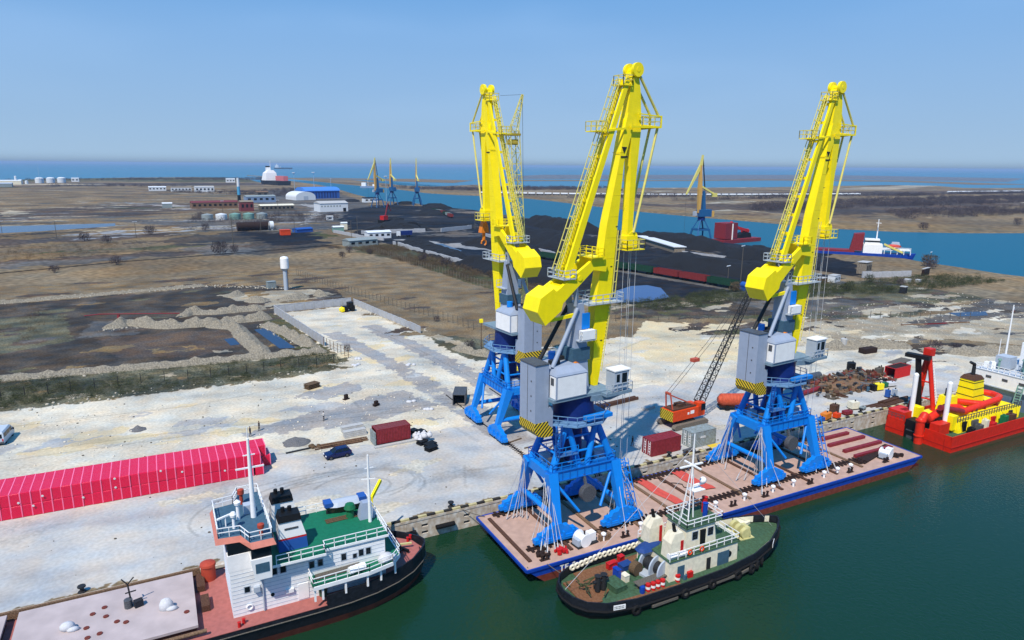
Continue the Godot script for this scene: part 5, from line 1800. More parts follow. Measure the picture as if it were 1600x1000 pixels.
		for x in [5.8, 6.5]:
			b = B.new()
			b.tube(V(x, 12.0, q - 0.3), V(x, 12.5, q - 0.3), 0.22, 0.22, 8)
			part("exhaust", b, K("black"), f)
	b = B.new()
	b.tube(V(15.4, 8.0, 0.4), V(15.4, 16.2, 0.4), 0.22, 0.1, 8)
	b.bar(V(14.8, 13.0, -0.4), V(16.0, 13.6, 1.2), 0.09, 0.09)
	b.bar(V(15.0, 14.6, 0.4), V(16.0, 14.6, 0.4), 0.08, 0.08)
	part("after_mast", b, K("white"), t)
	b = B.new()
	b.loft([[V(14.4, 8.02, -0.3), V(16.2, 8.02, -0.3), V(16.2, 8.02, -1.8), V(14.4, 8.02, -1.8)], [V(14.9, 9.9, -0.6), V(15.9, 9.9, -0.6), V(15.9, 9.9, -1.5), V(14.9, 9.9, -1.5)]])
	part("mast_house", b, K("grey_paint"), t)
	b = B.new()
	b.lathe(V(13.6, 8.0, -1.6), [Vector2(0.5, 0), Vector2(0.4, 0.8), Vector2(0.7, 1.2), Vector2(0.5, 1.7), Vector2(0, 1.8)], 10)
	part("vent_cowl", b, K("green"), t)
	b = B.new()
	b.bar(V(16.6, 9.0, -3.2), V(18.2, 10.4, -4.6), 0.3, 0.4)
	b.bar(V(16.6, 8.0, -3.2), V(16.6, 9.2, -3.2), 0.3, 0.3)
	part("davit", b, K("yellow"), t)
	# lifeboat on the far side
	var lb := thing("lifeboat", "white lifeboat with a blue cover on the far side of the ship's green deck", "lifeboat", V(-6.4, 5.6, 2.9), 0)
	var bo := [[-2.6, 0.0], [-2.2, 0.6], [-1.2, 0.95], [1.2, 0.95], [2.2, 0.6], [2.6, 0.0]]
	b = B.new()
	b.loft([outline(bo, -0.5, 0.5, 0.75), outline(bo, 0.4)])
	part("hull", b, K("wood"), lb)
	b = B.new()
	b.loft([outline(bo, 0.4, 1.04, 1.02), outline(bo, 0.8, 0.6, 0.85), outline(bo, 0.95, 0.1, 0.7)])
	part("cover", b, K("pale_grey"), lb)
	for x in [-2.1, 1.9]:
		b = B.new()
		b.boxc(V(x, 0.75, 0.1), V(0.9, 0.5, 1.3))
		part("blue_sheet", b, K("far_blue"), lb)
	b = B.new()
	for x in [-1.6, 1.6]: b.bar(V(x, -0.6, 0), V(x, -0.2, 0), 0.3, 1.4)
	part("cradle", b, K("steel_dark"), lb)
	for i in 3:
		b = B.new()
		b.box(-2.6, 2.4, 0, 0.08, -0.12, 0.12)
		var l := "brown plank lying beside the lifeboat on the ship's green deck"
		single("deck_plank", b, K("wood"), l, "plank", V(-6.6, 5.03 + i * 0.01, 4.4 + i * 0.35), 2, "planks beside the lifeboat")
	# side deck, green, on white posts
	b = B.new()
	b.loft([[V(7.6, 5.2, 6.4), V(13.6, 5.2, 6.15), V(16.4, 5.2, 5.5), V(17.6, 5.2, 4.2), V(17.6, 5.2, 0), V(7.6, 5.2, 0)], [V(7.6, 5.32, 6.4), V(13.6, 5.32, 6.15), V(16.4, 5.32, 5.5), V(17.6, 5.32, 4.2), V(17.6, 5.32, 0), V(7.6, 5.32, 0)]])
	var sd := part("side_deck", b, K("deck_green"), t)
	var e := [V(7.6, 5.32, 4.0), V(7.6, 5.32, 6.4), V(13.6, 5.32, 6.15), V(16.4, 5.32, 5.5), V(17.6, 5.32, 4.2), V(17.6, 5.32, -2.0)]
	b = B.new()
	for i in range(1, 5): b.bar(e[i] - V(0, 0.12, 0), e[i + 1] - V(0, 0.12, 0), 0.12, 0.42)
	part("deck_edge", b, K("white"), sd)
	b = B.new()
	b.rail(e, 1.05, 1.2, 0.035)
	part("railing", b, K("white"), sd)
	for p in [[7.8, 6.15], [8.6, 6.15], [11.0, 6.1], [13.4, 5.95], [15.0, 5.5], [16.8, 4.9]]:
		b = B.new()
		b.bar(V(p[0], 3.6, p[1]), V(p[0], 5.2, p[1]), 0.2, 0.2)
		part("stanchion", b, K("white"), sd)
	b = B.new()
	b.tube(V(-0.9, 0.45, 0), V(0.9, 0.45, 0), 0.4, 0.4, 12)
	for x in [-0.6, 0.0, 0.6]: b.tube(V(x - 0.06, 0.45, 0), V(x + 0.06, 0.45, 0), 0.43, 0.43, 12)
	single("raft_canister", b, K("white"), "white ribbed life raft canister on the ship's lower green deck", "life raft", V(-7.6, 2.4, 12.1), 10)
	b = B.new()
	b.ball(V(0, 0.3, 0), 1.0, 10, 5, V(1.0, 0.55, 0.7))
	b.ball(V(0.7, 0.2, 0.3), 0.6, 8, 5, V(1.0, 0.6, 0.9))
	single("covered_gear", b, K("bag_white"), "crumpled white sheet over gear at the stern end of the lower green deck", "covered gear", V(-4.2, 2.35, 11.2), 20)
	b = B.new()
	b.box(-2.4, 2.4, 0, 0.3, -0.35, 0.35)
	single("gangway", b, K("wood_grey"), "grey folded gangway on the ship's lower green deck", "gangway", V(-9.4, 2.35, 11.2), 3)
	for q in [[-11.9, 9.9, 1.3, "green", "tall green drum on the ship's red deck below the lower green deck"], [-11.0, 10.6, 0.8, "deck_moss", "low green bin beside the tall green drum on the ship"]]:
		b = B.new()
		b.lathe(Vector3.ZERO, [Vector2(0.42, 0), Vector2(0.46, q[2]), Vector2(0.4, q[2] + 0.08), Vector2(0, q[2] + 0.1)], 10)
		single("deck_bin", b, K(q[3]), q[4], "bin", V(q[0], -0.26, q[1]))
	# stern gear
	b = B.new()
	b.box(-0.6, 0.6, 0, 1.5, -0.5, 0.5)
	single("blue_locker", b, K("far_blue"), "bright blue locker at the ship's stern by the red bulwark", "locker", V(-2.3, 0.3, 5.0), 15)
	b = B.new()
	b.lathe(Vector3.ZERO, [Vector2(0.5, 0), Vector2(0.6, 0.9), Vector2(0.8, 1.2), Vector2(0, 1.4)], 10)
	single("red_capstan", b, K("red"), "dark red capstan cover at the ship's stern corner nearest the quay", "capstan", V(-3.4, 0.3, 2.9))
	b = B.new()
	b.bar(V(-1.6, 0.5, 0), V(1.6, 0.5, 0.3), 0.2, 0.2)
	b.bar(V(-1.4, 0.1, -0.4), V(-1.4, 0.9, 0.6), 0.25, 0.25)
	single("stern_boom", b, K("winch_cream"), "cream boom lying across the ship's red stern deck", "boom", V(-1.2, 0.4, 6.2), -8)
	b = B.new()
	b.bar(V(-0.9, 0.1, 0), V(0.9, 0.4, 0), 0.22, 0.22)
	b.bar(V(0.9, 0.3, -0.8), V(0.9, 0.3, 0.8), 0.24, 0.3)
	single("spare_anchor", b, K("black"), "black anchor on the ship's red stern deck", "anchor", V(-1.6, 0.35, 7.6), 30)
	for q in [[-3.0, 9.0, "pair of red mooring bitts at the ship's near stern rail"], [0.6, 5.0, "pair of red mooring bitts at the stern's very end"], [-19.4, 12.0, "red mooring bitts on the ship's deck edge before the white house"]]:
		b = B.new()
		for s in [-0.3, 0.3]: b.lathe(V(s, 0, 0), [Vector2(0.17, 0), Vector2(0.15, 0.5), Vector2(0.2, 0.55), Vector2(0, 0.6)], 8)
		single("mooring_bitts", b, K("red"), q[2], "bitts", V(q[0], 0.3 if q[0] > -10 else -0.26, q[1]), 40)
	# things on the hatch covers
	var hw := thing("hatch_winch", "dark winch with grey lever frame in the middle of the ship's hatch cover", "winch", V(-29.4, 0.72, 5.3), 0)
	b = B.new()
	b.lathe(Vector3.ZERO, [Vector2(0.4, 0), Vector2(0.4, 0.9), Vector2(0, 0.95)], 10)
	part("drum", b, K("steel"), hw)
	b = B.new()
	b.bar(V(0.3, 0, 0), V(0.1, 2.4, -0.3), 0.12, 0.12)
	b.bar(V(0.1, 2.4, -0.3), V(0.7, 3.0, -0.4), 0.1, 0.1)
	b.bar(V(0.1, 2.4, -0.3), V(-0.4, 3.1, -0.3), 0.1, 0.1)
	b.bar(V(-0.2, 1.5, -0.2), V(0.8, 1.6, -0.2), 0.1, 0.1)
	part("frame", b, K("steel_dark"), hw)
	b = B.new()
	b.boxc(V(0.9, 0.35, 0.2), V(0.8, 0.7, 0.6), 0.3)
	part("motor", b, K("cloth_dark"), hw)
	for q in [[-34.6, 6.6, "low white heap of canvas on the ship's hatch cover left of the winch"], [-26.0, 7.3, "upright white canvas bundle on the hatch cover near the house"]]:
		b = B.new()
		b.ball(V(0, 0.35, 0), 0.7, 9, 5, V(1, 0.7 if q[0] < -30 else 1.3, 0.7))
		b.ball(V(0.5, 0.15, 0.4), 0.5, 8, 5, V(1.2, 0.5, 0.6))
		single("canvas_bundle", b, K("bag_white"), q[2], "canvas bundle", V(q[0], 0.72, q[1]))
	for q in [[-32.6, 5.0], [-31.6, 4.3], [-33.0, 7.2], [-31.4, 6.0], [-30.4, 7.4], [-29.6, 7.9], [-32.8, 8.9], [-31.8, 8.7], [-24.2, 8.8]]:
		b = B.new()
		b.lathe(Vector3.ZERO, [Vector2(0.26, 0), Vector2(0.26, 0.1), Vector2(0, 0.12)], 8)
		single("hatch_fitting", b, K("boot_red"), "small round red fitting on the ship's pale hatch cover", "fitting", V(q[0], 0.72, q[1]), 0, "round red fittings on the hatch cover")


func build_dredger() -> void:
	var t := thing("dredger", "red hulled dredger with yellow houses, white posts and a fat red pipe at its stern", "dredger", V(95.3, -4.2, 8.1))
	var b := B.new()
	# hull with a slot in the stern
	b.box(0, 45, -0.6, 3.3, 0.9, 6.1)
	b.box(0, 45, -0.6, 3.3, -6.1, -2.6)
	b.box(3.0, 45, -0.6, 3.3, -2.6, 0.9)
	var hl := part("hull", b, K("hull_red"), t)
	b = B.new()
	for z in [[0.9, 6.12], [-6.12, -2.6]]: b.box(-0.04, 0.0, 2.0, 2.15, z[0], z[1])
	b.box(0, 45, 2.0, 2.16, 6.1, 6.2)
	b.box(0, 45, 0.0, 0.2, 6.1, 6.13)
	b.box(-0.05, 0.05, 0.0, 3.4, 4.8, 4.9)
	part("rubbing_strake", b, mat("strake_red", 178, 30, 16, 0.5), hl)
	b = B.new()
	b.box(0, 45, 3.3, 4.1, 5.95, 6.1)
	b.box(0, 0.15, 3.3, 4.1, 1.2, 6.0)
	b.box(0, 0.15, 3.3, 4.1, -6.1, -2.7)
	b.box(0, 45, 3.3, 4.1, -6.1, -5.95)
	part("bulwark", b, K("hull_red"), hl)
	b = B.new()
	b.box(0.2, 45, 3.3, 3.36, -5.9, 5.9)
	part("deck", b, K("deck_moss"), hl)
	# slot machinery
	b = B.new()
	b.box(0.1, 3.0, 0.2, 4.6, -2.5, 0.5)
	var ld := part("dredge_ladder", b, K("black"), t)
	b = B.new()
	b.box(0.06, 0.1, 1.2, 1.7, -2.0, 0.0)
	b.box(0.05, 0.12, 2.6, 2.8, -2.2, 0.2)
	part("plate", b, K("steel"), ld)
	b = B.new()
	b.box(0.1, 3.6, 3.3, 5.6, -6.0, -2.9)
	b.box(0.1, 3.2, 3.3, 5.4, 1.9, 3.6)
	part("stern_house", b, K("hull_red"), t)
	# white spuds in yellow carriages
	for q in [[2.6, -3.2, 7.4], [3.6, 2.4, 7.2]]:
		b = B.new()
		b.tube(V(q[0], 4.5, q[1]), V(q[0], 5.0 + q[2], q[1]), 0.42, 0.42, 12)
		b.ball(V(q[0], 5.0 + q[2], q[1]), 0.44, 12, 6)
		part("spud_post", b, K("white"), t)
		b = B.new()
		b.boxc(V(q[0] + 0.7, 5.2, q[1] + 0.6), V(1.5, 2.6, 1.6))
		part("spud_carriage", b, K("yellow"), t)
		b = B.new()
		b.boxc(V(q[0] - 0.4, 5.0, q[1] - 0.9), V(1.8, 1.2, 1.2))
		part("winch_block", b, K("black"), t)
	# A-frame of red tubes with a black ladder
	b = B.new()
	var top := V(7.2, 16.0, -4.2)
	for p in [V(6.0, 3.4, -6.0), V(8.6, 3.4, -6.0), V(7.2, 3.4, -1.6)]: b.tube(p, top, 0.42, 0.42, 8)
	for y in [0.3, 0.55]:
		b.tube(V(6.0, 3.4, -6.0).lerp(top, y), V(7.2, 3.4, -1.6).lerp(top, y), 0.16, 0.16, 6)
		b.tube(V(6.0, 3.4, -6.0).lerp(top, y), V(8.6, 3.4, -6.0).lerp(top, y), 0.16, 0.16, 6)
	b.boxc(top, V(1.4, 1.4, 1.4))
	part("gantry", b, K("hull_red"), t)
	b = B.new()
	b.tube(V(6.8, 4.0, -4.4), V(5.4, 15.0, -5.0), 0.55, 0.5, 10)
	b.bar(V(4.8, 15.2, -7.0), V(5.8, 15.2, -3.0), 1.4, 0.7)
	part("hoist_beam", b, K("black"), t)
	b = B.new()
	b.ladder(V(7.6, 4.0, -1.4), V(7.6, 14.0, -3.6), 0.7, V(1, 0, 0), 0.5, 0.06)
	part("ladder", b, K("white"), t)
	# fat red pipe down the stern
	b = B.new()
	var pp := [V(6.5, 6.8, 0.6), V(1.4, 5.3, 0.7), V(0.2, 6.3, 0.7), V(-0.5, 5.3, 0.7), V(-0.7, 5.5, 0.7), V(-0.7, 0.6, 0.7)]
	b.pipe(pp, 0.72, 12)
	b.tube(V(-0.7, 0.6, 0.7), V(-0.7, -0.3, 0.7), 0.95, 0.95, 14)
	for y in [2.6, 5.4]: b.tube(V(-0.7, y, 0.7), V(-0.7, y + 0.2, 0.7), 0.86, 0.86, 12)
	part("suction_pipe", b, mat("pipe_red", 224, 48, 24, 0.45), t)
	b = B.new()
	b.pipe([V(6.5, 6.8, 0.6), V(9.0, 6.7, 1.4), V(9.6, 6.1, 2.2), V(19.6, 6.9, 2.4), V(21.6, 6.9, 1.6), V(22.2, 6.9, 0.0), V(21.6, 6.9, -1.6), V(18.6, 6.9, -2.0)], 0.6, 12)
	b.pipe([V(9.4, 6.5, -1.2), V(13.0, 6.5, -1.0), V(14.0, 6.7, 1.4), V(15.0, 6.7, 2.3)], 0.55, 10)
	part("discharge_pipe", b, K("pipe_red"), t)
	b = B.new()
	b.tube(V(3.0, 7.6, 1.6), V(9.0, 6.1, 2.2), 0.55, 0.55, 10)
	part("brown_pipe", b, K("maroon"), t)
	for x in [11.0, 15.0, 19.0]:
		b = B.new()
		b.boxc(V(x, 5.7, 2.4), V(0.3, 1.2, 1.0))
		part("pipe_saddle", b, K("maroon"), t)
	# yellow houses
	b = B.new()
	b.loft([[V(4.6, 3.3, 4.4), V(23.6, 3.3, 4.4), V(23.6, 3.3, -3.0), V(4.6, 3.3, -3.0)], [V(4.6, 5.2, 3.9), V(25, 5.2, 3.9), V(25, 5.2, -3.0), V(4.6, 5.2, -3.0)]])
	var hs := part("deckhouse", b, K("yellow"), t)
	b = B.new()
	b.rail([V(4.8, 5.2, 3.9), V(25.0, 5.2, 3.9)], 1.0, 0.8, 0.05)
	b.rail([V(0.1, 4.1, -6.0), V(0.1, 4.1, -2.8)], 0.9, 0.8, 0.04)
	part("railing", b, K("steel"), hs)
	for q in [[6.4, "black", 0.5, 1.8], [9.6, "steel", 0.9, 1.6], [15.4, "red", 0.6, 1.3], [21.0, "steel_dark", 0.4, 1.6]]:
		b = B.new()
		b.box(q[0] - q[2], q[0] + q[2], 3.5, 3.5 + q[3], 4.1, 4.42)
		part("door", b, K(q[1]), hs)
	for i in 9:
		b = B.new()
		b.bar(V(5.6 + i * 2.2, 3.4, 4.42), V(5.6 + i * 2.2, 5.1, 3.94), 0.12, 0.1)
		part("stiffener", b, mat("yellow_dark", 206, 180, 20, 0.5), hs)
	b = B.new()
	b.loft([[V(6.6, 5.2, 1.0), V(9.6, 5.2, 1.0), V(9.6, 5.2, -1.4), V(6.6, 5.2, -1.4)], [V(7.0, 8.6, 0.7), V(9.4, 8.6, 0.7), V(9.4, 8.6, -1.2), V(7.0, 8.6, -1.2)]])
	part("pump_house", b, K("yellow"), t)
	for x in [7.6, 8.6]:
		b = B.new()
		b.tube(V(x, 8.6, -0.2), V(x, 10.0, -0.2), 0.32, 0.32, 8)
		part("exhaust", b, K("steel_dark"), t)
	b = B.new()
	b.loft([[V(14.0, 5.0, 1.0), V(18.0, 5.0, 1.0), V(18.0, 5.0, -2.4), V(14.0, 5.0, -2.4)], [V(14.4, 10.7, 0.6), V(17.4, 10.7, 0.6), V(17.4, 10.7, -2.0), V(14.4, 10.7, -2.0)]])
	var fn := part("funnel", b, K("yellow"), t)
	b = B.new()
	b.loft([[V(14.3, 10.7, 0.7), V(17.5, 10.7, 0.7), V(17.5, 10.7, -2.1), V(14.3, 10.7, -2.1)], [V(14.8, 11.4, 0.3), V(17.0, 11.4, 0.3), V(17.0, 11.4, -1.7), V(14.8, 11.4, -1.7)]])
	part("rusty_cap", b, K("rust"), fn)
	b = B.new()
	b.tube(V(16, 11.4, -0.7), V(16, 13.4, -0.7), 0.35, 0.3, 10)
	b.tube(V(16, 13.4, -0.7), V(14.6, 14.0, -0.7), 0.3, 0.26, 8)
	part("exhaust", b, K("steel_dark"), fn)
	b = B.new()
	for y in [6.2, 7.6, 9.0, 10.2]:
		b.box(14.0 + (y - 5.0) * 0.07 - 0.05, 18.0 - (y - 5.0) * 0.1 + 0.05, y, y + 0.1, -2.4 + (y - 5.0) * 0.07 - 0.05, 1.0 - (y - 5.0) * 0.07 + 0.05)
	part("hoop_rail", b, K("black"), fn)
	b = B.new()
	b.box(10.4, 22.0, 5.0, 5.8, -2.6, 3.0)
	part("engine_casing", b, K("yellow"), t)
	for i in 26:
		b = B.new()
		var gx := rng.randf_range(3.2, 6.4) if i < 12 else rng.randf_range(9.0, 21.0)
		var gz := rng.randf_range(-4.4, 2.8)
		var gy := 3.3 if i < 12 else 5.0
		var hh := rng.randf_range(0.4, 1.6)
		if i % 3 == 0: b.tube(V(gx, gy, gz), V(gx, gy + hh, gz), 0.25, 0.22, 8)
		elif i % 3 == 1: b.boxc(V(gx, gy + hh / 2, gz), V(rng.randf_range(0.4, 1.2), hh, rng.randf_range(0.4, 1.0)), rng.randf())
		else: b.tube(V(gx - 0.8, gy + 0.4, gz), V(gx + 0.8, gy + 0.5, gz + 0.4), 0.16, 0.16, 7)
		part("fitting", b, K(["steel", "rust_dark", "maroon", "steel_dark", "white", "hull_red", "rust"][i % 7]), t)
	# loose gear on the near deck
	for q in [[9.4, 5.2, 1.2, 1.2, 1.0, "steel", "grey motor on the dredger's near side deck"], [13.6, 5.1, 1.6, 0.9, 1.0, "red", "red pump box amid the dredger's side deck"], [17.4, 5.1, 1.2, 1.6, 1.0, "green", "dark green locker beside the red pump box on the dredger"], [19.8, 5.0, 1.6, 1.5, 1.2, "rust", "rust brown locker farthest along the dredger's side deck"], [7.0, 5.2, 1.0, 1.0, 1.0, "black", "black hose reel near the dredger's stern corner"], [11.6, 5.0, 0.9, 1.7, 0.9, "cream", "cream cylinder housing on the dredger's side deck"]]:
		b = B.new()
		b.boxc(V(0, q[3] / 2, 0), V(q[2], q[3], q[4]), 0.12)
		b.tube(V(-0.2, q[3], 0), V(-0.2, q[3] + 0.3, 0), 0.2, 0.2, 8)
		single("deck_gear", b, K(q[5]), q[6], "deck gear", V(95.3 + q[0], -0.84, 8.1 + q[1]))


func build_white_ship() -> void:
	var t := thing("white_ship", "white ship with pale blue hull and flag mast moored behind the red dredger", "ship", V(121.5, -1.4, 8.6))
	var b := B.new()
	b.loft([[V(1.5, -2.6, 5.4), V(40, -2.6, 6), V(40, -2.6, -6), V(1.5, -2.6, -5.4)], [V(0, 4.4, 6.2), V(40, 4.4, 6.2), V(40, 4.4, -6.2), V(0, 4.4, -6.2)]])
	part("hull", b, mat("hull_pale_blue", 128, 152, 184, 0.5, "paint", 0.2), t)
	b = B.new()
	b.box(-0.3, 40, 4.4, 7.4, -6.3, 6.3)
	var hs := part("bulwark_house", b, K("white"), t)
	b = B.new()
	b.box(-0.36, -0.3, 4.4, 4.6, -6.3, 6.3)
	b.box(-0.36, -0.3, 7.25, 7.45, -6.3, 6.3)
	part("moulding", b, K("pale_grey"), hs)
	for z in [-3.5, -0.5, 2.5]:
		b = B.new()
		b.box(-0.36, -0.28, 6.0, 6.5, z - 0.5, z + 0.5)
		part("fairlead", b, K("steel"), hs)
	b = B.new()
	b.box(0.5, 40, 7.4, 7.5, -6.0, 6.0)
	part("deck", b, K("pale_grey"), t)
	b = B.new()
	b.rail([V(0, 7.4, -6.2), V(0, 7.4, 6.2), V(20, 7.4, 6.2)], 1.1, 1.0, 0.05)
	part("railing", b, K("white"), t)
	for q in [[4.0, -3.0, 2.6, 2.4], [6.0, 1.5, 3.0, 3.0], [12.0, 0.0, 6.0, 4.6], [3.2, 4.0, 1.2, 1.4]]:
		b = B.new()
		b.boxc(V(q[0], 7.7 + q[3] / 2, q[1]), V(q[2], q[3], q[2]))
		part("deckhouse", b, K("white") if q[2] > 2.8 else K("pale_grey"), t)
	for q in [[2.4, 1.4], [3.6, 2.6], [5.6, 4.6]]:
		b = B.new()
		b.lathe(V(q[0], 7.7, q[1]), [Vector2(0.4, 0), Vector2(0.4, 2.2), Vector2(0.7, 2.6), Vector2(0, 3.0)], 8)
		part("air_pipe", b, mat("pipe_green", 120, 160, 150, 0.6), t)
	b = B.new()
	b.tube(V(8.6, 7.6, -5.5), V(8.6, 19.6, -5.5), 0.22, 0.1, 8)
	b.tube(V(5.0, 7.6, -5.0), V(5.0, 13.0, -5.0), 0.1, 0.06, 6)
	part("mast", b, K("white"), t)
	var f := thing("flag", "small red white and blue flag at the top of the white ship's mast", "flag", V(130.1, 16.8, 3.1), 20)
	for q in [[0.7, "white"], [0.4, "far_blue"], [0.1, "red"]]:
		b = B.new()
		b.box(0.05, 1.7, q[0] - 0.3, q[0], -0.02, 0.02)
		part("stripe", b, K(q[1]), f)
	for i in 18:
		b = B.new()
		var gx := rng.randf_range(0.8, 9.0)
		var gz := rng.randf_range(-5.4, 5.8)
		var hh := rng.randf_range(0.5, 2.0)
		if i % 2: b.lathe(V(gx, 7.5, gz), [Vector2(0.22, 0), Vector2(0.2, hh), Vector2(0.4, hh + 0.1), Vector2(0.3, hh + 0.4), Vector2(0, hh + 0.42)], 8)
		else: b.boxc(V(gx, 7.5 + hh / 2, gz), V(0.9, hh, 0.8), rng.randf())
		part("deck_fitting", b, K(["pipe_green", "white", "pale_grey", "white", "steel"][i % 5]), t)
	# green stair and white boat near the dredger's bow
	b = B.new()
	b.ladder(V(0, 0, 0), V(1.6, 6.4, 0), 1.0, V(0, 0, 1), 0.5, 0.08)
	b.ladder(V(2.4, 0, 1.0), V(3.8, 6.4, 1.0), 1.0, V(0, 0, 1), 0.5, 0.08)
	single("gangway_stair", b, K("pipe_green"), "green steel stair between the dredger and the white ship", "stair", V(120.2, 0.3, 11.0))


# ---------------------------------------------------------------- the yard
func heap(called: String, pts: Array, w: float, h: float, m: Material, label: String, category: String, jag := 0.25, group := "") -> MeshInstance3D:
	# a long pile that follows pts (x, z pairs)
	var b := B.new()
	var line := P2(pts)
	var n := FastNoiseLite.new()
	n.seed = taken.size() * 7 + pts.size()
	n.frequency = 0.35 / maxf(h, 0.5)
	n.fractal_octaves = 5
	var total := 0.0
	for i in line.size() - 1: total += line[i].distance_to(line[i + 1])
	var N := clampi(int(total / (w * 0.1)) + 8, 10, 110)
	var M := 16
	var rows := []
	for r in N + 1:
		var s := total * r / N
		var k := 0
		while k < line.size() - 2 and s > line[k].distance_to(line[k + 1]):
			s -= line[k].distance_to(line[k + 1])
			k += 1
		var d := (line[k + 1] - line[k]).normalized()
		var c := line[k] + d * s
		var e := sin(PI * clampf(float(r) / N, 0.0, 1.0))
		var taper := pow(clampf(minf(r, N - r) * total / N / (w * 0.5), 0.0, 1.0), 0.7)
		var row := []
		for j in M + 1:
			var u := j / float(M) * 2.0 - 1.0
			var q := c + Vector2(-d.y, d.x) * u * w * 0.5 * (0.35 + 0.65 * taper)
			var y := h * taper * (minf(1.0, (1.0 - absf(u)) * 1.5) if called == "coal_heap" else pow(maxf(0.0, 1.0 - absf(u)), 0.85))
			var g := n.get_noise_2d(q.x, q.y)
			y *= 1.0 + g * jag * 2.2
			q += Vector2(n.get_noise_2d(q.x + 50, q.y), n.get_noise_2d(q.x, q.y + 50)) * w * 0.12
			row.append(V(q.x, -0.15 if absf(u) > 0.99 or r == 0 or r == N else maxf(0.03, y), q.y))
		rows.append(row)
	for r in N:
		for j in M:
			b.quad(rows[r][j], rows[r][j + 1], rows[r + 1][j + 1], rows[r + 1][j])
	# smooth the normals
	var acc := {}
	for i in b.v.size():
		var key := (b.v[i] * 50.0).round()
		acc[key] = acc.get(key, Vector3.ZERO) + b.n[i]
	for i in b.v.size(): b.n[i] = (acc[(b.v[i] * 50.0).round()] as Vector3).normalized()
	return single(called, b, m, label, category, Vector3.ZERO, 0.0, group)


func smooth_up(b: B) -> void:
	pass


# one continuous body from tapered capsules, meshed as surface nets
func body_mesh(bones: Array, cell: float) -> B:
	var lo := Vector3.ONE * 1e9
	var hi := -lo
	for k in bones:
		for e in [[k[0], k[2]], [k[1], k[3]]]:
			lo = lo.min(e[0] - Vector3.ONE * (e[1] + cell * 2))
			hi = hi.max(e[0] + Vector3.ONE * (e[1] + cell * 2))
	var n := Vector3i(((hi - lo) / cell).ceil()) + Vector3i.ONE
	var f := PackedFloat32Array()
	f.resize(n.x * n.y * n.z)
	var at := func(x: int, y: int, z: int) -> int: return (z * n.y + y) * n.x + x
	var near := func(p: Vector3) -> Array:
		var best := 1e9
		var col := Color.WHITE
		var bd := 1e9
		for k in bones:
			var ab: Vector3 = k[1] - k[0]
			var t := clampf((p - k[0]).dot(ab) / ab.length_squared(), 0.0, 1.0)
			var d: float = p.distance_to(k[0] + ab * t) - lerpf(k[2], k[3], t)
			var h := clampf(0.5 + 0.5 * (best - d) / 0.03, 0.0, 1.0) if best < 1e8 else 1.0
			best = lerpf(best, d, h) - 0.03 * h * (1.0 - h) if best < 1e8 else d
			if d < bd:
				bd = d
				col = k[4]
		return [best, col]
	for z in n.z:
		for y in n.y:
			for x in n.x: f[at.call(x, y, z)] = near.call(lo + Vector3(x, y, z) * cell)[0]
	var vert := {}
	var b := B.new()
	for z in n.z - 1:
		for y in n.y - 1:
			for x in n.x - 1:
				var sum := Vector3.ZERO
				var c := 0
				for e in [[0, 0, 0, 1, 0, 0], [0, 1, 0, 1, 1, 0], [0, 0, 1, 1, 0, 1], [0, 1, 1, 1, 1, 1], [0, 0, 0, 0, 1, 0], [1, 0, 0, 1, 1, 0], [0, 0, 1, 0, 1, 1], [1, 0, 1, 1, 1, 1], [0, 0, 0, 0, 0, 1], [1, 0, 0, 1, 0, 1], [0, 1, 0, 0, 1, 1], [1, 1, 0, 1, 1, 1]]:
					var p: float = f[at.call(x + e[0], y + e[1], z + e[2])]
					var q: float = f[at.call(x + e[3], y + e[4], z + e[5])]
					if (p < 0) != (q < 0):
						sum += Vector3(e[0], e[1], e[2]).lerp(Vector3(e[3], e[4], e[5]), p / (p - q))
						c += 1
				if c: vert[Vector3i(x, y, z)] = lo + (Vector3(x, y, z) + sum / c) * cell
	for key in vert:
		var k: Vector3i = key
		for ax in 3:
			var d := Vector3i.ZERO
			d[ax] = 1
			var u := Vector3i.ZERO
			u[(ax + 1) % 3] = 1
			var w := Vector3i.ZERO
			w[(ax + 2) % 3] = 1
			var p: float = f[at.call(k.x, k.y, k.z)]
			var m := k + d
			if m.x >= n.x or m.y >= n.y or m.z >= n.z: continue
			var q: float = f[at.call(m.x, m.y, m.z)]
			if (p < 0) == (q < 0): continue
			if not (vert.has(k - u) and vert.has(k - w) and vert.has(k - u - w)): continue
			var ring := [vert[k - u - w], vert[k - w], vert[k], vert[k - u]]
			if p >= 0: ring.reverse()
			var mid: Vector3 = (ring[0] + ring[2]) / 2
			b.col = near.call(mid)[1]
			b.quad(ring[0], ring[1], ring[2], ring[3])
	b.col = Color.WHITE
	var acc := {}
	for i in b.v.size(): acc[b.v[i]] = acc.get(b.v[i], Vector3.ZERO) + b.n[i]
	for i in b.v.size(): b.n[i] = (acc[b.v[i]] as Vector3).normalized()
	return b


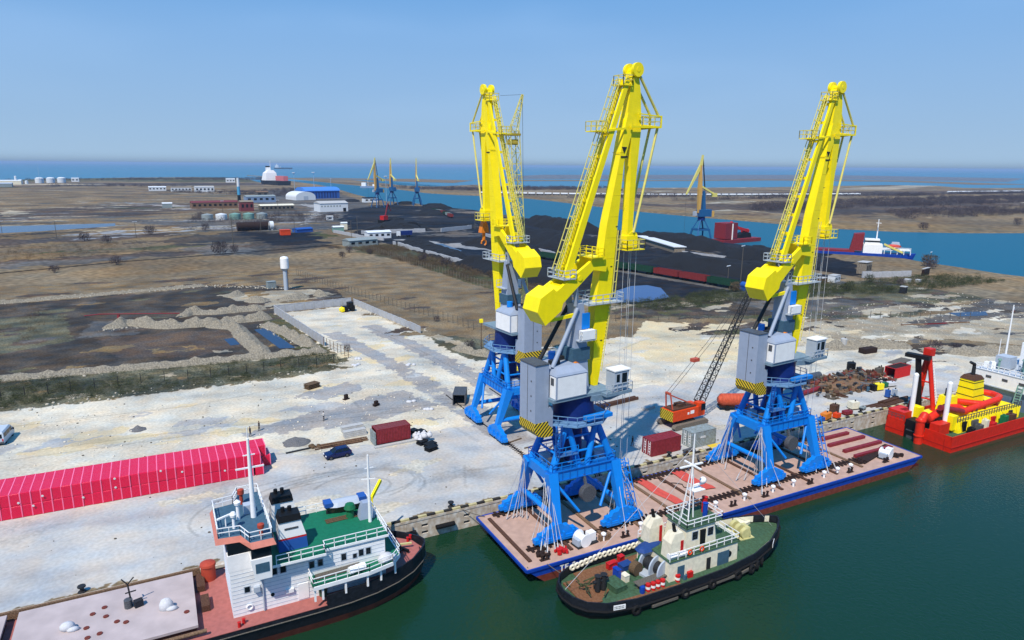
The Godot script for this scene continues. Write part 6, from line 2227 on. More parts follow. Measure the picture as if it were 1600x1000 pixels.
func person(label: String, at: Vector3, yaw: float, top: Color, legs: Color, stride: float) -> void:
	var skin := Color(0.42, 0.26, 0.18)
	var hair := Color(0.03, 0.025, 0.02)
	var shoe := Color(0.02, 0.02, 0.02)
	var k := [
		[V(0, 1.0, 0), V(0, 1.38, 0), 0.15, 0.16, top], [V(-0.12, 1.4, 0), V(0.12, 1.4, 0), 0.09, 0.09, top], [V(0, 0.95, 0), V(0, 1.05, 0), 0.15, 0.15, legs],
		[V(0, 1.45, 0), V(0, 1.56, 0.01), 0.055, 0.055, skin], [V(0, 1.62, 0.01), V(0, 1.69, 0.015), 0.085, 0.09, skin], [V(0, 1.7, -0.02), V(0, 1.72, -0.01), 0.095, 0.095, hair], [V(0, 1.63, 0.1), V(0, 1.64, 0.105), 0.02, 0.02, skin],
	]
	for s in [-1, 1]:
		var f: float = s * stride
		k.append([V(s * 0.09, 0.93, 0), V(s * 0.1, 0.5, 0.04 + f * 0.16), 0.095, 0.065, legs])
		k.append([V(s * 0.1, 0.5, 0.04 + f * 0.16), V(s * 0.1, 0.08, f * 0.3), 0.062, 0.045, legs])
		k.append([V(s * 0.1, 0.045, f * 0.3 - 0.04), V(s * 0.11, 0.04, f * 0.3 + 0.15), 0.045, 0.04, shoe])
		k.append([V(s * 0.2, 1.4, 0), V(s * 0.25, 1.12, -f * 0.1), 0.06, 0.048, top])
		k.append([V(s * 0.25, 1.12, -f * 0.1), V(s * 0.25, 0.88, -f * 0.2 + 0.06), 0.046, 0.035, top])
		k.append([V(s * 0.25, 0.86, -f * 0.2 + 0.07), V(s * 0.245, 0.78, -f * 0.2 + 0.1), 0.036, 0.025, skin])
	var m := mat("person", 255, 255, 255, 0.85, "")
	m.vertex_color_use_as_albedo = true
	single("person", body_mesh(k, 0.035), m, label, "person", at, yaw)


func container(called: String, label: String, at: Vector3, yaw: float, m: Material, roof: Material, len := 6.06, h := 2.59, text := "", doors := true) -> void:
	var t := thing(called, label, "container", at, yaw)
	var W := 2.44
	var b := B.new()
	# corrugated sides: zigzag prism along the length
	for s in [0.0, W]:
		var n := int(len / 0.28)
		for i in n:
			var x0: float = 0.1 + (len - 0.2) * i / n
			var x1: float = 0.1 + (len - 0.2) * (i + 1) / n
			var d := 0.04
			var o: float = -1.0 if s == 0.0 else 1.0
			var z := [s - o * d, s, s, s - o * d]
			var xs := [x0, lerpf(x0, x1, 0.25), lerpf(x0, x1, 0.5), lerpf(x0, x1, 0.75)]
			xs.append(x1)
			z.append(s - o * d)
			for j in 4:
				var p := V(xs[j], 0.12, -W + z[j])
				var q := V(xs[j + 1], 0.12, -W + z[j + 1])
				var u := V(0, h - 0.22, 0)
				if s > 0: b.quad(p, q, q + u, p + u)
				else: b.quad(q, p, p + u, q + u)
	b.box(len - 0.1, len - 0.04, 0.1, h - 0.1, -W + 0.05, -0.05)
	part("side_wall", b, m, t)
	b = B.new()
	for x in [0.0, len - 0.14]:
		for z in [-W, -0.14]: b.box(x, x + 0.14, 0, h, z, z + 0.14)
	for z in [-W, -0.12]:
		b.box(0.14, len - 0.14, 0, 0.14, z, z + 0.12)
		b.box(0.14, len - 0.14, h - 0.12, h, z, z + 0.12)
	for x in [0.0, len - 0.12]:
		b.box(x, x + 0.12, 0, 0.14, -W + 0.14, -0.14)
		b.box(x, x + 0.12, h - 0.12, h, -W + 0.14, -0.14)
	part("frame", b, m, t)
	b = B.new()
	for i in 10: b.box(0.14 + (len - 0.28) * i / 10.0, 0.14 + (len - 0.28) * (i + 0.86) / 10.0, h - 0.08, h - 0.03 - 0.01 * (i % 2), -W + 0.12, -0.12)
	b.box(0.12, len - 0.12, h - 0.12, h - 0.06, -W + 0.1, -0.1)
	part("roof", b, roof, t)
	if doors:
		for z in [[-W + 0.14, -W / 2 - 0.01], [-W / 2 + 0.01, -0.14]]:
			b = B.new()
			b.box(0.03, 0.08, 0.14, h - 0.12, z[0], z[1])
			var d := part("door", b, m, t)
			b = B.new()
			for k in [0.3, 0.72]: b.bar(V(0, 0.15, lerpf(z[0], z[1], k)), V(0, h - 0.15, lerpf(z[0], z[1], k)), 0.05, 0.05)
			part("lock_rod", b, K("white"), d)
			b = B.new()
			for y in [0.6, 1.1, 1.5, 1.9]: b.box(0.01, 0.03, y, y + 0.14, z[0] + 0.45, z[1] - 0.3)
			part("printed_lines", b, K("white"), d)
	if text: text_mesh(t, "lettering", text, 0.5, V(len * 0.45, h * 0.62, 0.01), 0, K("white"))


func build_vehicles() -> void:
	# dark blue hatchback, nose to the left
	var t := thing("parked_car", "dark blue hatchback parked alone on the concrete apron", "car", V(-1.1, 0, -24.2), 4)
	var b := B.new()
	b.loft([[V(-2.0, 0.3, 0.8), V(1.95, 0.3, 0.8), V(1.95, 0.3, -0.8), V(-2.0, 0.3, -0.8)], [V(-2.1, 0.55, 0.86), V(2.05, 0.55, 0.86), V(2.05, 0.55, -0.86), V(-2.1, 0.55, -0.86)], [V(-1.95, 0.82, 0.84), V(2.0, 0.95, 0.84), V(2.0, 0.95, -0.84), V(-1.95, 0.82, -0.84)], [V(-0.9, 0.98, 0.8), V(1.95, 1.02, 0.8), V(1.95, 1.02, -0.8), V(-0.9, 0.98, -0.8)]])
	b.loft([[V(-0.25, 1.46, 0.6), V(1.5, 1.5, 0.6), V(1.5, 1.5, -0.6), V(-0.25, 1.46, -0.6)], [V(-0.1, 1.54, 0.5), V(1.35, 1.56, 0.5), V(1.35, 1.56, -0.5), V(-0.1, 1.54, -0.5)]], true, true)
	for q in [[-0.95, 0.99, -0.28, 1.47], [0.6, 1.0, 0.55, 1.49], [1.9, 1.02, 1.48, 1.5]]:
		for s in [-1, 1]: b.bar(V(q[0], q[1], s * 0.79), V(q[2], q[3], s * 0.6), 0.09, 0.09)
	part("body", b, K("car_blue"), t)
	b = B.new()
	b.loft([[V(-0.93, 0.99, 0.77), V(1.93, 1.02, 0.77), V(1.93, 1.02, -0.77), V(-0.93, 0.99, -0.77)], [V(-0.27, 1.46, 0.58), V(1.48, 1.49, 0.58), V(1.48, 1.49, -0.58), V(-0.27, 1.46, -0.58)]])
	part("windows", b, K("glass"), t)
	for x in [-1.3, 1.25]:
		for s in [-1, 1]:
			b = B.new()
			b.tube(V(x, 0.31, s * 0.72), V(x, 0.31, s * 0.9), 0.31, 0.31, 14)
			var w := part("wheel", b, K("rubber"), t)
			b = B.new()
			b.tube(V(x, 0.31, s * 0.89), V(x, 0.31, s * 0.915), 0.2, 0.2, 10)
			part("rim", b, K("steel"), w)
	for s in [-1, 1]:
		b = B.new()
		b.boxc(V(-2.02, 0.68, s * 0.6), V(0.12, 0.16, 0.34))
		part("headlight", b, K("white"), t)
		b = B.new()
		b.boxc(V(2.02, 0.8, s * 0.66), V(0.08, 0.26, 0.2))
		part("tail_light", b, K("red"), t)
		b = B.new()
		b.boxc(V(-0.75, 1.05, s * 0.92), V(0.16, 0.14, 0.16))
		part("mirror", b, K("car_blue"), t)
	b = B.new()
	b.box(-2.12, -2.05, 0.42, 0.6, -0.5, 0.5)
	part("grille", b, K("black"), t)
	# white van at the left edge
	t = thing("white_van", "white minibus standing on the pale sand at the left, dark rear window towards us", "van", V(-49.0, 0, -55.2), 83)
	b = B.new()
	b.loft([[V(-2.6, 0.35, 1.0), V(2.6, 0.35, 1.0), V(2.6, 0.35, -1.0), V(-2.6, 0.35, -1.0)], [V(-2.65, 1.15, 1.02), V(2.7, 1.05, 1.02), V(2.7, 1.05, -1.02), V(-2.65, 1.15, -1.02)], [V(-2.5, 2.05, 0.92), V(1.5, 2.05, 0.92), V(1.5, 2.05, -0.92), V(-2.5, 2.05, -0.92)], [V(-2.4, 2.25, 0.78), V(1.2, 2.28, 0.78), V(1.2, 2.28, -0.78), V(-2.4, 2.25, -0.78)]])
	part("body", b, K("van_white"), t)
	b = B.new()
	b.hexa([V(-2.66, 1.25, 0.8), V(-2.55, 1.25, 0.8), V(-2.55, 1.25, -0.8), V(-2.66, 1.25, -0.8), V(-2.54, 1.9, 0.75), V(-2.4, 1.9, 0.75), V(-2.4, 1.9, -0.75), V(-2.54, 1.9, -0.75)])
	part("rear_window", b, K("glass"), t)
	for s in [-1, 1]:
		for q in [[-2.2, -1.0], [-0.8, 0.4], [0.6, 1.5]]:
			b = B.new()
			b.hexa([V(q[0], 1.25, s * 0.97 + 0.05), V(q[1], 1.25, s * 0.97 + 0.05), V(q[1], 1.25, s * 0.97 - 0.05), V(q[0], 1.25, s * 0.97 - 0.05), V(q[0], 1.9, s * 0.93 + 0.05), V(q[1], 1.9, s * 0.93 + 0.05), V(q[1], 1.9, s * 0.93 - 0.05), V(q[0], 1.9, s * 0.93 - 0.05)])
			part("side_window", b, K("glass"), t)
		b = B.new()
		b.boxc(V(1.9, 1.3, s * 1.12), V(0.16, 0.3, 0.2))
		part("mirror", b, K("black"), t)
		b = B.new()
		b.boxc(V(-2.64, 0.95, s * 0.85), V(0.06, 0.4, 0.18))
		part("tail_light", b, K("red"), t)
		for x in [-1.6, 1.7]:
			b = B.new()
			b.tube(V(x, 0.36, s * 0.82), V(x, 0.36, s * 1.0), 0.36, 0.36, 12)
			part("wheel", b, K("rubber"), t)
	b = B.new()
	b.box(-2.75, -2.6, 0.4, 0.65, -0.95, 0.95)
	part("bumper", b, K("steel"), t)
	# orange crawler crane
	t = thing("crawler_crane", "orange crawler crane with striped tail and long black lattice boom on the quay", "crawler crane", V(57.6, 0, -11.4), 4)
	for s in [-1, 1]:
		b = B.new()
		b.prism(P2([-4.2, 0.5, -3.7, 0.05, 3.7, 0.05, 4.2, 0.5, 3.8, 0.95, -3.8, 0.95]), V(0, 0, s * 1.9), Vector3.RIGHT, Vector3.UP, 0.8)
		part("track", b, mat("track_mud", 150, 142, 130, 0.9, "rough", 0.5), t)
	b = B.new()
	b.boxc(V(0, 0.8, 0), V(3.0, 0.7, 3.2))
	b.tube(V(0, 1.0, 0), V(0, 1.5, 0), 1.2, 1.2, 14)
	part("carbody", b, K("steel_dark"), t)
	b = B.new()
	b.box(-4.0, 3.4, 1.5, 3.3, -1.6, 1.6)
	b.box(2.2, 3.8, 1.5, 3.9, 0.3, 1.6)
	var bd := part("house", b, K("orange"), t)
	b = B.new()
	b.box(-4.06, -4.0, 1.5, 3.3, -1.6, 1.6)
	part("striped_tail", b, hazard_mat(), bd)
	b = B.new()
	b.box(-3.6, 2.0, 3.3, 3.55, -1.2, 1.2)
	b.boxc(V(-1.0, 3.8, 0), V(1.6, 0.6, 1.4))
	part("roof_gear", b, K("rust"), bd)
	b = B.new()
	b.box(2.8, 3.84, 2.5, 3.7, 1.58, 1.64)
	part("cab_window", b, K("glass"), bd)
	b = B.new()
	b.box(0.2, 1.1, 2.3, 2.9, 1.6, 1.63)
	b.box(-0.5, -0.1, 2.3, 2.7, 1.6, 1.63)
	part("white_sign", b, K("white"), bd)
	b = B.new()
	for s in [-0.8, 0.8]:
		b.bar(V(-3.4, 3.3, s), V(-3.9, 6.4, s * 0.7), 0.22, 0.22)
		b.bar(V(-3.9, 6.2, s * 0.7), V(1.6, 3.6, s), 0.22, 0.22)
	b.bar(V(-3.9, 6.4, -0.6), V(-3.9, 6.4, 0.6), 0.3, 0.3)
	part("gantry", b, mat("orange_dull", 190, 88, 66, 0.6), t)
	b = B.new()
	var foot := V(3.0, 2.0, 0)
	var tip := V(16.4, 24.6, 0)
	b.lattice(foot.lerp(tip, 0.06), tip, 1.35, 0.8, 22, 0.05, Vector3(0, 0, 1))
	b.bar(foot + V(0, 0, -0.6), foot.lerp(tip, 0.07) + V(0, 0, -0.6), 0.2, 0.9)
	b.bar(foot + V(0, 0, 0.6), foot.lerp(tip, 0.07) + V(0, 0, 0.6), 0.2, 0.9)
	part("lattice_boom", b, K("steel_dark"), t)
	b = B.new()
	for s in [-0.4, 0.4]:
		b.bar(V(-3.9, 6.4, s), V(5.2, 14.2, s), 0.05, 0.05)
		b.bar(V(5.2, 14.2, s), tip + V(-0.3, 0.3, s), 0.05, 0.05)
	part("pendant", b, K("wire_dark"), t)
	b = B.new()
	b.boxc(V(2.1, 11.6, 0), V(1.5, 0.6, 0.9), 0.0)
	part("bail_block", b, mat("orange_dull", 190, 88, 66, 0.6), t)
	# cream lattice crane behind the portal crane
	t = thing("lattice_crane", "tall cream lattice mast crane standing close behind the portal crane on the quay", "lattice crane", V(43.0, 0, -44.0), 0)
	b = B.new()
	b.lattice(V(0, 2, 0), V(-3.6, 51.5, 0.6), 2.2, 1.9, 24, 0.06)
	var la := part("mast", b, K("yellow_pale"), t)
	b = B.new()
	b.lattice(V(-3.6, 51.0, 0.6), V(-1.8, 58.2, 1.0), 1.6, 0.3, 5, 0.05)
	b.bar(V(-4.6, 51.5, 0.6), V(-1.8, 58.2, 1.0), 0.12, 0.12)
	part("jib_strut", b, K("yellow_pale"), la)
	b = B.new()
	b.box(-4.8, -2.4, 50.6, 51.0, -0.5, 1.7)
	b.boxc(V(-3.6, 49.4, 0.6), V(1.6, 1.0, 1.4))
	part("head", b, mat("dull_yellow", 170, 150, 40, 0.6), la)
	b = B.new()
	b.bar(V(-1.8, 58.2, 1.0), V(-1.2, 30.0, 1.0), 0.05, 0.05)
	b.bar(V(-1.8, 58.2, 1.0), V(-6.4, 57.8, 0.8), 0.05, 0.05)
	part("hoist_rope", b, K("wire_dark"), t)
	b = B.new()
	b.box(-3.0, 3.6, 1.4, 3.6, -1.6, 1.6)
	part("house", b, K("yellow"), t)
	for s in [-1, 1]:
		b = B.new()
		b.prism(P2([-3.6, 0.5, -3.2, 0.05, 3.2, 0.05, 3.6, 0.5, 3.2, 1.1, -3.2, 1.1]), V(0, 0, s * 1.9), Vector3.RIGHT, Vector3.UP, 0.8)
		part("track", b, K("steel_dark"), t)
	# small dark digger in the walled yard
	t = thing("loader", "small black loader parked at the far end of the walled yard", "loader", V(28.4, 0, -133.5), 10)
	b = B.new()
	b.box(-1.8, 1.8, 0.8, 1.7, -1.0, 1.0)
	b.box(-0.2, 1.4, 1.7, 2.9, -0.9, 0.9)
	part("body", b, K("black"), t)
	b = B.new()
	b.prism(P2([-2.6, 0.2, -1.7, 0.4, -1.8, 1.5, -2.7, 1.0]), Vector3.ZERO, Vector3.RIGHT, Vector3.UP, 2.2)
	part("bucket", b, K("yellow"), t)
	for x in [-1.1, 1.1]:
		for s in [-1, 1]:
			b = B.new()
			b.tube(V(x, 0.65, s * 0.8), V(x, 0.65, s * 1.15), 0.65, 0.65, 10)
			part("wheel", b, K("rubber"), t)


func build_yard() -> void:
	# pink wrapped bales: two rows, two tiers
	var pink := mat("pink_wrap", 226, 0, 66, 0.3, "paint", 0.9)
	var band := mat("pink_band", 238, 112, 150, 0.35, "")
	pink.metallic_specular = 0.5
	pink.normal_enabled = true
	pink.normal_texture = tx.bumps
	pink.normal_scale = 0.6
	var variants := []
	for v in 3:
		var b := B.new()
		var e := 0.01 + v * 0.012
		var r0 := [V(-0.55, 0, 1.47), V(0.55, 0, 1.47), V(0.55, 0, -1.47), V(-0.55, 0, -1.47)]
		var r1 := []
		var r2 := []
		var r3 := []
		for p in r0:
			r1.append(V(p.x, 0.1, p.z * (1.01 + e)))
			r2.append(V(p.x, 1.58, p.z * (1.01 + e * 0.5)))
			r3.append(V(p.x * 0.99, 1.68, p.z * 0.985))
		b.loft([r0, r1, r2, r3], true, true)
		var bb := B.new()
		bb.box(0.5, 0.63, 0.04, 1.7, 1.4, 1.535 + e)
		bb.box(0.5, 0.63, 1.6, 1.705, -1.47, 1.5)
		variants.append([b.mesh(), bb.mesh()])
	for tier in 2:
		for row in 2:
			var n := 33
			for i in n:
				var x := -13.3 - i * 1.13 + (1.13 if row == 1 else 0.0)
				if i == 0 and tier == 0: x += 0.3 + 0.3 * row
				var o := MeshInstance3D.new()
				o.name = numbered("wrapped_bale")
				var vv: Array = variants[rng.randi() % 3]
				o.mesh = vv[0]
				o.material_override = pink
				o.position = V(x, tier * 1.69, -24.3 - row * 2.95 - 0.012 * i) + V(0, 0, rng.randf_range(-0.03, 0.03))
				o.rotation.y = rng.randf_range(-0.008, 0.008)
				add_child(o)
				var s := MeshInstance3D.new()
				s.name = "wrap_seam"
				s.mesh = vv[1]
				s.material_override = band
				o.add_child(s)
				var l: String = [["bright pink wrapped bale in the lower tier of the row facing the ship", "bright pink wrapped bale in the lower tier of the row behind"], ["bright pink wrapped bale in the upper tier of the row facing the ship", "bright pink wrapped bale in the upper tier of the row behind"]][tier][row]
				if i == 0: l = [["end bale of the front lower tier of pink bales, nearest the car", "end bale of the hind lower tier of pink bales, nearest the gravel heap"], ["end bale of the front upper tier of pink bales, nearest the car", "end bale of the hind upper tier of pink bales, nearest the gravel heap"]][tier][row]
				tag(o, l, "bale", "pink wrapped bales stacked two high")
	# white loose labels on the wrap
	for i in 14:
		var b := B.new()
		b.lathe(Vector3.ZERO, [Vector2(0.16, 0), Vector2(0.14, 0.03), Vector2(0, 0.04)], 8)
		var o := single("white_label", b, K("cloth_white"), "small round white label stuck on the pink wrapping", "label", V(-13.5 - rng.randf() * 32.0, 0.4 + rng.randf() * 2.8, -22.86 - 0.012 * i), 0, "white labels on the pink bales")
		o.rotation.x = PI / 2
	# containers
	container("red_container", "faded red container with pale end, alone beside the steel pipes on the apron", V(5.6, 0.25, -25.6), 2, K("maroon"), K("maroon_roof"), 5.9, 2.5, "", false)
	container("red_container", "dark red container with white lock rods at the quay edge before the orange crane", V(43.3, 0.0, -2.1), 1, K("maroon"), K("maroon"), 6.0, 2.6, "")
	container("grey_container", "pale grey container with white letters between the orange crane and the quay edge", V(51.3, 0.0, -1.8), 1, K("sea_grey"), K("sea_grey"), 5.2, 2.7, "AXEL")
	container("dark_container", "dark grey steel container behind the foot of the quay's portal crane", V(26.4, 0.0, -37.2), 62, K("steel"), K("steel"), 5.0, 2.2, "", false)
	var b := B.new()
	b.box(-3.6, 3.8, 0, 0.25, -0.35, 0.35)
	single("concrete_sill", b, K("concrete"), "long pale concrete beam lying before the lone faded red container", "beam", V(8.6, 0, -25.0), 2)
	b = B.new()
	b.box(-0.1, 0.1, 0.2, 2.4, -1.2, 1.2)
	single("leaning_panel", b, K("sea_grey"), "pale grey sheet leaning on the end of the lone faded red container", "panel", V(5.3, 0, -26.6), 2)
	# people
	person("person in a light top and dark trousers walking on the sand near the white slabs", V(0.4, 0, -41.0), 120, Color(0.5, 0.5, 0.5), Color(0.02, 0.02, 0.03), 0.8)
	person("person in dark clothes standing on the apron left of the dark red container", V(43.3, 0, -7.1), 200, Color(0.03, 0.03, 0.035), Color(0.05, 0.05, 0.06), 0.5)
	person("person in dark clothes standing behind the right end of the pink bales", V(-12.3, 0, -39.0), 60, Color(0.03, 0.03, 0.04), Color(0.02, 0.02, 0.03), 0.3)
	person("person in a dark jacket standing on the sand by the gravel heap", V(-10.6, 0, -41.0), 260, Color(0.06, 0.05, 0.05), Color(0.03, 0.03, 0.04), 0.4)
	# odds and ends on the sand
	var sl: Node3D = null
	for i in 8:
		b = B.new()
		b.box(-1.9, 1.9, 0, 0.22, -0.55, 0.55)
		var at := V(3.6 + (i % 2) * 0.2, 0.24 * (i / 2), -31.6 - (i % 2) * 2.3 - (i / 2) * 0.15)
		var l := "pale concrete slab in the stack farther from us, left of the faded red container" if i % 2 else "pale concrete slab in the stack nearer us, left of the faded red container"
		single("concrete_slab", b, K("concrete"), l, "slab", at, 3, "pale slabs left of the red container")
	for i in 7:
		b = B.new()
		b.tube(V(-4.2 + (i % 3) * 0.5, 0.12 + 0.2 * (i / 4), 0), V(4.6 - (i % 2), 0.12 + 0.2 * (i / 4), 0), 0.11, 0.11, 7)
		single("rusty_pipe", b, K("rust") if i % 2 else K("rust_light"), "long rusty pipe in the bundle beside the blue car", "pipe", V(0.4, 0, -29.4 + (i % 4) * 0.35), -2 + i * 0.6, "rusty pipes beside the blue car")
	b = B.new()
	for i in 8: b.ball(V(rng.randf_range(-0.7, 0.7), 0.25, rng.randf_range(-0.6, 0.6)), 0.35, 7, 4, V(1, 0.8, 1))
	single("rope_pile", b, K("wood"), "brown coil of rope at the left end of the rusty pipes", "rope pile", V(-3.6, 0, -29.6))
	b = B.new()
	b.bar(V(-2.2, 0.1, 0), V(2.0, 0.12, 0), 0.3, 0.18)
	single("dark_beam", b, K("steel_dark"), "dark beam lying end on before the rope pile", "beam", V(-6.0, 0, -29.2), 6)
	for i in 9:
		b = B.new()
		b.ball(V(0, 0.4, 0), 0.55, 9, 6, V(1.0, 0.85, 1.0))
		b.ball(V(0.1, 0.85, 0), 0.25, 7, 4)
		single("sandbag", b, K("bag_white"), "full white bulk bag in the heap right of the faded red container", "bag", V(12.2 + (i % 3) * 0.8 + rng.randf() * 0.3, 0.0 if i < 7 else 0.7, -26.2 + (i / 3) * 1.2), 0, "white bulk bags by the red container")
	for q in [[13.4, -21.6, 0.9], [13.0, -20.2, 0.9], [12.6, -23.2, 0.7], [12.9, -28.4, 0.6], [14.0, -27.6, 0.5]]:
		b = B.new()
		for k in 3: b.boxc(V(0, 0.1 + k * 0.25, 0), V(2.1 * q[2], 0.12, 1.3))
		for k in 3: b.boxc(V(-0.8 + k * 0.8, 0.22, 0), V(0.15, 0.2, 1.2))
		single("black_pallet", b, K("black"), ["black pallet stack nearest the car's side of the white bags", "black pallet stack nearest the camera by the white bags", "small black pallet between the white bags and the pallet stacks", "small black pallet behind the white bags", "black pallet farthest behind the white bags"][[-21.6, -20.2, -23.2, -28.4, -27.6].find(q[1])], "pallet", V(q[0], 0, q[1]), 20)
	heap("gravel_heap", [-8.2, -33.2, -3.6, -32.6], 4.4, 1.0, K("gravel"), "low heap of grey gravel behind the pink bales' right end", "gravel heap", 0.15)
	heap("gravel_heap", [-30.6, -50.8, -27.8, -50.6], 2.8, 0.7, K("gravel"), "small grey rubble heap in the sand above the pink bales", "gravel heap", 0.2)
	for q in [[2.4, -61.0, 4, "stack of grey planks on the sand below the fenced scrub"], [6.9, -50.8, 1, "small dark stand on the sand left of the gravel patch"], [11.1, -44.6, 2, "dark iron frame on the grey gravel patch"]]:
		b = B.new()
		for k in q[2]: b.box(-1.4 if q[2] == 4 else -0.6, 1.4 if q[2] == 4 else 0.6, k * 0.3, k * 0.3 + 0.14, -0.9 if q[2] == 4 else -0.4, 0.9 if q[2] == 4 else 0.4)
		if q[2] < 4: b.boxc(V(0, 0.6, 0), V(0.7, 0.8, 0.5))
		single("plank_stack", b, K("wood") if q[2] == 4 else K("rust_dark"), q[3], "stack" if q[2] == 4 else "frame", V(q[0], 0, q[1]), 25)
	for q in [[19.0, -38.0, "white plate lying on the sand left of the dark container"], [17.6, -43.6, "white sacks heaped on the edge of the grey strip"], [14.9, -73.0, "white sacks heaped at the corner of the fenced scrub"], [16.6, -78.0, "white sheet beside the corner of the fence"], [26.0, -68.0, "flat pale slab between the two grey strips"]]:
		b = B.new()
		for k in 4: b.ball(V(rng.randf_range(-0.8, 0.8), 0.1, rng.randf_range(-0.5, 0.5)), 0.5, 7, 4, V(1.1, 0.6, 0.9))
		single("white_sack", b, K("bag_white"), q[2], "sacks", V(q[0], 0, q[1]))
	for q in [[27.0, -17.6, 15.0], [30.8, -12.4, 40.0], [30.0, -10.6, -35.0], [28.2, -14.2, 8.0], [25.2, -11.8, 70.0], [24.0, -8.6, 55.0]]:
		b = B.new()
		b.box(-1.4, 1.4, 0, 0.12, -0.14, 0.14)
		single("loose_plank", b, K("wood"), "loose brown plank lying on the apron before the portal crane's wheels", "plank", V(q[0], 0, q[1]), q[2], "loose planks before the portal crane")
	# rails of the quay crane
	for x in [25.4, 35.0]:
		b = B.new()
		b.box(-0.07, 0.07, 0.0, 0.16, -17.5, 17.5)
		var r := single("crane_rail", b, K("steel_dark"), "left steel crane rail under the portal crane on the quay" if x < 30 else "right steel crane rail under the portal crane on the quay", "rail", V(x, 0, -27.0))
		b = B.new()
		for k in 22: b.box(-0.5, 0.5, 0.0, 0.06, 16.8 - k * 0.62 - 0.1, 16.8 - k * 0.62 + 0.1)
		part("sleepers", b, K("rust_dark"), r, "stuff")
	# timbers behind the front crane
	for i in 4:
		b = B.new()
		b.box(-6.5 + i * 0.6, 6.0 - i * 0.4, 0.05 + (i / 2) * 0.32, 0.35 + (i / 2) * 0.32, -0.18, 0.18)
		single("timber_beam", b, K("rust"), "long brown beam in the bundle behind the front crane's cab", "beam", V(53.0, 0, -25.4 + (i % 2) * 0.5), 7, "brown beams behind the front crane")
	b = B.new()
	b.boxc(V(0, 0.5, 0), V(3.4, 1.0, 2.0))
	single("dark_engine", b, K("rust_dark"), "dark rusty machine block at the left end of the brown beams", "machine", V(47.0, 0, -23.6), 12)
	b = B.new()
	b.boxc(V(0, 0.25, 0), V(2.6, 0.5, 1.2))
	single("concrete_block", b, K("concrete"), "pale concrete block lying on the apron beyond the brown beams", "block", V(57.0, 0, -20.4), 10)
	# orange tank trailer behind the far crane
	var t := thing("tank_trailer", "red orange tank on wheels half hidden behind the far portal crane", "tank trailer", V(71.6, 0, -13.0), -25)
	b = B.new()
	b.tube(V(-2.6, 1.9, 0), V(2.4, 1.9, 0), 1.2, 1.2, 14)
	b.tube(V(-3.2, 1.9, 0), V(-2.6, 1.9, 0), 0.6, 1.2, 14)
	part("tank", b, mat("orange_faded", 206, 92, 62, 0.6, "worn", 0.3), t)
	b = B.new()
	b.box(-3.0, 3.2, 0.6, 0.9, -0.9, 0.9)
	part("chassis", b, K("rust_dark"), t)
	for x in [-1.6, 1.8]:
		for s in [-1, 1]:
			b = B.new()
			b.tube(V(x, 0.5, s * 0.7), V(x, 0.5, s * 1.05), 0.5, 0.5, 10)
			part("wheel", b, K("rubber"), t)
	# walled yard: concrete panels, one part each
	var runs := [[Vector2(7.2, -140.5), Vector2(12.2, -93.6), 2.4], [Vector2(7.2, -140.5), Vector2(31.8, -143.2), 2.4], [Vector2(32.6, -143.0), Vector2(38.8, -96.2), 2.0]]
	var names := ["left concrete panel wall of the walled yard, by the muddy ditch", "far concrete panel wall closing the yard behind the black loader", "right concrete panel wall of the yard along the dry field"]
	for k in 3:
		var wl := thing("panel_wall", names[k], "wall")
		var a: Vector2 = runs[k][0]
		var c: Vector2 = runs[k][1]
		var n := int(a.distance_to(c) / 3.0)
		var yaw := -(c - a).angle()
		for i in n:
			var q := a.lerp(c, (i + 0.5) / n)
			b = B.new()
			var h: float = runs[k][2] + rng.randf_range(-0.06, 0.06)
			b.boxc(V(0, h / 2, 0), V(2.94, h, 0.16))
			b.boxc(V(0, h - 0.1, 0.02), V(2.94, 0.14, 0.2))
			var o := part("panel", b, K("concrete_wall"), wl)
			o.position = V(q.x, 0, q.y)
			o.rotation.y = yaw + rng.randf_range(-0.01, 0.01)
			b = B.new()
			b.boxc(V(-1.5, h / 2 + 0.05, 0), V(0.2, h + 0.1, 0.26))
			var p := part("post", b, K("concrete"), wl)
			p.position = o.position
			p.rotation.y = yaw
	# fences of thin posts and wires
	fence("wire_fence", "thin dark wire fence between the sandy yard and the green scrub", [-120, -80, -52.8, -79.4, -41.4, -79.8, -28.9, -79.6, -15.6, -77.4, -1.1, -77.4, 14.6, -77.0], 2.2, 3.4, K("steel_dark"))
	fence("wire_fence", "short leaning fence from the yard wall down to the scrub corner", [12.0, -94.0, 15.2, -78.0], 2.4, 2.0, K("rust_light"))
	fence("post_fence", "long row of thin pale posts along the edge of the dry field", [27.2, -214, 33.7, -177, 38.1, -158, 44, -133, 50.8, -106, 53.6, -94], 2.6, 2.4, K("wood_grey"))
	fence("post_fence", "line of grey fence posts below the coal yard wall", [77.8, -306, 81.5, -220, 84.2, -188, 85.6, -153, 96, -110], 2.6, 2.6, K("concrete_old"))
	fence("wire_fence", "faint wire fence at the top edge of the sandy pit", [53.6, -94, 66, -88, 90, -88, 118, -78, 150, -68, 200, -40], 2.0, 3.0, K("wood_grey"))
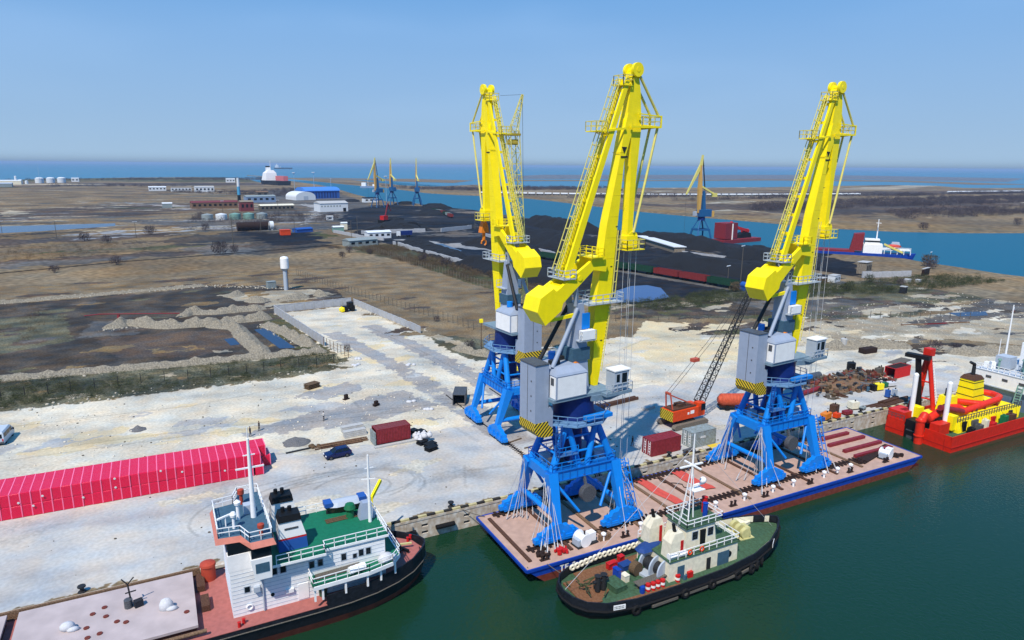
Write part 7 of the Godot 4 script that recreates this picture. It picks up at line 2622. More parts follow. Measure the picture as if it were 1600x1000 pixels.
	# spoil heaps and ridges
	for q in [["spoil_ridge", [-38, -138, -32.6, -143, -23, -133.4, -11.5, -131.4, -4.6, -132.4, 5.6, -133.5], 5.2, 1.9, "long pale spoil ridge crossing the dark mud"], ["spoil_ridge", [-12.6, -130, -5.6, -124, -4.2, -105, -2.6, -92], 5.0, 1.6, "pale spoil ridge running down to the green scrub beside the ditch"], ["spoil_ridge", [2.0, -125, 6.2, -111, 9.2, -94], 4.4, 1.5, "spoil bank between the ditch and the concrete wall"], ["spoil_ridge", [-19.5, -146, -16, -150, -8, -147.5, 6, -148.5], 4.6, 1.7, "upper spoil ridge near the red pipe's end"], ["spoil_heap", [-3.9, -178, 3.0, -176], 9, 2.0, "pale spoil heap at the far edge of the mud"], ["spoil_heap", [2.0, -166, 8.0, -160], 9, 1.8, "broad spoil heap left of the water tower"], ["spoil_heap", [12, -160, 22, -166], 7, 1.4, "low spoil heap below the water tower"], ["spoil_heap", [24, -165, 28.5, -163], 5, 2.2, "small pointed sand heap by the yard's far wall"],
		["spoil_ridge", [-120, -97, -55, -95, -38, -93.4, -19, -90.8, -2, -89.6, 12, -88.6], 4.2, 1.1, "long rough bank along the upper edge of the green scrub"], ["spoil_ridge", [-120, -192, -70, -193, -34, -198, -8, -202], 3.0, 0.9, "low stony bank between the mud and the dry field"], ["sand_bank", [125, -37, 136, -34, 148, -28], 6, 1.6, "pale sand bank behind the scrap heap"], ["sand_bank", [150, -20, 164, -14, 178, -10], 7, 1.6, "grey stony bank behind the white ship"], ["spoil_ridge", [41, -78, 44, -70, 47, -66], 4, 1.4, "rubble bank at the corner of the dry field behind the cranes"]]:
		heap(q[0], q[1], q[2], q[3], K("spoil"), q[4], "spoil bank", 0.4)
	# puddles are water in the ground's hollows
	var pud := StandardMaterial3D.new()
	pud.albedo_color = Color8(40, 66, 98)
	pud.roughness = 0.12
	pud.metallic_specular = 0.12
	for q in [["ditch_water", [-1.4, -119.8, 2.0, -121, 5.2, -95, 1.6, -96]], ["puddle_water", [-9.9, -112, -7.5, -112.4, -6.7, -104.7, -9, -104.3]], ["puddle_water", [126, -127.5, 138, -134, 145, -133, 146, -126, 136, -108.9, 121, -106.5, 112, -109.8]], ["puddle_water", [109, -288, 117, -304, 126, -300, 123, -264, 112, -250, 106, -262]], ["puddle_water", [200, -50, 214, -46, 208, -42, 198, -45]], ["canal_water", [-700, -500, -120, -526, -82, -528, -49, -527, -48, -500, -91, -474, -112, -468, -700, -440]]]:
		b = B.new()
		sheet(b, P2(q[1]), 0.03, Rect2(0, 0, 1, 1))
		b.uv.clear()
		single(q[0], b, K("pool_blue") if q[1][0] == 126 else pud, "", "", Vector3.ZERO, 0, "", "structure")
	# red pipeline over the mud
	t = thing("red_pipeline", "thin dark red pipeline on a short stand crossing the dark mud", "pipeline")
	b = B.new()
	b.pipe([V(-44.3, 0.4, -158), V(-40, 1.6, -152.5), V(-35, 1.8, -149.5), V(-19, 1.4, -145)], 0.15, 8)
	part("pipe", b, K("maroon"), t)
	b = B.new()
	b.tube(V(-35.0, 0, -148.4), V(-35.0, 1.7, -148.8), 0.5, 0.4, 8)
	part("stand", b, K("maroon"), t)
	# water tower and blue tank
	t = thing("water_tower", "white steel water tower with fat upper tank on a thin stem", "water tower", V(17.4, 0, -180.4))
	b = B.new()
	b.lathe(Vector3.ZERO, [Vector2(0.75, 0), Vector2(0.75, 7.0), Vector2(1.5, 8.0)], 14)
	part("stem", b, K("pale_grey"), t)
	b = B.new()
	b.lathe(Vector3.ZERO, [Vector2(1.5, 8.0), Vector2(1.5, 11.6), Vector2(1.2, 12.1), Vector2(0, 12.4)], 16)
	part("tank", b, K("white"), t)
	b = B.new()
	b.ladder(V(0.85, 0, 0.3), V(0.85, 8, 0.3), 0.4, V(0, 0, 1), 0.5, 0.04)
	part("ladder", b, K("steel"), t)
	b = B.new()
	b.box(-1.5, 1.5, 0, 2.4, -1.1, 1.1)
	b.box(-1.6, 1.6, 2.4, 2.55, -1.2, 1.2)
	single("blue_tank", b, K("sea_grey"), "pale blue box shaped tank left of the water tower", "tank", V(13.2, 0, -186.8), 10)
	# lamp with yellow head beside the quay crane
	t = thing("lamp_mast", "thin mast with a small yellow head left of the quay's portal crane", "mast", V(46.8, 0, -74.1))
	b = B.new()
	b.tube(V(0, 0, 0), V(0, 7.0, 0), 0.1, 0.08, 6)
	part("pole", b, K("rust"), t)
	b = B.new()
	b.boxc(V(0, 7.2, 0), V(0.8, 0.9, 0.6))
	part("head", b, K("yellow"), t)
	# bushes on the scrub strip, as one mass of low growth with single bushes among it
	scatter("loose_stones", "small pale stones strewn over the sandy yard", 2600, [-118, -70, 240, -27], [2, 9], 0.06, 0.28, mat("stone_pale", 206, 200, 186, 0.95, ""))
	scatter("dark_litter", "small dark scraps strewn over the yard and apron", 700, [-100, -70, 150, -2], [0, 0], 0.05, 0.22, mat("litter_dark", 84, 78, 70, 0.95, ""))
	scatter("bank_stones", "pale stones along the scrub and mud banks", 1500, [-118, -204, 40, -72], [1, 0], 0.1, 0.45, mat("stone_grey", 176, 170, 156, 0.95, ""))
	build_scrap()


func scatter(called: String, label: String, n: int, box: Array, _k: Array, s0: float, s1: float, m: Material) -> void:
	var b := B.new()
	b.ball(Vector3.ZERO, 1.0, 5, 3, V(1.0, 0.6, 0.8))
	var mm := MultiMesh.new()
	mm.transform_format = MultiMesh.TRANSFORM_3D
	mm.mesh = b.mesh()
	mm.instance_count = n
	for i in n:
		var x := rng.randf_range(box[0], box[2])
		var z := rng.randf_range(box[1], box[3])
		if called == "bank_stones":
			var l: Array = [[-70, -192.5, -8, -201], [-8, -201, 20, -183], [-120, -98, 12, -88.5], [-120, -72, 14, -72.6], [2, -125, 9, -94], [-38, -138, 5, -134], [33, -143, 40, -97]][rng.randi() % 7]
			var u := rng.randf()
			x = lerpf(l[0], l[2], u) + rng.randf_range(-2.4, 2.4)
			z = lerpf(l[1], l[3], u) + rng.randf_range(-2.4, 2.4)
		var s := s0 + (s1 - s0) * pow(rng.randf(), 3.0)
		mm.set_instance_transform(i, Transform3D(Basis(Vector3.UP, rng.randf() * TAU).scaled(Vector3.ONE * s), V(x, s * 0.2, z)))
	var o := MultiMeshInstance3D.new()
	o.name = called
	o.multimesh = mm
	o.material_override = m
	add_child(o)
	tag(o, label, "stones" if called != "dark_litter" else "litter", "", "stuff")


func fence(called: String, label: String, pts: Array, h: float, step: float, m: Material) -> void:
	var t := thing(called, label, "fence")
	var p := P2(pts)
	var w := B.new()
	var count := 0
	for i in p.size() - 1:
		var n := maxi(1, int(p[i].distance_to(p[i + 1]) / step))
		for k in n:
			var q := p[i].lerp(p[i + 1], float(k) / n)
			if q.x > -75:
				var b := B.new()
				b.bar(V(0, 0, 0), V(rng.randf_range(-0.05, 0.05), h, rng.randf_range(-0.05, 0.05)), 0.12, 0.12)
				part("post", b, m, t).position = V(q.x, 0, q.y)
		for y in [0.4, 0.7, 0.97]: w.bar(V(p[i].x, h * y, p[i].y), V(p[i + 1].x, h * y, p[i + 1].y), 0.025, 0.025)
	part("wire", w, K("wire_dark"), t)


func build_scrap() -> void:
	# scrap heap: many single pieces
	var kinds := ["rusty_plate", "rusty_beam", "rusty_tube", "scrap_box", "scrap_drum"]
	var words := {"rusty_plate": "bent rusty plate lying in the scrap heap behind the far portal crane", "rusty_beam": "rusty girder lying in the scrap heap behind the far portal crane", "rusty_tube": "rusty tube lying in the scrap heap behind the far portal crane", "scrap_box": "rusty box shaped piece in the scrap heap behind the far portal crane", "scrap_drum": "rusty drum in the scrap heap behind the far portal crane"}
	var cols := ["rust", "rust_dark", "rust_light", "wood", "boot_red", "steel_dark", "wood_grey", "wood_grey", "rust_light", "steel"]
	heap("scrap_mound", [95, -15, 100, -13.5, 106, -13, 112, -15.5], 8.0, 0.9, K("rust_light"), "low mound of rusty scrap behind the far portal crane", "scrap mound", 0.5)
	for i in 240:
		var u := rng.randf()
		var at := V(lerpf(93.0, 116.0, u) + rng.randf_range(-1, 1), 0.0, lerpf(-13.5, -15.0, u) + rng.randf_range(-4.6, 5.2))
		var c := clampf(1.0 - absf(at.z + 14.4) / 5.0, 0.0, 1.0)
		at.y = 0.95 * c * rng.randf_range(0.4, 1.3)
		var kd: String = kinds[rng.randi() % 5]
		var b := B.new()
		var s := rng.randf_range(0.5, 1.3)
		if kd == "rusty_plate": b.boxc(Vector3.ZERO, V(1.6 * s, 0.1, 1.0 * s))
		elif kd == "rusty_beam": b.bar(V(-1.6 * s, 0.15, 0), V(1.6 * s, 0.2, 0), 0.22, 0.28)
		elif kd == "rusty_tube": b.tube(V(-1.2 * s, 0.2, 0), V(1.2 * s, 0.25, 0), 0.24 * s, 0.24 * s, 8)
		elif kd == "scrap_box":
			b.boxc(V(0, 0.3 * s, 0), V(0.9 * s, 0.6 * s, 0.7 * s))
			b.boxc(V(0.3 * s, 0.7 * s, 0), V(0.3 * s, 0.3 * s, 0.4 * s))
		else: b.tube(V(0, 0, 0), V(0, 0.8 * s, 0), 0.4 * s, 0.4 * s, 10)
		var o := single(kd, b, K(cols[rng.randi() % cols.size()]), words[kd], "scrap metal", at, rng.randf() * 360, "pieces in the scrap heap: " + kd.replace("_", " ") + "s")
		o.rotation.x = rng.randf_range(-0.25, 0.25)
		o.rotation.z = rng.randf_range(-0.3, 0.3)
	var b := B.new()
	b.tube(V(-7, 0.9, 0), V(7, 0.9, 0), 0.85, 0.85, 14)
	single("grey_pipe", b, K("steel"), "long fat grey pipe lying along the back of the scrap heap", "pipe", V(95.5, 0, -18.6), 4)
	b = B.new()
	b.tube(V(-5, 0.5, 0), V(4, 0.5, 0), 0.5, 0.5, 12)
	single("rust_pipe", b, K("maroon"), "long dark red pipe in front of the fat grey pipe", "pipe", V(93.0, 0, -13.2), 8)
	container("scrap_container", "bright red open container piled with gear at the end of the scrap heap", V(117.4, 0, -11.6), 4, K("red"), K("rust_dark"), 6.0, 2.4, "", false)
	var rows := [
		["generator", "yellow", 107.4, -8.4, 1.8, 1.4, 1.2, "yellow generator box in front of the scrap heap"], ["generator", "black", 106.0, -8.6, 0.9, 1.3, 1.2, "black radiator box joined to the left of the yellow generator"], ["blue_barrel", "deck_blue", 104.4, -8.6, 0.6, 1.0, 0.6, "blue barrel left of the yellow generator"], ["blue_locker", "far_blue", 104.6, -4.4, 0.7, 1.6, 0.8, "tall blue locker on the apron near the brown steel beams"], ["blue_locker", "pale_grey", 106.6, -4.3, 0.8, 1.5, 0.7, "pale blue locker right of the tall blue locker"],
		["beige_bin", "cream", 92.4, -3.0, 1.7, 1.5, 1.3, "beige tilted bin alone on the apron by the quay edge"], ["blue_crate", "sea_grey", 93.6, -1.9, 1.3, 0.6, 0.8, "blue grey crate lying beside the beige bin"], ["red_machine", "rust", 87.0, -3.0, 1.4, 1.7, 1.2, "tall rust red machine at the quay edge behind the far crane"], ["red_machine", "maroon", 88.6, -1.4, 1.8, 0.8, 1.0, "low dark red winch at the quay edge near the beige bin"], ["orange_machine", "orange_pale", 83.0, -1.6, 2.2, 1.2, 1.2, "orange engine on skids at the quay edge behind the far crane"], ["orange_machine", "orange", 85.2, -1.0, 1.2, 1.0, 1.0, "red orange pump beside the orange engine"], ["blue_pump", "far_blue", 81.0, -0.9, 0.9, 0.9, 0.8, "small blue pump at the left of the orange engine"],
		["black_tank", "black", 113.6, -19.6, 1.9, 2.2, 1.6, "black upright tank at the back of the scrap heap"], ["pale_cabinet", "wood_grey", 115.6, -14.4, 1.2, 2.1, 1.0, "row of pale cabinets left of the red scrap container"], ["pale_cabinet", "wood", 117.0, -14.8, 1.0, 2.0, 1.0, "brown cabinet beside the red scrap container"], ["white_shed", "white", 118.6, -6.8, 1.6, 2.0, 1.4, "white box with glass right of the red scrap container"], ["green_box", "green", 110.4, -9.0, 1.2, 1.0, 0.9, "green box between the generator and the red scrap container"], ["white_sack", "bag_white", 112.2, -9.0, 2.2, 0.9, 1.2, "white heap beside the green box"], ["rust_tractor", "rust_dark", 132.4, -29.0, 4.5, 1.3, 1.8, "dark wrecked machine alone on the pale ground behind the scrap heap"], ["pale_tank", "concrete", 131.6, -35.4, 1.6, 2.2, 1.6, "pale upright tank on the ground beyond the far crane"]]
	for q in rows:
		var t := thing(q[0], q[7], "machine" if q[0].ends_with("machine") or q[0] == "generator" else q[0].get_slice("_", 1), V(q[2], 0, q[3]), rng.randf_range(-15, 15))
		b = B.new()
		if q[0] in ["black_tank", "pale_tank", "blue_barrel"]: b.lathe(Vector3.ZERO, [Vector2(q[4] / 2, 0), Vector2(q[4] / 2, q[5]), Vector2(q[4] * 0.4, q[5] * 1.05), Vector2(0, q[5] * 1.08)], 12)
		else: b.boxc(V(0, q[5] / 2 + 0.1, 0), V(q[4], q[5] - 0.2, q[6]))
		part("body", b, K(q[1]), t)
		b = B.new()
		b.boxc(V(0, 0.1, 0), V(q[4] * 0.9, 0.2, q[6] * 1.05))
		part("skid", b, K("rust_dark"), t)
		b = B.new()
		b.tube(V(q[4] * 0.2, q[5] * 0.95, 0), V(q[4] * 0.2, q[5] * 1.2, 0), 0.12, 0.12, 7)
		part("spout", b, K("steel_dark"), t)
	for i in 6:
		b = B.new()
		b.box(-6.5 + i, 7.0 - i * 0.7, 0, 0.3, -0.16, 0.16)
		single("steel_beam", b, K("rust"), "long brown steel beam in the bundle along the quay edge before the dredger", "beam", V(101.5, 0.32 * (i / 4), -2.6 + (i % 4) * 0.5), 1 + i * 0.8, "brown steel beams at the quay edge")
	for i in 3:
		b = B.new()
		b.box(-7 + i * 2, 7 - i, 0, 0.3, -0.2, 0.2)
		single("long_pipe_rack", b, K("maroon") if i == 1 else K("rust_light"), ["long brown pipe lying far out on the pale sand", "dark red pipe beside the long brown pipe on the pale sand", "short pale pipe at the end of the pair on the sand"][i], "pipe", V(176 + i * 5.5, 0, -43 + i * 1.6), -16)
	b = B.new()
	b.box(-3.4, 3.4, 1.3, 1.5, -1.2, 1.2)
	for x in [-2.6, 2.6]: b.bar(V(x, 0, 0), V(x, 1.3, 0), 0.2, 1.6)
	single("trestle_table", b, K("wood_grey"), "grey platform on trestles behind the red scrap container", "platform", V(127.6, 0, -17.4), 10)
	b = B.new()
	b.bar(V(-7, 0.2, 0), V(7, 0.2, 0), 0.5, 0.3)
	single("white_beam", b, K("white"), "long white beam on the ground beyond the sandy pit", "beam", V(142, 0, -33), 12)


# ---------------------------------------------------------------- coal port, fields and far shore
func house(called: String, label: String, at: Vector3, yaw: float, s: Vector3, wall: Material, roof: Material, pitch := 0.15, wins := 0) -> Node3D:
	var t := thing(called, label, "building", at, yaw)
	var b := B.new()
	b.box(-s.x / 2, s.x / 2, 0, s.y, -s.z / 2, s.z / 2)
	part("wall", b, wall, t)
	b = B.new()
	var r := s.z * pitch
	b.prism(P2([-s.z / 2 - 0.3, s.y, s.z / 2 + 0.3, s.y, 0, s.y + r + 0.2]), Vector3.ZERO, V(0, 0, -1), Vector3.UP, s.x + 0.6)
	part("roof", b, roof, t)
	for i in wins:
		b = B.new()
		var x := -s.x / 2 + s.x * (i + 0.5) / wins
		b.box(x - s.x / wins * 0.25, x + s.x / wins * 0.25, s.y * 0.4, s.y * 0.75, s.z / 2, s.z / 2 + 0.06)
		part("window", b, K("glass"), t)
	return t


func far_crane(label: String, at: Vector3, yaw: float, lean: float, luff: bool) -> void:
	var t := thing("port_crane", label, "portal crane", at, yaw, "old blue and ochre cranes at the coal quay")
	var bl := K("far_crane_blue")
	for s in [[-1, -1], [-1, 1], [1, -1], [1, 1]]:
		var b := B.new()
		b.bar(V(s[0] * 5.0, 0, s[1] * 5.0), V(s[0] * 3.8, 8.0, s[1] * 3.2), 0.9, 0.9)
		b.bar(V(s[0] * 3.8, 8.0, s[1] * 3.2), V(s[0] * 1.2, 14.0, s[1] * 1.2), 0.7, 0.7)
		part("leg", b, bl, t)
	var b := B.new()
	for z in [-3.2, 3.2]: b.bar(V(-4.2, 8, z), V(4.2, 8, z), 0.8, 1.0)
	for x in [-3.8, 3.8]: b.bar(V(x, 8, -3.4), V(x, 8, 3.4), 0.8, 1.0)
	part("girder", b, bl, t)
	b = B.new()
	b.lathe(Vector3.ZERO, [Vector2(2.2, 13.4), Vector2(2.2, 15.5), Vector2(1.6, 15.8)], 12)
	part("turret", b, K("navy"), t)
	b = B.new()
	b.box(-5.5, 2.5, 15.8, 20.0, -2.4, 2.4)
	part("machine_house", b, bl, t)
	b = B.new()
	b.box(-7.6, -5.2, 15.6, 19.0, -2.0, 2.0)
	part("counterweight", b, K("far_orange") if luff else bl, t)
	b = B.new()
	b.box(2.5, 4.4, 16.2, 18.8, 0.8, 2.8)
	part("cab", b, K("pale_grey"), t)
	b = B.new()
	b.bar(V(-1.0, 20, 0), V(-0.6, 31, 0), 2.2, 2.0, 1.2, 1.2)
	part("tower", b, bl, t)
	var head := V(2.6 + lean, 46.0, 0)
	b = B.new()
	b.bar(V(2.2, 18, 0), V(2.4, 32, 0), 1.6, 1.4, 1.8, 2.4)
	b.bar(V(2.4, 32, 0), head, 1.8, 2.4, 1.0, 1.2)
	part("boom", b, K("far_orange"), t)
	b = B.new()
	var beak := head + (V(9.0, -17.0, 0) if luff else V(1.6, -9.0, 0))
	var tail := head + V(-0.8, 6.0, 0)
	b.bar(tail, head, 0.7, 1.0, 1.0, 1.8)
	b.bar(head, beak, 1.0, 2.0, 0.7, 0.8)
	part("jib", b, K("yellow_pale"), t)
	b = B.new()
	b.bar(V(-1.2, 31.5, 0), tail, 0.5, 0.5)
	part("tie", b, K("steel_dark") if luff else K("yellow_pale"), t)
	b = B.new()
	b.bar(V(-8.0, 29.0, 0), V(2.0, 34.0, 0), 1.2, 1.0)
	b.boxc(V(-8.0, 28.6, 0), V(2.8, 2.2, 2.4))
	part("rocker", b, K("yellow_pale"), t)
	b = B.new()
	b.bar(beak, beak - V(0, 22.0, 0), 0.08, 0.08)
	part("rope", b, K("wire_dark"), t)


func wagon(m: Material, label: String, at: Vector3, yaw: float, cargo: Material = null) -> Node3D:
	var t := thing("coal_wagon", label, "wagon", at, yaw, "open coal wagons in the train")
	var b := B.new()
	for s in [-1, 1]:
		b.box(-6.4, 6.4, 1.1, 3.3, s * 1.45 - 0.06, s * 1.45 + 0.06)
		for i in 9: b.box(-6.4 + i * 1.6 - 0.08, -6.4 + i * 1.6 + 0.08, 1.1, 3.35, s * 1.52 - 0.05, s * 1.52 + 0.05)
		b.box(s * 6.4 - 0.06, s * 6.4 + 0.06, 1.1, 3.3, -1.45, 1.45)
	b.box(-6.4, 6.4, 1.0, 1.2, -1.45, 1.45)
	part("body", b, m, t)
	b = B.new()
	b.box(-6.2, 6.2, 1.2, 2.6, -1.35, 1.35)
	part("coal_load", b, K("coal"), t)
	for x in [-4.4, 4.4]:
		b = B.new()
		b.box(x - 1.2, x + 1.2, 0.35, 0.9, -1.0, 1.0)
		for k in [-0.9, 0.9]: b.tube(V(x + k, 0.45, -0.8), V(x + k, 0.45, 0.8), 0.45, 0.45, 10)
		part("truck", b, K("black"), t)
	return t


func bush_mesh(sd: int, r: float, h: float, n: int, trunk := true) -> Array:
	var g := RandomNumberGenerator.new()
	g.seed = sd
	var b := B.new()
	for i in n:
		var a := g.randf() * TAU
		var k := sqrt(g.randf())
		var y := pow(g.randf(), 0.8)
		var w := r * k * (1.0 - 0.6 * absf(y - 0.45))
		var p := V(cos(a) * w, h * (0.08 + 0.86 * y), sin(a) * w)
		var d := V(g.randf_range(-1, 1), g.randf_range(0.2, 1.6), g.randf_range(-1, 1)).normalized() * r * g.randf_range(0.22, 0.5)
		var s := V(g.randf_range(-1, 1), g.randf_range(-0.4, 0.4), g.randf_range(-1, 1)).normalized() * r * g.randf_range(0.012, 0.035)
		b.tri(p - s, p + s, p + d)
		b.tri(p - s, p + d * 0.5 + s * 2.0, p + d * 0.9)
	var t := B.new()
	for i in 5:
		var a := g.randf() * TAU
		t.tube(Vector3.ZERO, V(cos(a) * r * 0.45, h * g.randf_range(0.5, 0.9), sin(a) * r * 0.45), r * 0.022, r * 0.008, 4, false)
	return [b.mesh(), t.mesh()]


func build_coal_port() -> void:
	# coal heaps
	for q in [[[112, -318, 108, -262, 108, -232], 20, 3.1, "long low coal heap just behind the near coal yard wall"], [[108, -226, 112, -180, 116, -142], 26, 4.3, "broad coal heap behind the lower part of the near wall"], [[140, -300, 150, -270, 152, -236], 22, 3.7, "coal heap in the middle of the yard above the blue pool"], [[150, -430, 130, -400, 126, -372], 46, 5.0, "wide flat coal heap beneath the red grab"], [[196, -190, 200, -160, 206, -128, 208, -112], 28, 5.0, "coal heap beside the long green and red train"], [[190, -330, 192, -280, 196, -220], 40, 6.2, "big coal heap left of the pale shed roof"], [[250, -420, 246, -370, 242, -312], 30, 6.5, "high coal heap along the channel quay behind the front crane"], [[252, -280, 255, -240, 254, -205], 30, 5.6, "coal heap along the channel quay before the mid crane"], [[246, -196, 248, -168, 246, -140], 34, 5.6, "coal heap beside the moored blue and white ship"], [[240, -705, 236, -690], 46, 8.1, "cone shaped coal heap by the three far cranes"], [[243, -640, 246, -600], 40, 5.6, "coal heap between the far cranes and the channel"], [[206, -560, 214, -520], 30, 3.7, "coal heap behind the far wagons"], [[160, -500, 150, -470], 20, 2.2, "small coal heap near the white warehouse"], [[196, -800, 200, -770], 20, 2.8, "dark coal heap below the white domed hall"]]:
		heap("coal_heap", q[0], q[1], q[2], K("coal"), q[3], "coal heap", 0.14)
	# retaining walls of concrete blocks
	var runs := [["near concrete wall of the coal yard, along the scrub", [98.6, -312, 100, -262, 104.6, -192, 108, -150], 2.2], ["far left concrete wall at the corner of the coal yard", [84, -392, 92, -345, 100, -330], 2.0], ["white concrete wall left of the navy lorry", [98, -374, 142, -372], 2.6], ["white concrete wall right of the navy lorry", [152, -368, 182, -384], 2.8], ["pale dividing wall in the middle of the coal yard", [168, -330, 160, -260, 158, -225], 2.0], ["thin pale kerb wall at the foot of the middle coal heap", [226, -214, 232, -186, 236, -170], 1.2], ["pale wall beside the bushes near the moored ship", [240, -110, 262, -103], 2.6]]
	for q in runs:
		var t := thing("block_wall", q[0], "wall")
		var p := P2(q[1])
		for i in p.size() - 1:
			var n := maxi(1, int(p[i].distance_to(p[i + 1]) / 4.0))
			for k in n:
				if rng.randf() < 0.07 and q[2] == 2.2: continue
				var a := p[i].lerp(p[i + 1], (k + 0.5) / n)
				var b := B.new()
				var h: float = q[2] * rng.randf_range(0.85, 1.05)
				b.boxc(V(0, h / 2, 0), V(p[i].distance_to(p[i + 1]) / n - 0.08, h, 0.6))
				var o := part("block", b, K("concrete_wall"), t)
				o.position = V(a.x, 0, a.y)
				o.rotation.y = -(p[i + 1] - p[i]).angle()
	# the train of open wagons
	var line := [[147.6, -213], [152.0, -199], [155.6, -186], [159.0, -172.5], [162.4, -159], [165.0, -145.2], [167.2, -131.4]]
	var names := ["green coal wagon at the hidden head of the curved train", "dark green coal wagon left of the tall front crane boom", "green coal wagon behind the front crane boom", "green coal wagon right of the front crane boom", "bright green coal wagon before the red ones", "first red coal wagon in the train", "second red coal wagon, before the last green one"]
	for i in line.size():
		wagon(K("wagon_green") if i < 5 else K("wagon_red"), names[i], V(line[i][0], 0.1, line[i][1]), rad_to_deg(-atan2(14.0, 3.2 if i < 5 else 2.2)))
	wagon(K("wagon_green"), "last green coal wagon beside the blue engine end", V(169.0, 0.1, -117.5), rad_to_deg(-atan2(14.0, 1.8)))
	var b := B.new()
	b.tube(V(0, 1.9, -1.2), V(0, 1.9, 1.2), 1.3, 1.3, 12)
	b.boxc(V(0, 0.6, 0), V(2.4, 1.2, 2.4))
	single("blue_drum", b, K("far_blue"), "bright blue drum at the near end of the coal train", "drum", V(171.4, 0, -108.6))
	b = B.new()
	b.boxc(V(0, 1.2, 0), V(5.0, 2.4, 3.0))
	single("white_kiosk", b, K("far_white"), "small white hut right of the blue drum at the train's end", "hut", V(180, 0, -108))
	for i in 6:
		wagon([K("wagon_green"), K("sea_grey"), K("wagon_red"), K("wagon_green"), K("sea_grey"), K("wagon_red")][i], ["green wagon in the far short train by the blue cranes", "grey wagon in the far short train by the blue cranes", "red wagon in the far short train by the blue cranes", "second green wagon in the far short train", "second grey wagon in the far short train", "last red wagon in the far short train near the coal"][i], V(222 - i * 1.2 - i * i * 0.3, 0.1, -560 + i * 14.2), 88 - i * 2)
	b = B.new()
	b.box(-30, 30, 0, 3.0, -3.0, 3.0)
	var sh := thing("long_shed", "long low shed with a pale flat roof in the coal yard", "shed", V(235, 0, -237), 72)
	part("wall", b, K("concrete_old"), sh)
	b = B.new()
	b.box(-30.5, 30.5, 3.0, 3.4, -3.6, 3.6)
	part("roof", b, K("far_white"), sh)
	# cranes
	far_crane("far blue crane with its ochre jib swung out, leftmost of three at the coal quay", V(193, 0, -656), 200, 0.0, true)
	far_crane("middle of the three far blue cranes, boom upright", V(222, 0, -697), 100, -1.0, false)
	far_crane("right one of the three far blue cranes, boom upright", V(244.7, 0, -676), 80, -1.0, false)
	far_crane("blue and ochre crane with hanging jib beside the red loading machine", V(272, 0, -244), 172, 0.0, true)
	# red grab crane on the coal
	var t := thing("grab_crane", "small red grab crane on the wide coal heap", "grab crane", V(139, 0, -457), 30)
	b = B.new()
	b.box(-4, 4, 0, 2.4, -3, 3)
	part("base", b, K("black"), t)
	b = B.new()
	b.box(-2.5, 2.5, 2.4, 5.6, -2.0, 2.0)
	part("house", b, K("red"), t)
	b = B.new()
	b.bar(V(1.5, 5, 0), V(5.0, 15, 0), 0.8, 0.8)
	b.bar(V(5.0, 15, 0), V(8.0, 9, 0), 0.5, 0.5)
	part("boom", b, K("maroon"), t)
	# red loading machine on a pontoon
	t = thing("loading_machine", "big red box shaped loading machine with bent arm on a pontoon", "loading machine", V(306, -3, -258), 8)
	b = B.new()
	b.box(-8, 30, 0, 2.4, -6, 6)
	part("pontoon", b, K("maroon"), t)
	b = B.new()
	b.box(-5.5, 6.5, 3.0, 13.0, -4.5, 4.5)
	var bx := part("house", b, K("maroon"), t)
	b = B.new()
	b.bar(V(1.0, 2.4, 4.8), V(1.0, 12.6, 4.8), 0.7, 0.4)
	part("white_duct", b, K("white"), bx)
	b = B.new()
	b.bar(V(5, 13.0, 0), V(13, 9.0, 0), 1.4, 1.6)
	b.bar(V(13, 9.0, 0), V(24, 6.6, 0), 1.6, 1.8)
	b.tube(V(20, 6.4, -1.5), V(25, 6.4, -1.5), 1.6, 1.6, 10)
	part("arm", b, K("red"), t)
	b = B.new()
	b.prism(P2([12, 2.4, 25, 2.4, 24, 5.4, 17, 6.0, 13, 4.8]), Vector3.ZERO, Vector3.RIGHT, Vector3.UP, 4.0)
	part("hopper", b, K("black"), t)
	# ship in the channel
	t = thing("coaster", "blue hulled coaster with white bridge and red hatch stack moored in the channel", "ship", V(312, -3, -163), -52)
	var st := [[-30.0, 4.6], [14.0, 4.6], [19.0, 3.8], [22.5, 2.0], [24.0, 0.0]]
	b = B.new()
	b.loft([[V(-34, -0.5, 4.4), V(18, -0.5, 4.4), V(23, -0.5, 0), V(18, -0.5, -4.4), V(-34, -0.5, -4.4)], [V(-34, 4.4, 4.8), V(18, 4.4, 4.8), V(25, 5.0, 0), V(18, 4.4, -4.8), V(-34, 4.4, -4.8)]])
	part("hull", b, K("hull_blue"), t)
	b = B.new()
	b.box(-34, -4, 4.4, 5.4, -4.2, 4.2)
	part("hatch", b, K("maroon"), t)
	b = B.new()
	b.hexa([V(-6.5, 5.4, 4.2), V(-0.5, 5.4, 4.2), V(-0.5, 5.4, -4.2), V(-6.5, 5.4, -4.2), V(-5.0, 14.0, 4.2), V(0.0, 14.6, 4.2), V(0.0, 14.6, -4.2), V(-5.0, 14.0, -4.2)])
	part("hatch_stack", b, K("maroon"), t)
	b = B.new()
	b.box(0, 9, 4.4, 9.0, -4.4, 4.4)
	b.box(0.5, 7.5, 9.0, 11.6, -4.0, 4.0)
	var hs := part("bridge_house", b, K("white"), t)
	b = B.new()
	b.box(0.4, 7.6, 10.2, 11.0, -4.05, 4.05)
	part("window_band", b, K("glass"), hs)
	b = B.new()
	b.box(9, 22, 6.4, 6.7, -4.4, 4.4)
	b.rail([V(9, 6.7, 4.4), V(22, 6.7, 4.4)], 1.2, 2.0, 0.08)
	for x in [10, 13, 16, 19, 22]: b.bar(V(x, 4.4, 4.3), V(x, 6.4, 4.3), 0.3, 0.3)
	part("awning_deck", b, K("white"), t)
	b = B.new()
	b.tube(V(6, 11.6, 0), V(6, 22.0, 0), 0.35, 0.2, 8)
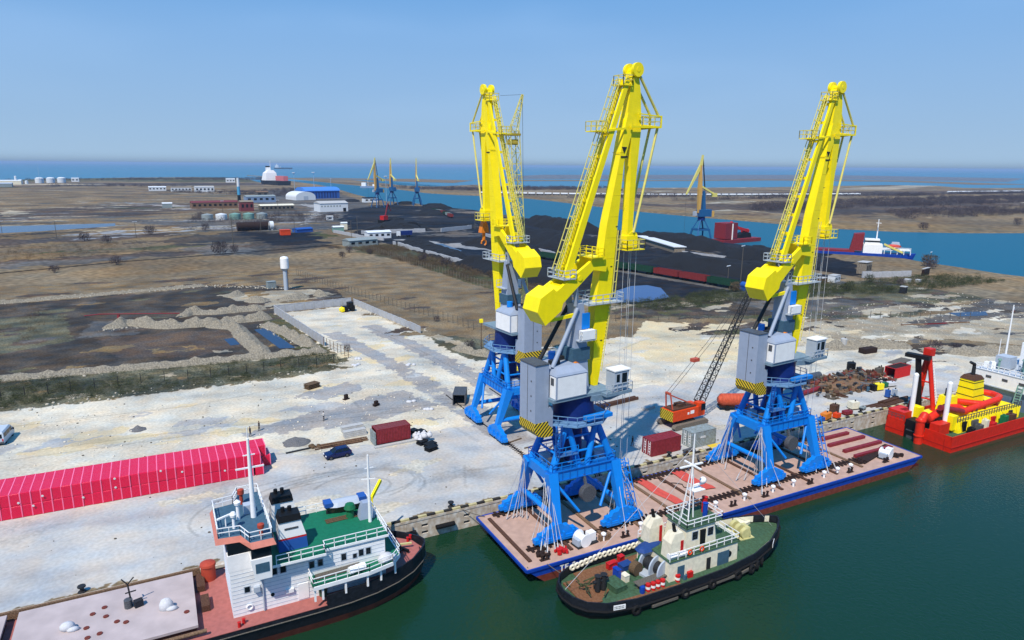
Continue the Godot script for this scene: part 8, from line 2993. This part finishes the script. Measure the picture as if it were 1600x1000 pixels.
	b.bar(V(6, 18, -1.6), V(6, 18, 1.6), 0.3, 0.3)
	b.bar(V(5, 20, 0), V(7.4, 20, 0), 0.25, 0.25)
	part("mast", b, K("white"), t)
	b = B.new()
	b.box(13, 17, 6.7, 9.6, -2.0, 2.0)
	b.box(13.3, 16.7, 9.6, 10.4, -1.7, 1.7)
	part("funnel", b, K("pale_grey"), t)
	b = B.new()
	b.bar(V(9.5, 9.5, 4.0), V(18.5, 5.5, 4.6), 1.0, 0.9)
	part("free_fall_boat_ramp", b, K("yellow_pale"), t)
	b = B.new()
	b.ball(V(14.0, 8.4, 3.2), 2.2, 10, 6, V(1.7, 0.5, 0.6))
	part("lifeboat", b, K("tarp_red"), t)
	# tanker, dredge ship and a freighter at the horizon
	t = thing("tanker_ship", "white sterned tanker with pink gear moored at the channel mouth", "ship", V(216, -3, -1560), 100)
	b = B.new()
	b.loft([[V(-90, 0, 13), V(16, 0, 13), V(16, 0, -13), V(-90, 0, -13)], [V(-90, 12, 15), V(18, 12, 15), V(18, 12, -15), V(-90, 12, -15)]])
	part("hull", b, K("hull_black"), t)
	b = B.new()
	b.loft([[V(-14, 12, 13), V(16, 12, 13), V(16, 12, -13), V(-14, 12, -13)], [V(-12, 28, 11), V(10, 28, 11), V(10, 28, -11), V(-12, 28, -11)], [V(-10, 34, 6), V(0, 34, 6), V(0, 34, -6), V(-10, 34, -6)]])
	part("bridge_house", b, K("white"), t)
	b = B.new()
	b.box(4, 12, 28, 40, -4, 4)
	part("funnel", b, K("white"), t)
	b = B.new()
	b.box(4, 12, 40, 43, -4, 4)
	part("funnel_top", b, K("black"), t)
	b = B.new()
	b.tube(V(-8, 34, 0), V(-8, 54, 0), 0.8, 0.4, 6)
	part("mast", b, K("white"), t)
	b = B.new()
	b.box(-70, -20, 12, 22, 6, 16)
	part("deck_gear", b, mat("pink_far", 200, 110, 116, 0.8, ""), t)
	t = thing("hopper_ship", "small grey white ship on the far side of the channel before the left far crane", "ship", V(384, -3, -1362), 150)
	b = B.new()
	b.box(-18, 18, 0, 4, -4.5, 4.5)
	part("hull", b, K("hull_pale_blue"), t)
	b = B.new()
	b.box(6, 15, 4, 11, -4, 4)
	b.box(-14, -8, 4, 8, -3, 3)
	b.bar(V(2, 4, 0), V(2, 15, 0), 0.6, 0.6)
	part("deckhouse", b, K("white"), t)
	t = thing("freighter", "long dark freighter far out near the horizon", "ship", V(1110, -3, -6800), 10)
	b = B.new()
	b.loft([[V(-80, 0, 10), V(80, 0, 10), V(80, 0, -10), V(-80, 0, -10)], [V(-84, 12, 11), V(84, 12, 11), V(84, 12, -11), V(-84, 12, -11)]])
	part("hull", b, K("hull_black"), t)
	b = B.new()
	b.box(-74, -48, 12, 34, -9, 9)
	b.box(-64, -58, 34, 46, -2, 2)
	b.box(-30, -26, 12, 26, -2, 2)
	part("bridge_house", b, K("white"), t)
	# breakwater
	b = B.new()
	b.bar(V(330, -2.2, -2900), V(392, -2.2, -2330), 9, 3)
	single("breakwater", b, K("concrete_old"), "long thin stone breakwater reaching out from the spit", "breakwater")
	# hall and warehouses
	t = thing("blue_hall", "blue industrial hall with lighter blue curved roof by the channel", "building", V(178, 0, -885), 12)
	b = B.new()
	b.box(-24, 24, 0, 10, -16, 16)
	part("wall", b, K("far_blue"), t)
	b = B.new()
	var arcp := PackedVector2Array()
	for i in 13: arcp.append(Vector2(cos(PI * i / 12.0) * 17.0, 10 + sin(PI * i / 12.0) * 5.0))
	b.prism(arcp, Vector3.ZERO, V(0, 0, -1), Vector3.UP, 49)
	part("roof", b, mat("roof_blue", 70, 130, 215, 0.6, ""), t)
	b = B.new()
	for i in 11: b.box(-22 + i * 4.0, -20.6 + i * 4.0, 1, 8.6, 16.0, 16.2)
	part("wall_ribs", b, K("navy"), t, "stuff")
	t = thing("domed_hall", "white hall with a round roof beside the blue hall", "building", V(149, 0, -852), 12)
	b = B.new()
	arcp = PackedVector2Array([Vector2(-13, 0), Vector2(13, 0)])
	for i in 13: arcp.append(Vector2(cos(PI * i / 12.0) * 13.0, 4 + sin(PI * i / 12.0) * 6.5))
	b.prism(arcp, Vector3.ZERO, Vector3.RIGHT, Vector3.UP, 34)
	part("shell", b, K("far_white"), t)
	b = B.new()
	b.box(-3, 3, 0, 5, 17.0, 17.2)
	part("gate", b, K("pale_grey"), t)
	t = thing("white_warehouse", "big white warehouse with a low pitched roof by the pale road", "building", V(133, 0, -612), 6)
	b = B.new()
	b.box(-14, 14, 0, 8, -9, 9)
	part("wall", b, K("far_white"), t)
	b = B.new()
	b.prism(P2([-9.5, 8, 9.5, 8, 0, 10]), Vector3.ZERO, V(0, 0, -1), Vector3.UP, 29)
	part("roof", b, K("concrete"), t)
	b = B.new()
	b.box(9, 12, 0, 3.4, 9, 9.1)
	part("gate", b, K("black"), t)
	for i in 7:
		b = B.new()
		b.box(-12.6 + i * 3.0, -11.2 + i * 3.0, 4.6, 6.0, 9, 9.08)
		part("window", b, K("sea_grey"), t)
	var list := [["shed", "low pale shed with a curved metal roof at the corner of the coal yard", 80, -310, 18, 3.4, 8, 15, "sea_grey", "sea_grey", 4], ["shed", "white flat roofed garage below the white concrete wall", 101, -346, 15, 3.8, 7, 4, "far_white", "far_white", 4], ["hut", "small cyan hut left of the coal yard corner", 88.5, -398, 7, 3.2, 5, 0, "pipe_green", "far_white", 0], ["hut", "small cream hut beside the cyan hut", 96, -412, 4, 4.6, 4, 0, "cream", "far_white", 0], ["shed", "low blue sheet roofed shed by the green verge", 66, -404, 12, 2.2, 6, 20, "far_blue", "far_blue", 0],
		["long_house", "long cream roofed barrack left of the white warehouse", 86, -640, 32, 5.0, 10, 4, "wood_grey", "cream", 8], ["brick_block", "tall old brick block left of the cream roofed barrack", 58, -640, 12, 9.0, 10, 4, "maroon_roof", "concrete_old", 3], ["long_house", "long brown industrial hall below the striped chimney", 34, -700, 44, 6.0, 12, 6, "rust_light", "maroon_roof", 9], ["house", "white two storey house near the sea at the left", 22, -1180, 30, 6.0, 12, 0, "far_white", "concrete_old", 6], ["house", "white house with a red end among trees on the far left", 54, -1142, 28, 8.0, 12, 4, "far_white", "concrete", 5], ["house", "low white shed far left beyond the dry field", -12, -1217, 26, 6.0, 10, 0, "far_white", "far_white", 5], ["house", "white house alone near the shore beyond the chimney", 152, -1745, 20, 8.0, 12, 0, "far_white", "far_white", 3], ["house", "small pale blue hut alone in the fields at the left", -9, -720, 9, 4.5, 7, 0, "sea_grey", "far_white", 0], ["shed", "long cream warehouse at the left edge by the white tanks", -274, -1655, 40, 7.0, 14, 0, "cream", "far_white", 0], ["shed", "low grey shed before the cream warehouse at the left edge", -262, -1480, 34, 6.0, 14, 0, "sea_grey", "pale_grey", 0], ["house", "square white building right of the white tanks", -176, -1857, 15, 8.0, 10, 0, "far_white", "far_white", 2],
		["shed", "row of pale blue sheds behind the rusty tank", 92, -800, 34, 7, 12, 8, "hull_pale_blue", "sea_grey", 5], ["shed", "small brown roofed shed beside the blue sheds", 116, -960, 16, 6, 10, 8, "wood_grey", "rust_light", 2], ["hut", "white kiosk beside the pale road bend", 106, -500, 5, 3, 4, 0, "far_white", "concrete", 1], ["hut", "black roofed office by the channel right of the blue hall", 214, -760, 17, 5, 9, 6, "far_white", "black", 3], ["hut", "black topped white shed on the channel bank behind the coal", 262, -384, 13, 4.0, 7, 70, "far_white", "black", 2], ["shed", "row of white tanks and huts on the channel bank behind the coal", 252, -410, 15, 3.0, 5, 70, "far_white", "far_white", 3]]
	for q in list: house(q[0], q[1], V(q[2], 0, q[3]), q[7], V(q[4], q[5], q[6]), K(q[8]), K(q[9]), 0.12, q[10])
	# oil tanks at the shore
	var names2 := ["leftmost of the three round white oil tanks", "middle of the three round white oil tanks", "rightmost of the three round white oil tanks"]
	for i in 3:
		t = thing("oil_tank", names2[i], "tank", V(-234 + i * 19, 0, -1749 - i * 14))
		b = B.new()
		b.lathe(Vector3.ZERO, [Vector2(8.3, 0), Vector2(8.3, 10.0), Vector2(5.0, 11.8), Vector2(0, 12.3)], 20)
		part("shell", b, K("far_white"), t)
		b = B.new()
		b.lathe(Vector3.ZERO, [Vector2(8.4, 9.6), Vector2(8.4, 10.0)], 20)
		part("rim", b, K("pale_grey"), t)
	for q in [[-262, -1700, 4.0, 8, "small white tank left of the round oil tanks"], [-250, -1690, 3.0, 6, "smallest white tank left of the round oil tanks"], [-264, -1660, 2.0, 16, "thin white column at the left edge by the cream warehouse"]]:
		b = B.new()
		b.lathe(Vector3.ZERO, [Vector2(q[2], 0), Vector2(q[2], q[3]), Vector2(0, q[3] + 1)], 12)
		single("small_tank", b, K("far_white"), q[4], "tank", V(q[0], 0, q[1]))
	# chimney in three colours
	t = thing("chimney", "tall chimney painted white, light blue and black", "chimney", V(71.4, 0, -822))
	var cc := [["black", 0.0, 8.0], ["far_blue", 8.0, 18.0], ["far_white", 18.0, 28.0]]
	for q in cc:
		b = B.new()
		b.lathe(Vector3.ZERO, [Vector2(2.0 - q[1] * 0.02, q[1]), Vector2(2.0 - q[2] * 0.02, q[2]), Vector2(0, q[2])], 12)
		part("band", b, K(q[0]) if q[0] != "far_blue" else mat("chimney_blue", 70, 150, 190, 0.7, ""), t)
	# rusty tank, row of steel tanks, red cube
	b = B.new()
	b.tube(V(-11, 3.0, 0), V(9, 3.0, 0), 2.9, 2.9, 16)
	for s in [-9.0, -3.0, 3.0]: b.boxc(V(s, 0.4, 0), V(1.2, 0.9, 4.0))
	single("rusty_tank", b, K("rust_dark"), "big rusty cylinder tank lying in the fields", "tank", V(38, 0, -428), 4)
	b = B.new()
	b.tube(V(0, 3.0, 0), V(2.4, 3.0, 0), 2.95, 2.95, 16)
	b.boxc(V(1.2, 0.4, 0), V(1.2, 0.9, 4.0))
	single("tank_end", b, K("far_white"), "white banded end drum beside the big rusty tank", "tank", V(48.4, 0, -429), 4)
	for i in 5:
		b = B.new()
		b.lathe(Vector3.ZERO, [Vector2(4.4, 0), Vector2(4.4, 4.4), Vector2(0, 5.4)], 14)
		single("steel_tank", b, [K("sea_grey"), K("far_white"), K("pipe_green"), K("pipe_green"), K("sea_grey")][i], ["grey tank at the left end of the tank row", "white tank second in the tank row", "greenish tank in the middle of the tank row", "greenish tank fourth in the tank row", "grey tank at the right end of the tank row"][i], "tank", V(16 + i * 10.5, 0, -536))
	b = B.new()
	b.boxc(V(0, 1.7, 0), V(6, 3.0, 4))
	b.boxc(V(0, 3.4, 0), V(6.3, 0.5, 4.3))
	for x in [-2.0, 2.0]: b.boxc(V(x, 0.15, 0), V(0.8, 0.3, 3.6))
	single("red_cabin", b, K("orange"), "small orange red cabin on the green verge", "cabin", V(51.6, 0, -386), 5)
	# navy lorry
	t = thing("tipper_lorry", "navy blue tipper lorry between the two white walls of the coal yard", "lorry", V(118, 0, -346), 170)
	b = B.new()
	b.hexa([V(-5, 1.4, 1.3), V(2.0, 1.4, 1.3), V(2.0, 1.4, -1.3), V(-5, 1.4, -1.3), V(-5.4, 4.0, 1.4), V(2.0, 3.8, 1.4), V(2.0, 3.8, -1.4), V(-5.4, 4.0, -1.4)])
	part("tipper_body", b, K("navy"), t)
	b = B.new()
	b.box(2.3, 4.6, 0.8, 3.4, -1.25, 1.25)
	part("cab", b, K("far_white"), t)
	for x in [-3.6, -2.2, 3.4]:
		b = B.new()
		b.tube(V(x, 0.55, -1.3), V(x, 0.55, 1.3), 0.55, 0.55, 10)
		part("wheel", b, K("rubber"), t)
	# poles and lamps
	var poles := [[12.8, -311, 19.0, "tall thin pole standing by the railway in the left fields", 0], [-33.5, -402, 10.0, "thin pole with a cross arm beside the canal", 1], [-75, -408, 11.0, "thin pole left in the fields before the canal", 0], [-110, -465, 8.0, "short pole at the far left end of the canal", 1], [182.6, -379, 9.5, "thin white pole in the coal yard", 0], [185, -124, 14.5, "slim white light mast at the end of the coal train", 1], [172, -118, 8.0, "short white lamp post at the end of the train", 1], [303.7, -121, 6.5, "lamp post on the channel bank among bushes", 1], [154.6, -922, 32, "pale blue light mast left of the blue hall", 2], [172, -877, 33, "tall light mast in front of the blue hall", 2], [195, -880, 26, "thin light mast at the right end of the blue hall", 1], [232.7, -753, 30, "light mast among the three far cranes", 2], [40, -410, 12, "pole before the rusty tank", 0], [60, -400, 10, "thin pole right of the orange red cabin", 0], [-166, -1795, 27, "tall mast right of the white oil tanks", 0], [-228, -1700, 40, "thin white flare stack among the oil tanks", 0], [95, -372, 12, "dark pole at the corner of the coal yard", 0], [84, -345, 11, "dark pole by the low pale shed", 0], [30, -560, 14, "pole over the row of steel tanks", 1], [75, -560, 14, "pole right of the row of steel tanks", 1]]
	for q in poles:
		t = thing("light_pole", q[3], "pole", V(q[0], 0, q[1]), 20)
		b = B.new()
		b.tube(Vector3.ZERO, V(0, q[2], 0), 0.12 + q[2] * 0.006, 0.08 + q[2] * 0.004, 6)
		part("shaft", b, K("wood_grey") if q[2] < 20 else K("far_white") if q[2] < 26 else mat("mast_blue", 150, 180, 205, 0.6, ""), t)
		if q[4]:
			b = B.new()
			if q[4] == 2:
				b.lathe(V(0, q[2], 0), [Vector2(0.5, 0), Vector2(2.4, 0.8), Vector2(2.4, 1.4), Vector2(0, 1.5)], 10)
			else: b.box(-1.4, 1.4, q[2] - 0.2, q[2] + 0.1, -0.15, 0.15)
			part("head", b, K("far_white"), t)
	# bits near the moored coaster
	for q in [[220, -108, 5, 2.6, 3.0, "far_white", "white box hut with dark marks at the end of the coal"], [214, -109, 4, 1.8, 2.6, "wood", "brown hut left of the white box hut"], [221, -79, 2.2, 2.4, 2.0, "steel_dark", "dark blue grey box alone in the scrub"], [252, -118, 6, 5, 4, "concrete_old", "ruined concrete hut beside the pale wall"], [246, -94, 3, 1.2, 2, "concrete", "pale broken concrete blocks in the scrub"], [250, -92, 2.4, 1.0, 1.6, "concrete", "second pale concrete block in the scrub"], [272, -103, 7, 3, 1.0, "rust_dark", "dark rusty screen at the end of the pale wall"]]:
		t = thing("hut" if q[3] > 2.5 else "block", q[6], "hut" if q[3] > 2.2 else "block", V(q[0], 0, q[1]), 15)
		b = B.new()
		b.boxc(V(0, q[3] / 2, 0), V(q[2], q[3], q[4]))
		part("wall", b, K(q[5]), t)
		b = B.new()
		b.boxc(V(0, q[3] + 0.1, 0), V(q[2] * 1.05, 0.2, q[4] * 1.05))
		part("roof", b, K("concrete"), t)
		if q[3] > 2.2:
			b = B.new()
			for k in 3: b.boxc(V(-q[2] * 0.3 + k * q[2] * 0.3, q[3] * 0.55, q[4] / 2), V(q[2] * 0.14, q[3] * 0.4, 0.1))
			part("opening", b, K("black"), t)
	# white tank train on the spit
	var body := B.new()
	body.tube(V(-5.6, 2.4, 0), V(5.6, 2.4, 0), 1.5, 1.5, 10)
	var fr := B.new()
	fr.box(-6, 6, 0.6, 1.0, -1.2, 1.2)
	for x in [-4.2, 4.2]: fr.boxc(V(x, 0.4, 0), V(2.4, 0.8, 1.8))
	var first: Node3D = null
	var path := P2([470, -1000, 511, -959, 693, -845, 880, -790, 1107, -752])
	var path2 := P2([1400, -775, 1640, -752])
	for pp in [path, path2]:
		for i in pp.size() - 1:
			var n := int(pp[i].distance_to(pp[i + 1]) / 13.0)
			for k in n:
				var q: Vector2 = pp[i].lerp(pp[i + 1], (k + 0.5) / n)
				var yaw := rad_to_deg(-(pp[i + 1] - pp[i]).angle())
				var l := "white tank wagon in the long train on the far spit" if pp == path else "white tank wagon in the separate train at the right end of the spit"
				if first == null:
					first = thing("tank_wagon", l, "wagon", V(q.x, -2.1, q.y), yaw, "white tank wagons on the far spit")
					part("tank", body, K("far_white"), first)
					part("frame", fr, K("black"), first)
				else: dup(first, l, V(q.x, -2.1, q.y), yaw, "white tank wagons on the far spit" if pp == path else "white tank wagons at the right end of the spit")


func build_plants() -> void:
	var kinds := []
	for i in 4: kinds.append(bush_mesh(31 + i, 1.0, 1.5, 420))
	# single bushes
	var spots := [[-62, -262, 3.2, "bare dark bush on the railway bank at the far left"], [-40, -278, 4.2, "wide bare bush on the railway bank at the left"], [5, -298, 6.0, "tallest bare tree beside the railway in the left fields"], [12, -300, 3.4, "small bush right of the tallest tree by the railway"], [-26, -420, 5.4, "dense dark thicket left of the canal pole"], [-60, -395, 5.0, "round grey bush before the canal"], [-48, -380, 4.0, "grey bush below the canal's near end"], [8, -440, 4.5, "dark bush before the row of tanks"], [58, -262, 2.6, "small dark bush alone in the dry field above the posts"], [66, -280, 2.8, "bare bush at the head of the dry field"], [74, -270, 2.4, "small bare bush right of the head of the dry field"], [89, -232, 3.6, "bare thicket below the first gap of the coal wall"], [93, -212, 4.4, "grey bare thicket in the scrub below the coal wall"], [90, -196, 3.4, "brown bush at the foot of the coal wall"], [98, -176, 3.0, "brown bush near the lower end of the coal wall"], [96, -150, 3.4, "bush behind the quay crane's boom"], [48, -108, 1.6, "tiny dark bush in the dry field near the cranes"], [44, -75, 2.4, "dark bush at the field corner behind the quay crane"], [300, -119, 6.0, "big bare brown thicket around the lamp post on the bank"], [293, -114, 4.4, "bare thicket left of the lamp post on the bank"], [206, -92, 3.2, "green brown bush right of the far crane's boom"], [214, -96, 2.8, "low green bush below the white box hut"], [228, -98, 3.0, "dark green bush before the pale wall"], [236, -90, 2.4, "low bush beside the dark box in the scrub"], [166, -108, 3.0, "red brown bush below the end of the coal train"], [150, -23, 2.6, "grey bush on the stony bank behind the dredger"], [154, -20, 2.0, "small grey bush beside the white ship"], [102, -104, 1.8, "small green bush by the blue pool"], [455, -330, 6.5, "dark round tree on the far bank of the channel"], [520, -262, 6.0, "dark tree with a hut on the far bank at the right"], [640, -255, 5.5, "bush farthest right on the far bank"], [16, -86, 1.4, "tiny bush at the corner of the fenced scrub"]]
	for q in spots:
		var k: Array = kinds[rng.randi() % 4]
		var t := thing("bare_bush", q[3], "bush", V(q[0], -2.2 if q[0] > 400 else 0.0, q[1]), rng.randf() * 360)
		var bs: float = q[2] * 0.72
		t.scale = Vector3(bs, bs * rng.randf_range(0.8, 1.15), bs)
		for j in 2:
			var o := MeshInstance3D.new()
			o.name = "twigs" if j == 0 else "stems"
			o.mesh = k[j]
			o.material_override = [K("twig"), K("twig_brown"), K("twig_green")][0 if j else (2 if q[3].contains("green") else 1 if q[3].contains("brown") else 0)]
			t.add_child(o)
	# masses of bare scrub
	var scrub := [["spit_scrub", -2.2, 5200, "twig", [[560, -480, 1250, -480, 1500, -640, 900, -620, 640, -560], [600, -330, 1100, -330, 1300, -430, 700, -420], [620, -690, 1500, -700, 1600, -735, 900, -745], [430, -1500, 470, -1300, 560, -1240, 700, -1260, 900, -1215, 760, -1130, 520, -1120, 440, -1200], [520, -820, 600, -760, 760, -790, 640, -870]], 2.6, 5.6],
		["shore_scrub", 0.0, 900, "twig", [[-350, -2060, 300, -2300, 320, -1930, -100, -1990], [-200, -1560, 60, -1440, 60, -1380, -200, -1500]], 2.6, 5.0], ["village_scrub", 0.0, 1100, "twig", [[-20, -1180, 120, -1150, 200, -1250, 240, -1000, 180, -900, 80, -1000], [10, -600, 120, -560, 124, -500, 60, -470, 0, -500], [-10, -450, 60, -440, 60, -425, -10, -430]], 2.0, 3.6],
		["yard_scrub", 0.0, 2600, "twig_green", [[-118, -90, -54, -93, -38, -91, -19, -88.5, -2, -87.5, 12, -86.5, 13, -74, -2, -72.5, -20, -72.5, -36, -73, -118, -74]], 0.3, 0.8], ["bank_scrub", 0.0, 1600, "twig_brown", [[63, -302, 97, -300, 102, -190, 106, -150, 102, -118, 92, -150, 84, -170, 80, -232, 72, -285]], 0.6, 1.6], ["waste_scrub", 0.0, 2200, "twig_green", [[104, -106, 163, -111, 217, -106, 267, -101, 290, -95, 288, -78, 230, -78, 190, -84, 150, -92, 118, -90]], 0.5, 1.5], ["field_scrub", 0.0, 1500, "twig_brown", [[-130, -190, -60, -188, -48, -160, -60, -110, -130, -102], [-500, -300, -90, -290, -20, -330, -30, -380, -500, -380]], 0.5, 1.4]]
	for q in scrub:
		var polys := []
		var total := 0.0
		for a in q[4]:
			var p := P2(a)
			var area := 0.0
			for i in p.size(): area += p[i].cross(p[(i + 1) % p.size()]) / 2
			polys.append([p, absf(area)])
			total += absf(area)
		var mm := MultiMesh.new()
		mm.transform_format = MultiMesh.TRANSFORM_3D
		var list := []
		for e in polys:
			var r := Rect2(e[0][0], Vector2.ZERO)
			for v in e[0]: r = r.expand(v)
			var n := int(q[2] * e[1] / total)
			var tries := 0
			var nz := FastNoiseLite.new()
			nz.frequency = 6.0 / maxf(r.size.x, r.size.y)
			nz.seed = n
			while n > 0 and tries < 40000:
				tries += 1
				var v := Vector2(rng.randf_range(r.position.x, r.end.x), rng.randf_range(r.position.y, r.end.y))
				if Geometry2D.is_point_in_polygon(v, e[0]) and nz.get_noise_2dv(v) > rng.randf_range(-0.5, 0.25):
					list.append(v)
					n -= 1
		mm.mesh = bush_mesh(77, 1.0, 1.0, 70)[0]
		mm.instance_count = list.size()
		for i in list.size():
			var s := rng.randf_range(q[5], q[6])
			mm.set_instance_transform(i, Transform3D(Basis(Vector3.UP, rng.randf() * TAU).scaled(Vector3(s, s * rng.randf_range(0.6, 1.1), s)), V(list[i].x, q[1], list[i].y)))
		var o := MultiMeshInstance3D.new()
		o.name = q[0]
		o.multimesh = mm
		o.material_override = K(q[3])
		add_child(o)
		tag(o, {"spit_scrub": "grey brown bare scrub covering the far spit", "shore_scrub": "dark scrub along the far left seashore", "village_scrub": "bare bushes among the far houses", "yard_scrub": "low green weeds on the fenced strip", "bank_scrub": "brown scrub below the coal yard wall", "waste_scrub": "green brown scrub on the waste ground at the right", "field_scrub": "low brown tufts in the left fields"}[q[0]], "scrub", "", "stuff")


func haze_streaks() -> ImageTexture:
	# thin level veils of cloud all round the horizon
	var n := FastNoiseLite.new()
	n.seed = 9
	n.frequency = 1.0
	n.fractal_octaves = 4
	var im := Image.create_empty(512, 256, false, Image.FORMAT_RGBA8)
	im.fill(Color(0, 0, 0, 0))
	for y in range(78, 128):
		var up := (128 - y) / 50.0
		for x in 512:
			var a := TAU * x / 512.0
			var v := n.get_noise_3d(cos(a) * 1.6, sin(a) * 1.6, y * 0.13) * 0.5 + 0.5
			v = smoothstep(0.42, 0.85, v) * sin(PI * clampf(up, 0.0, 1.0))
			var veil := exp(-pow((116.0 - y) / 7.0, 2.0)) * clampf((128 - y) / 4.0, 0.0, 1.0)
			im.set_pixel(x, y, Color(0.86, 0.88, 0.9, clampf(v * 0.18 + veil * 0.1, 0.0, 1.0)))
	return ImageTexture.create_from_image(im)


func _ready() -> void:
	# camera
	var cam := Camera3D.new()
	cam.name = "camera"
	cam.transform = Transform3D(Basis(Vector3(0.88887, 0.00775, 0.4581), Vector3(0.09319, 0.9759, -0.19732), Vector3(-0.44859, 0.21809, 0.86672)), Vector3(-23.56, 45.0, 78.54))
	cam.fov = 49.69
	cam.near = 0.5
	cam.far = 120000.0
	add_child(cam)
	# sky, exposure
	var sky := ProceduralSkyMaterial.new()
	sky.sky_top_color = Color8(50, 148, 228)
	sky.sky_horizon_color = Color8(167, 196, 222)
	sky.sky_curve = 0.15
	sky.ground_bottom_color = Color8(90, 100, 100)
	sky.ground_horizon_color = Color8(150, 170, 185)
	sky.sky_energy_multiplier = 1.0
	sky.sky_cover = haze_streaks()
	sky.sky_cover_modulate = Color(1, 1, 1, 0.5)
	var s := Sky.new()
	s.sky_material = sky
	var env := Environment.new()
	env.background_mode = Environment.BG_SKY
	env.sky = s
	env.tonemap_mode = Environment.TONE_MAPPER_LINEAR
	env.tonemap_exposure = 1.0
	env.fog_enabled = true
	env.fog_density = 0.00007
	env.fog_light_color = Color(0.72, 0.85, 1.0)
	env.sdfgi_enabled = true
	env.ssao_enabled = true
	env.ssil_enabled = true
	var we := WorldEnvironment.new()
	we.name = "world_environment"
	we.environment = env
	add_child(we)
	# sun
	var sun := DirectionalLight3D.new()
	sun.name = "sun"
	sun.light_energy = 1.6
	sun.light_color = Color(1.0, 0.955, 0.89)
	sun.light_angular_distance = 0.5
	sun.shadow_enabled = true
	add_child(sun)
	sun.look_at_from_position(Vector3.ZERO, Vector3(0.52, -1.0, -0.48))

	rng.seed = 7
	textures()
	palette()
	build_ground()
	build_quay()
	build_cranes()
	build_barge()
	build_tug()
	build_cargo_ship()
	build_dredger()
	build_white_ship()
	build_vehicles()
	build_yard()
	build_coal_port()
	build_plants()
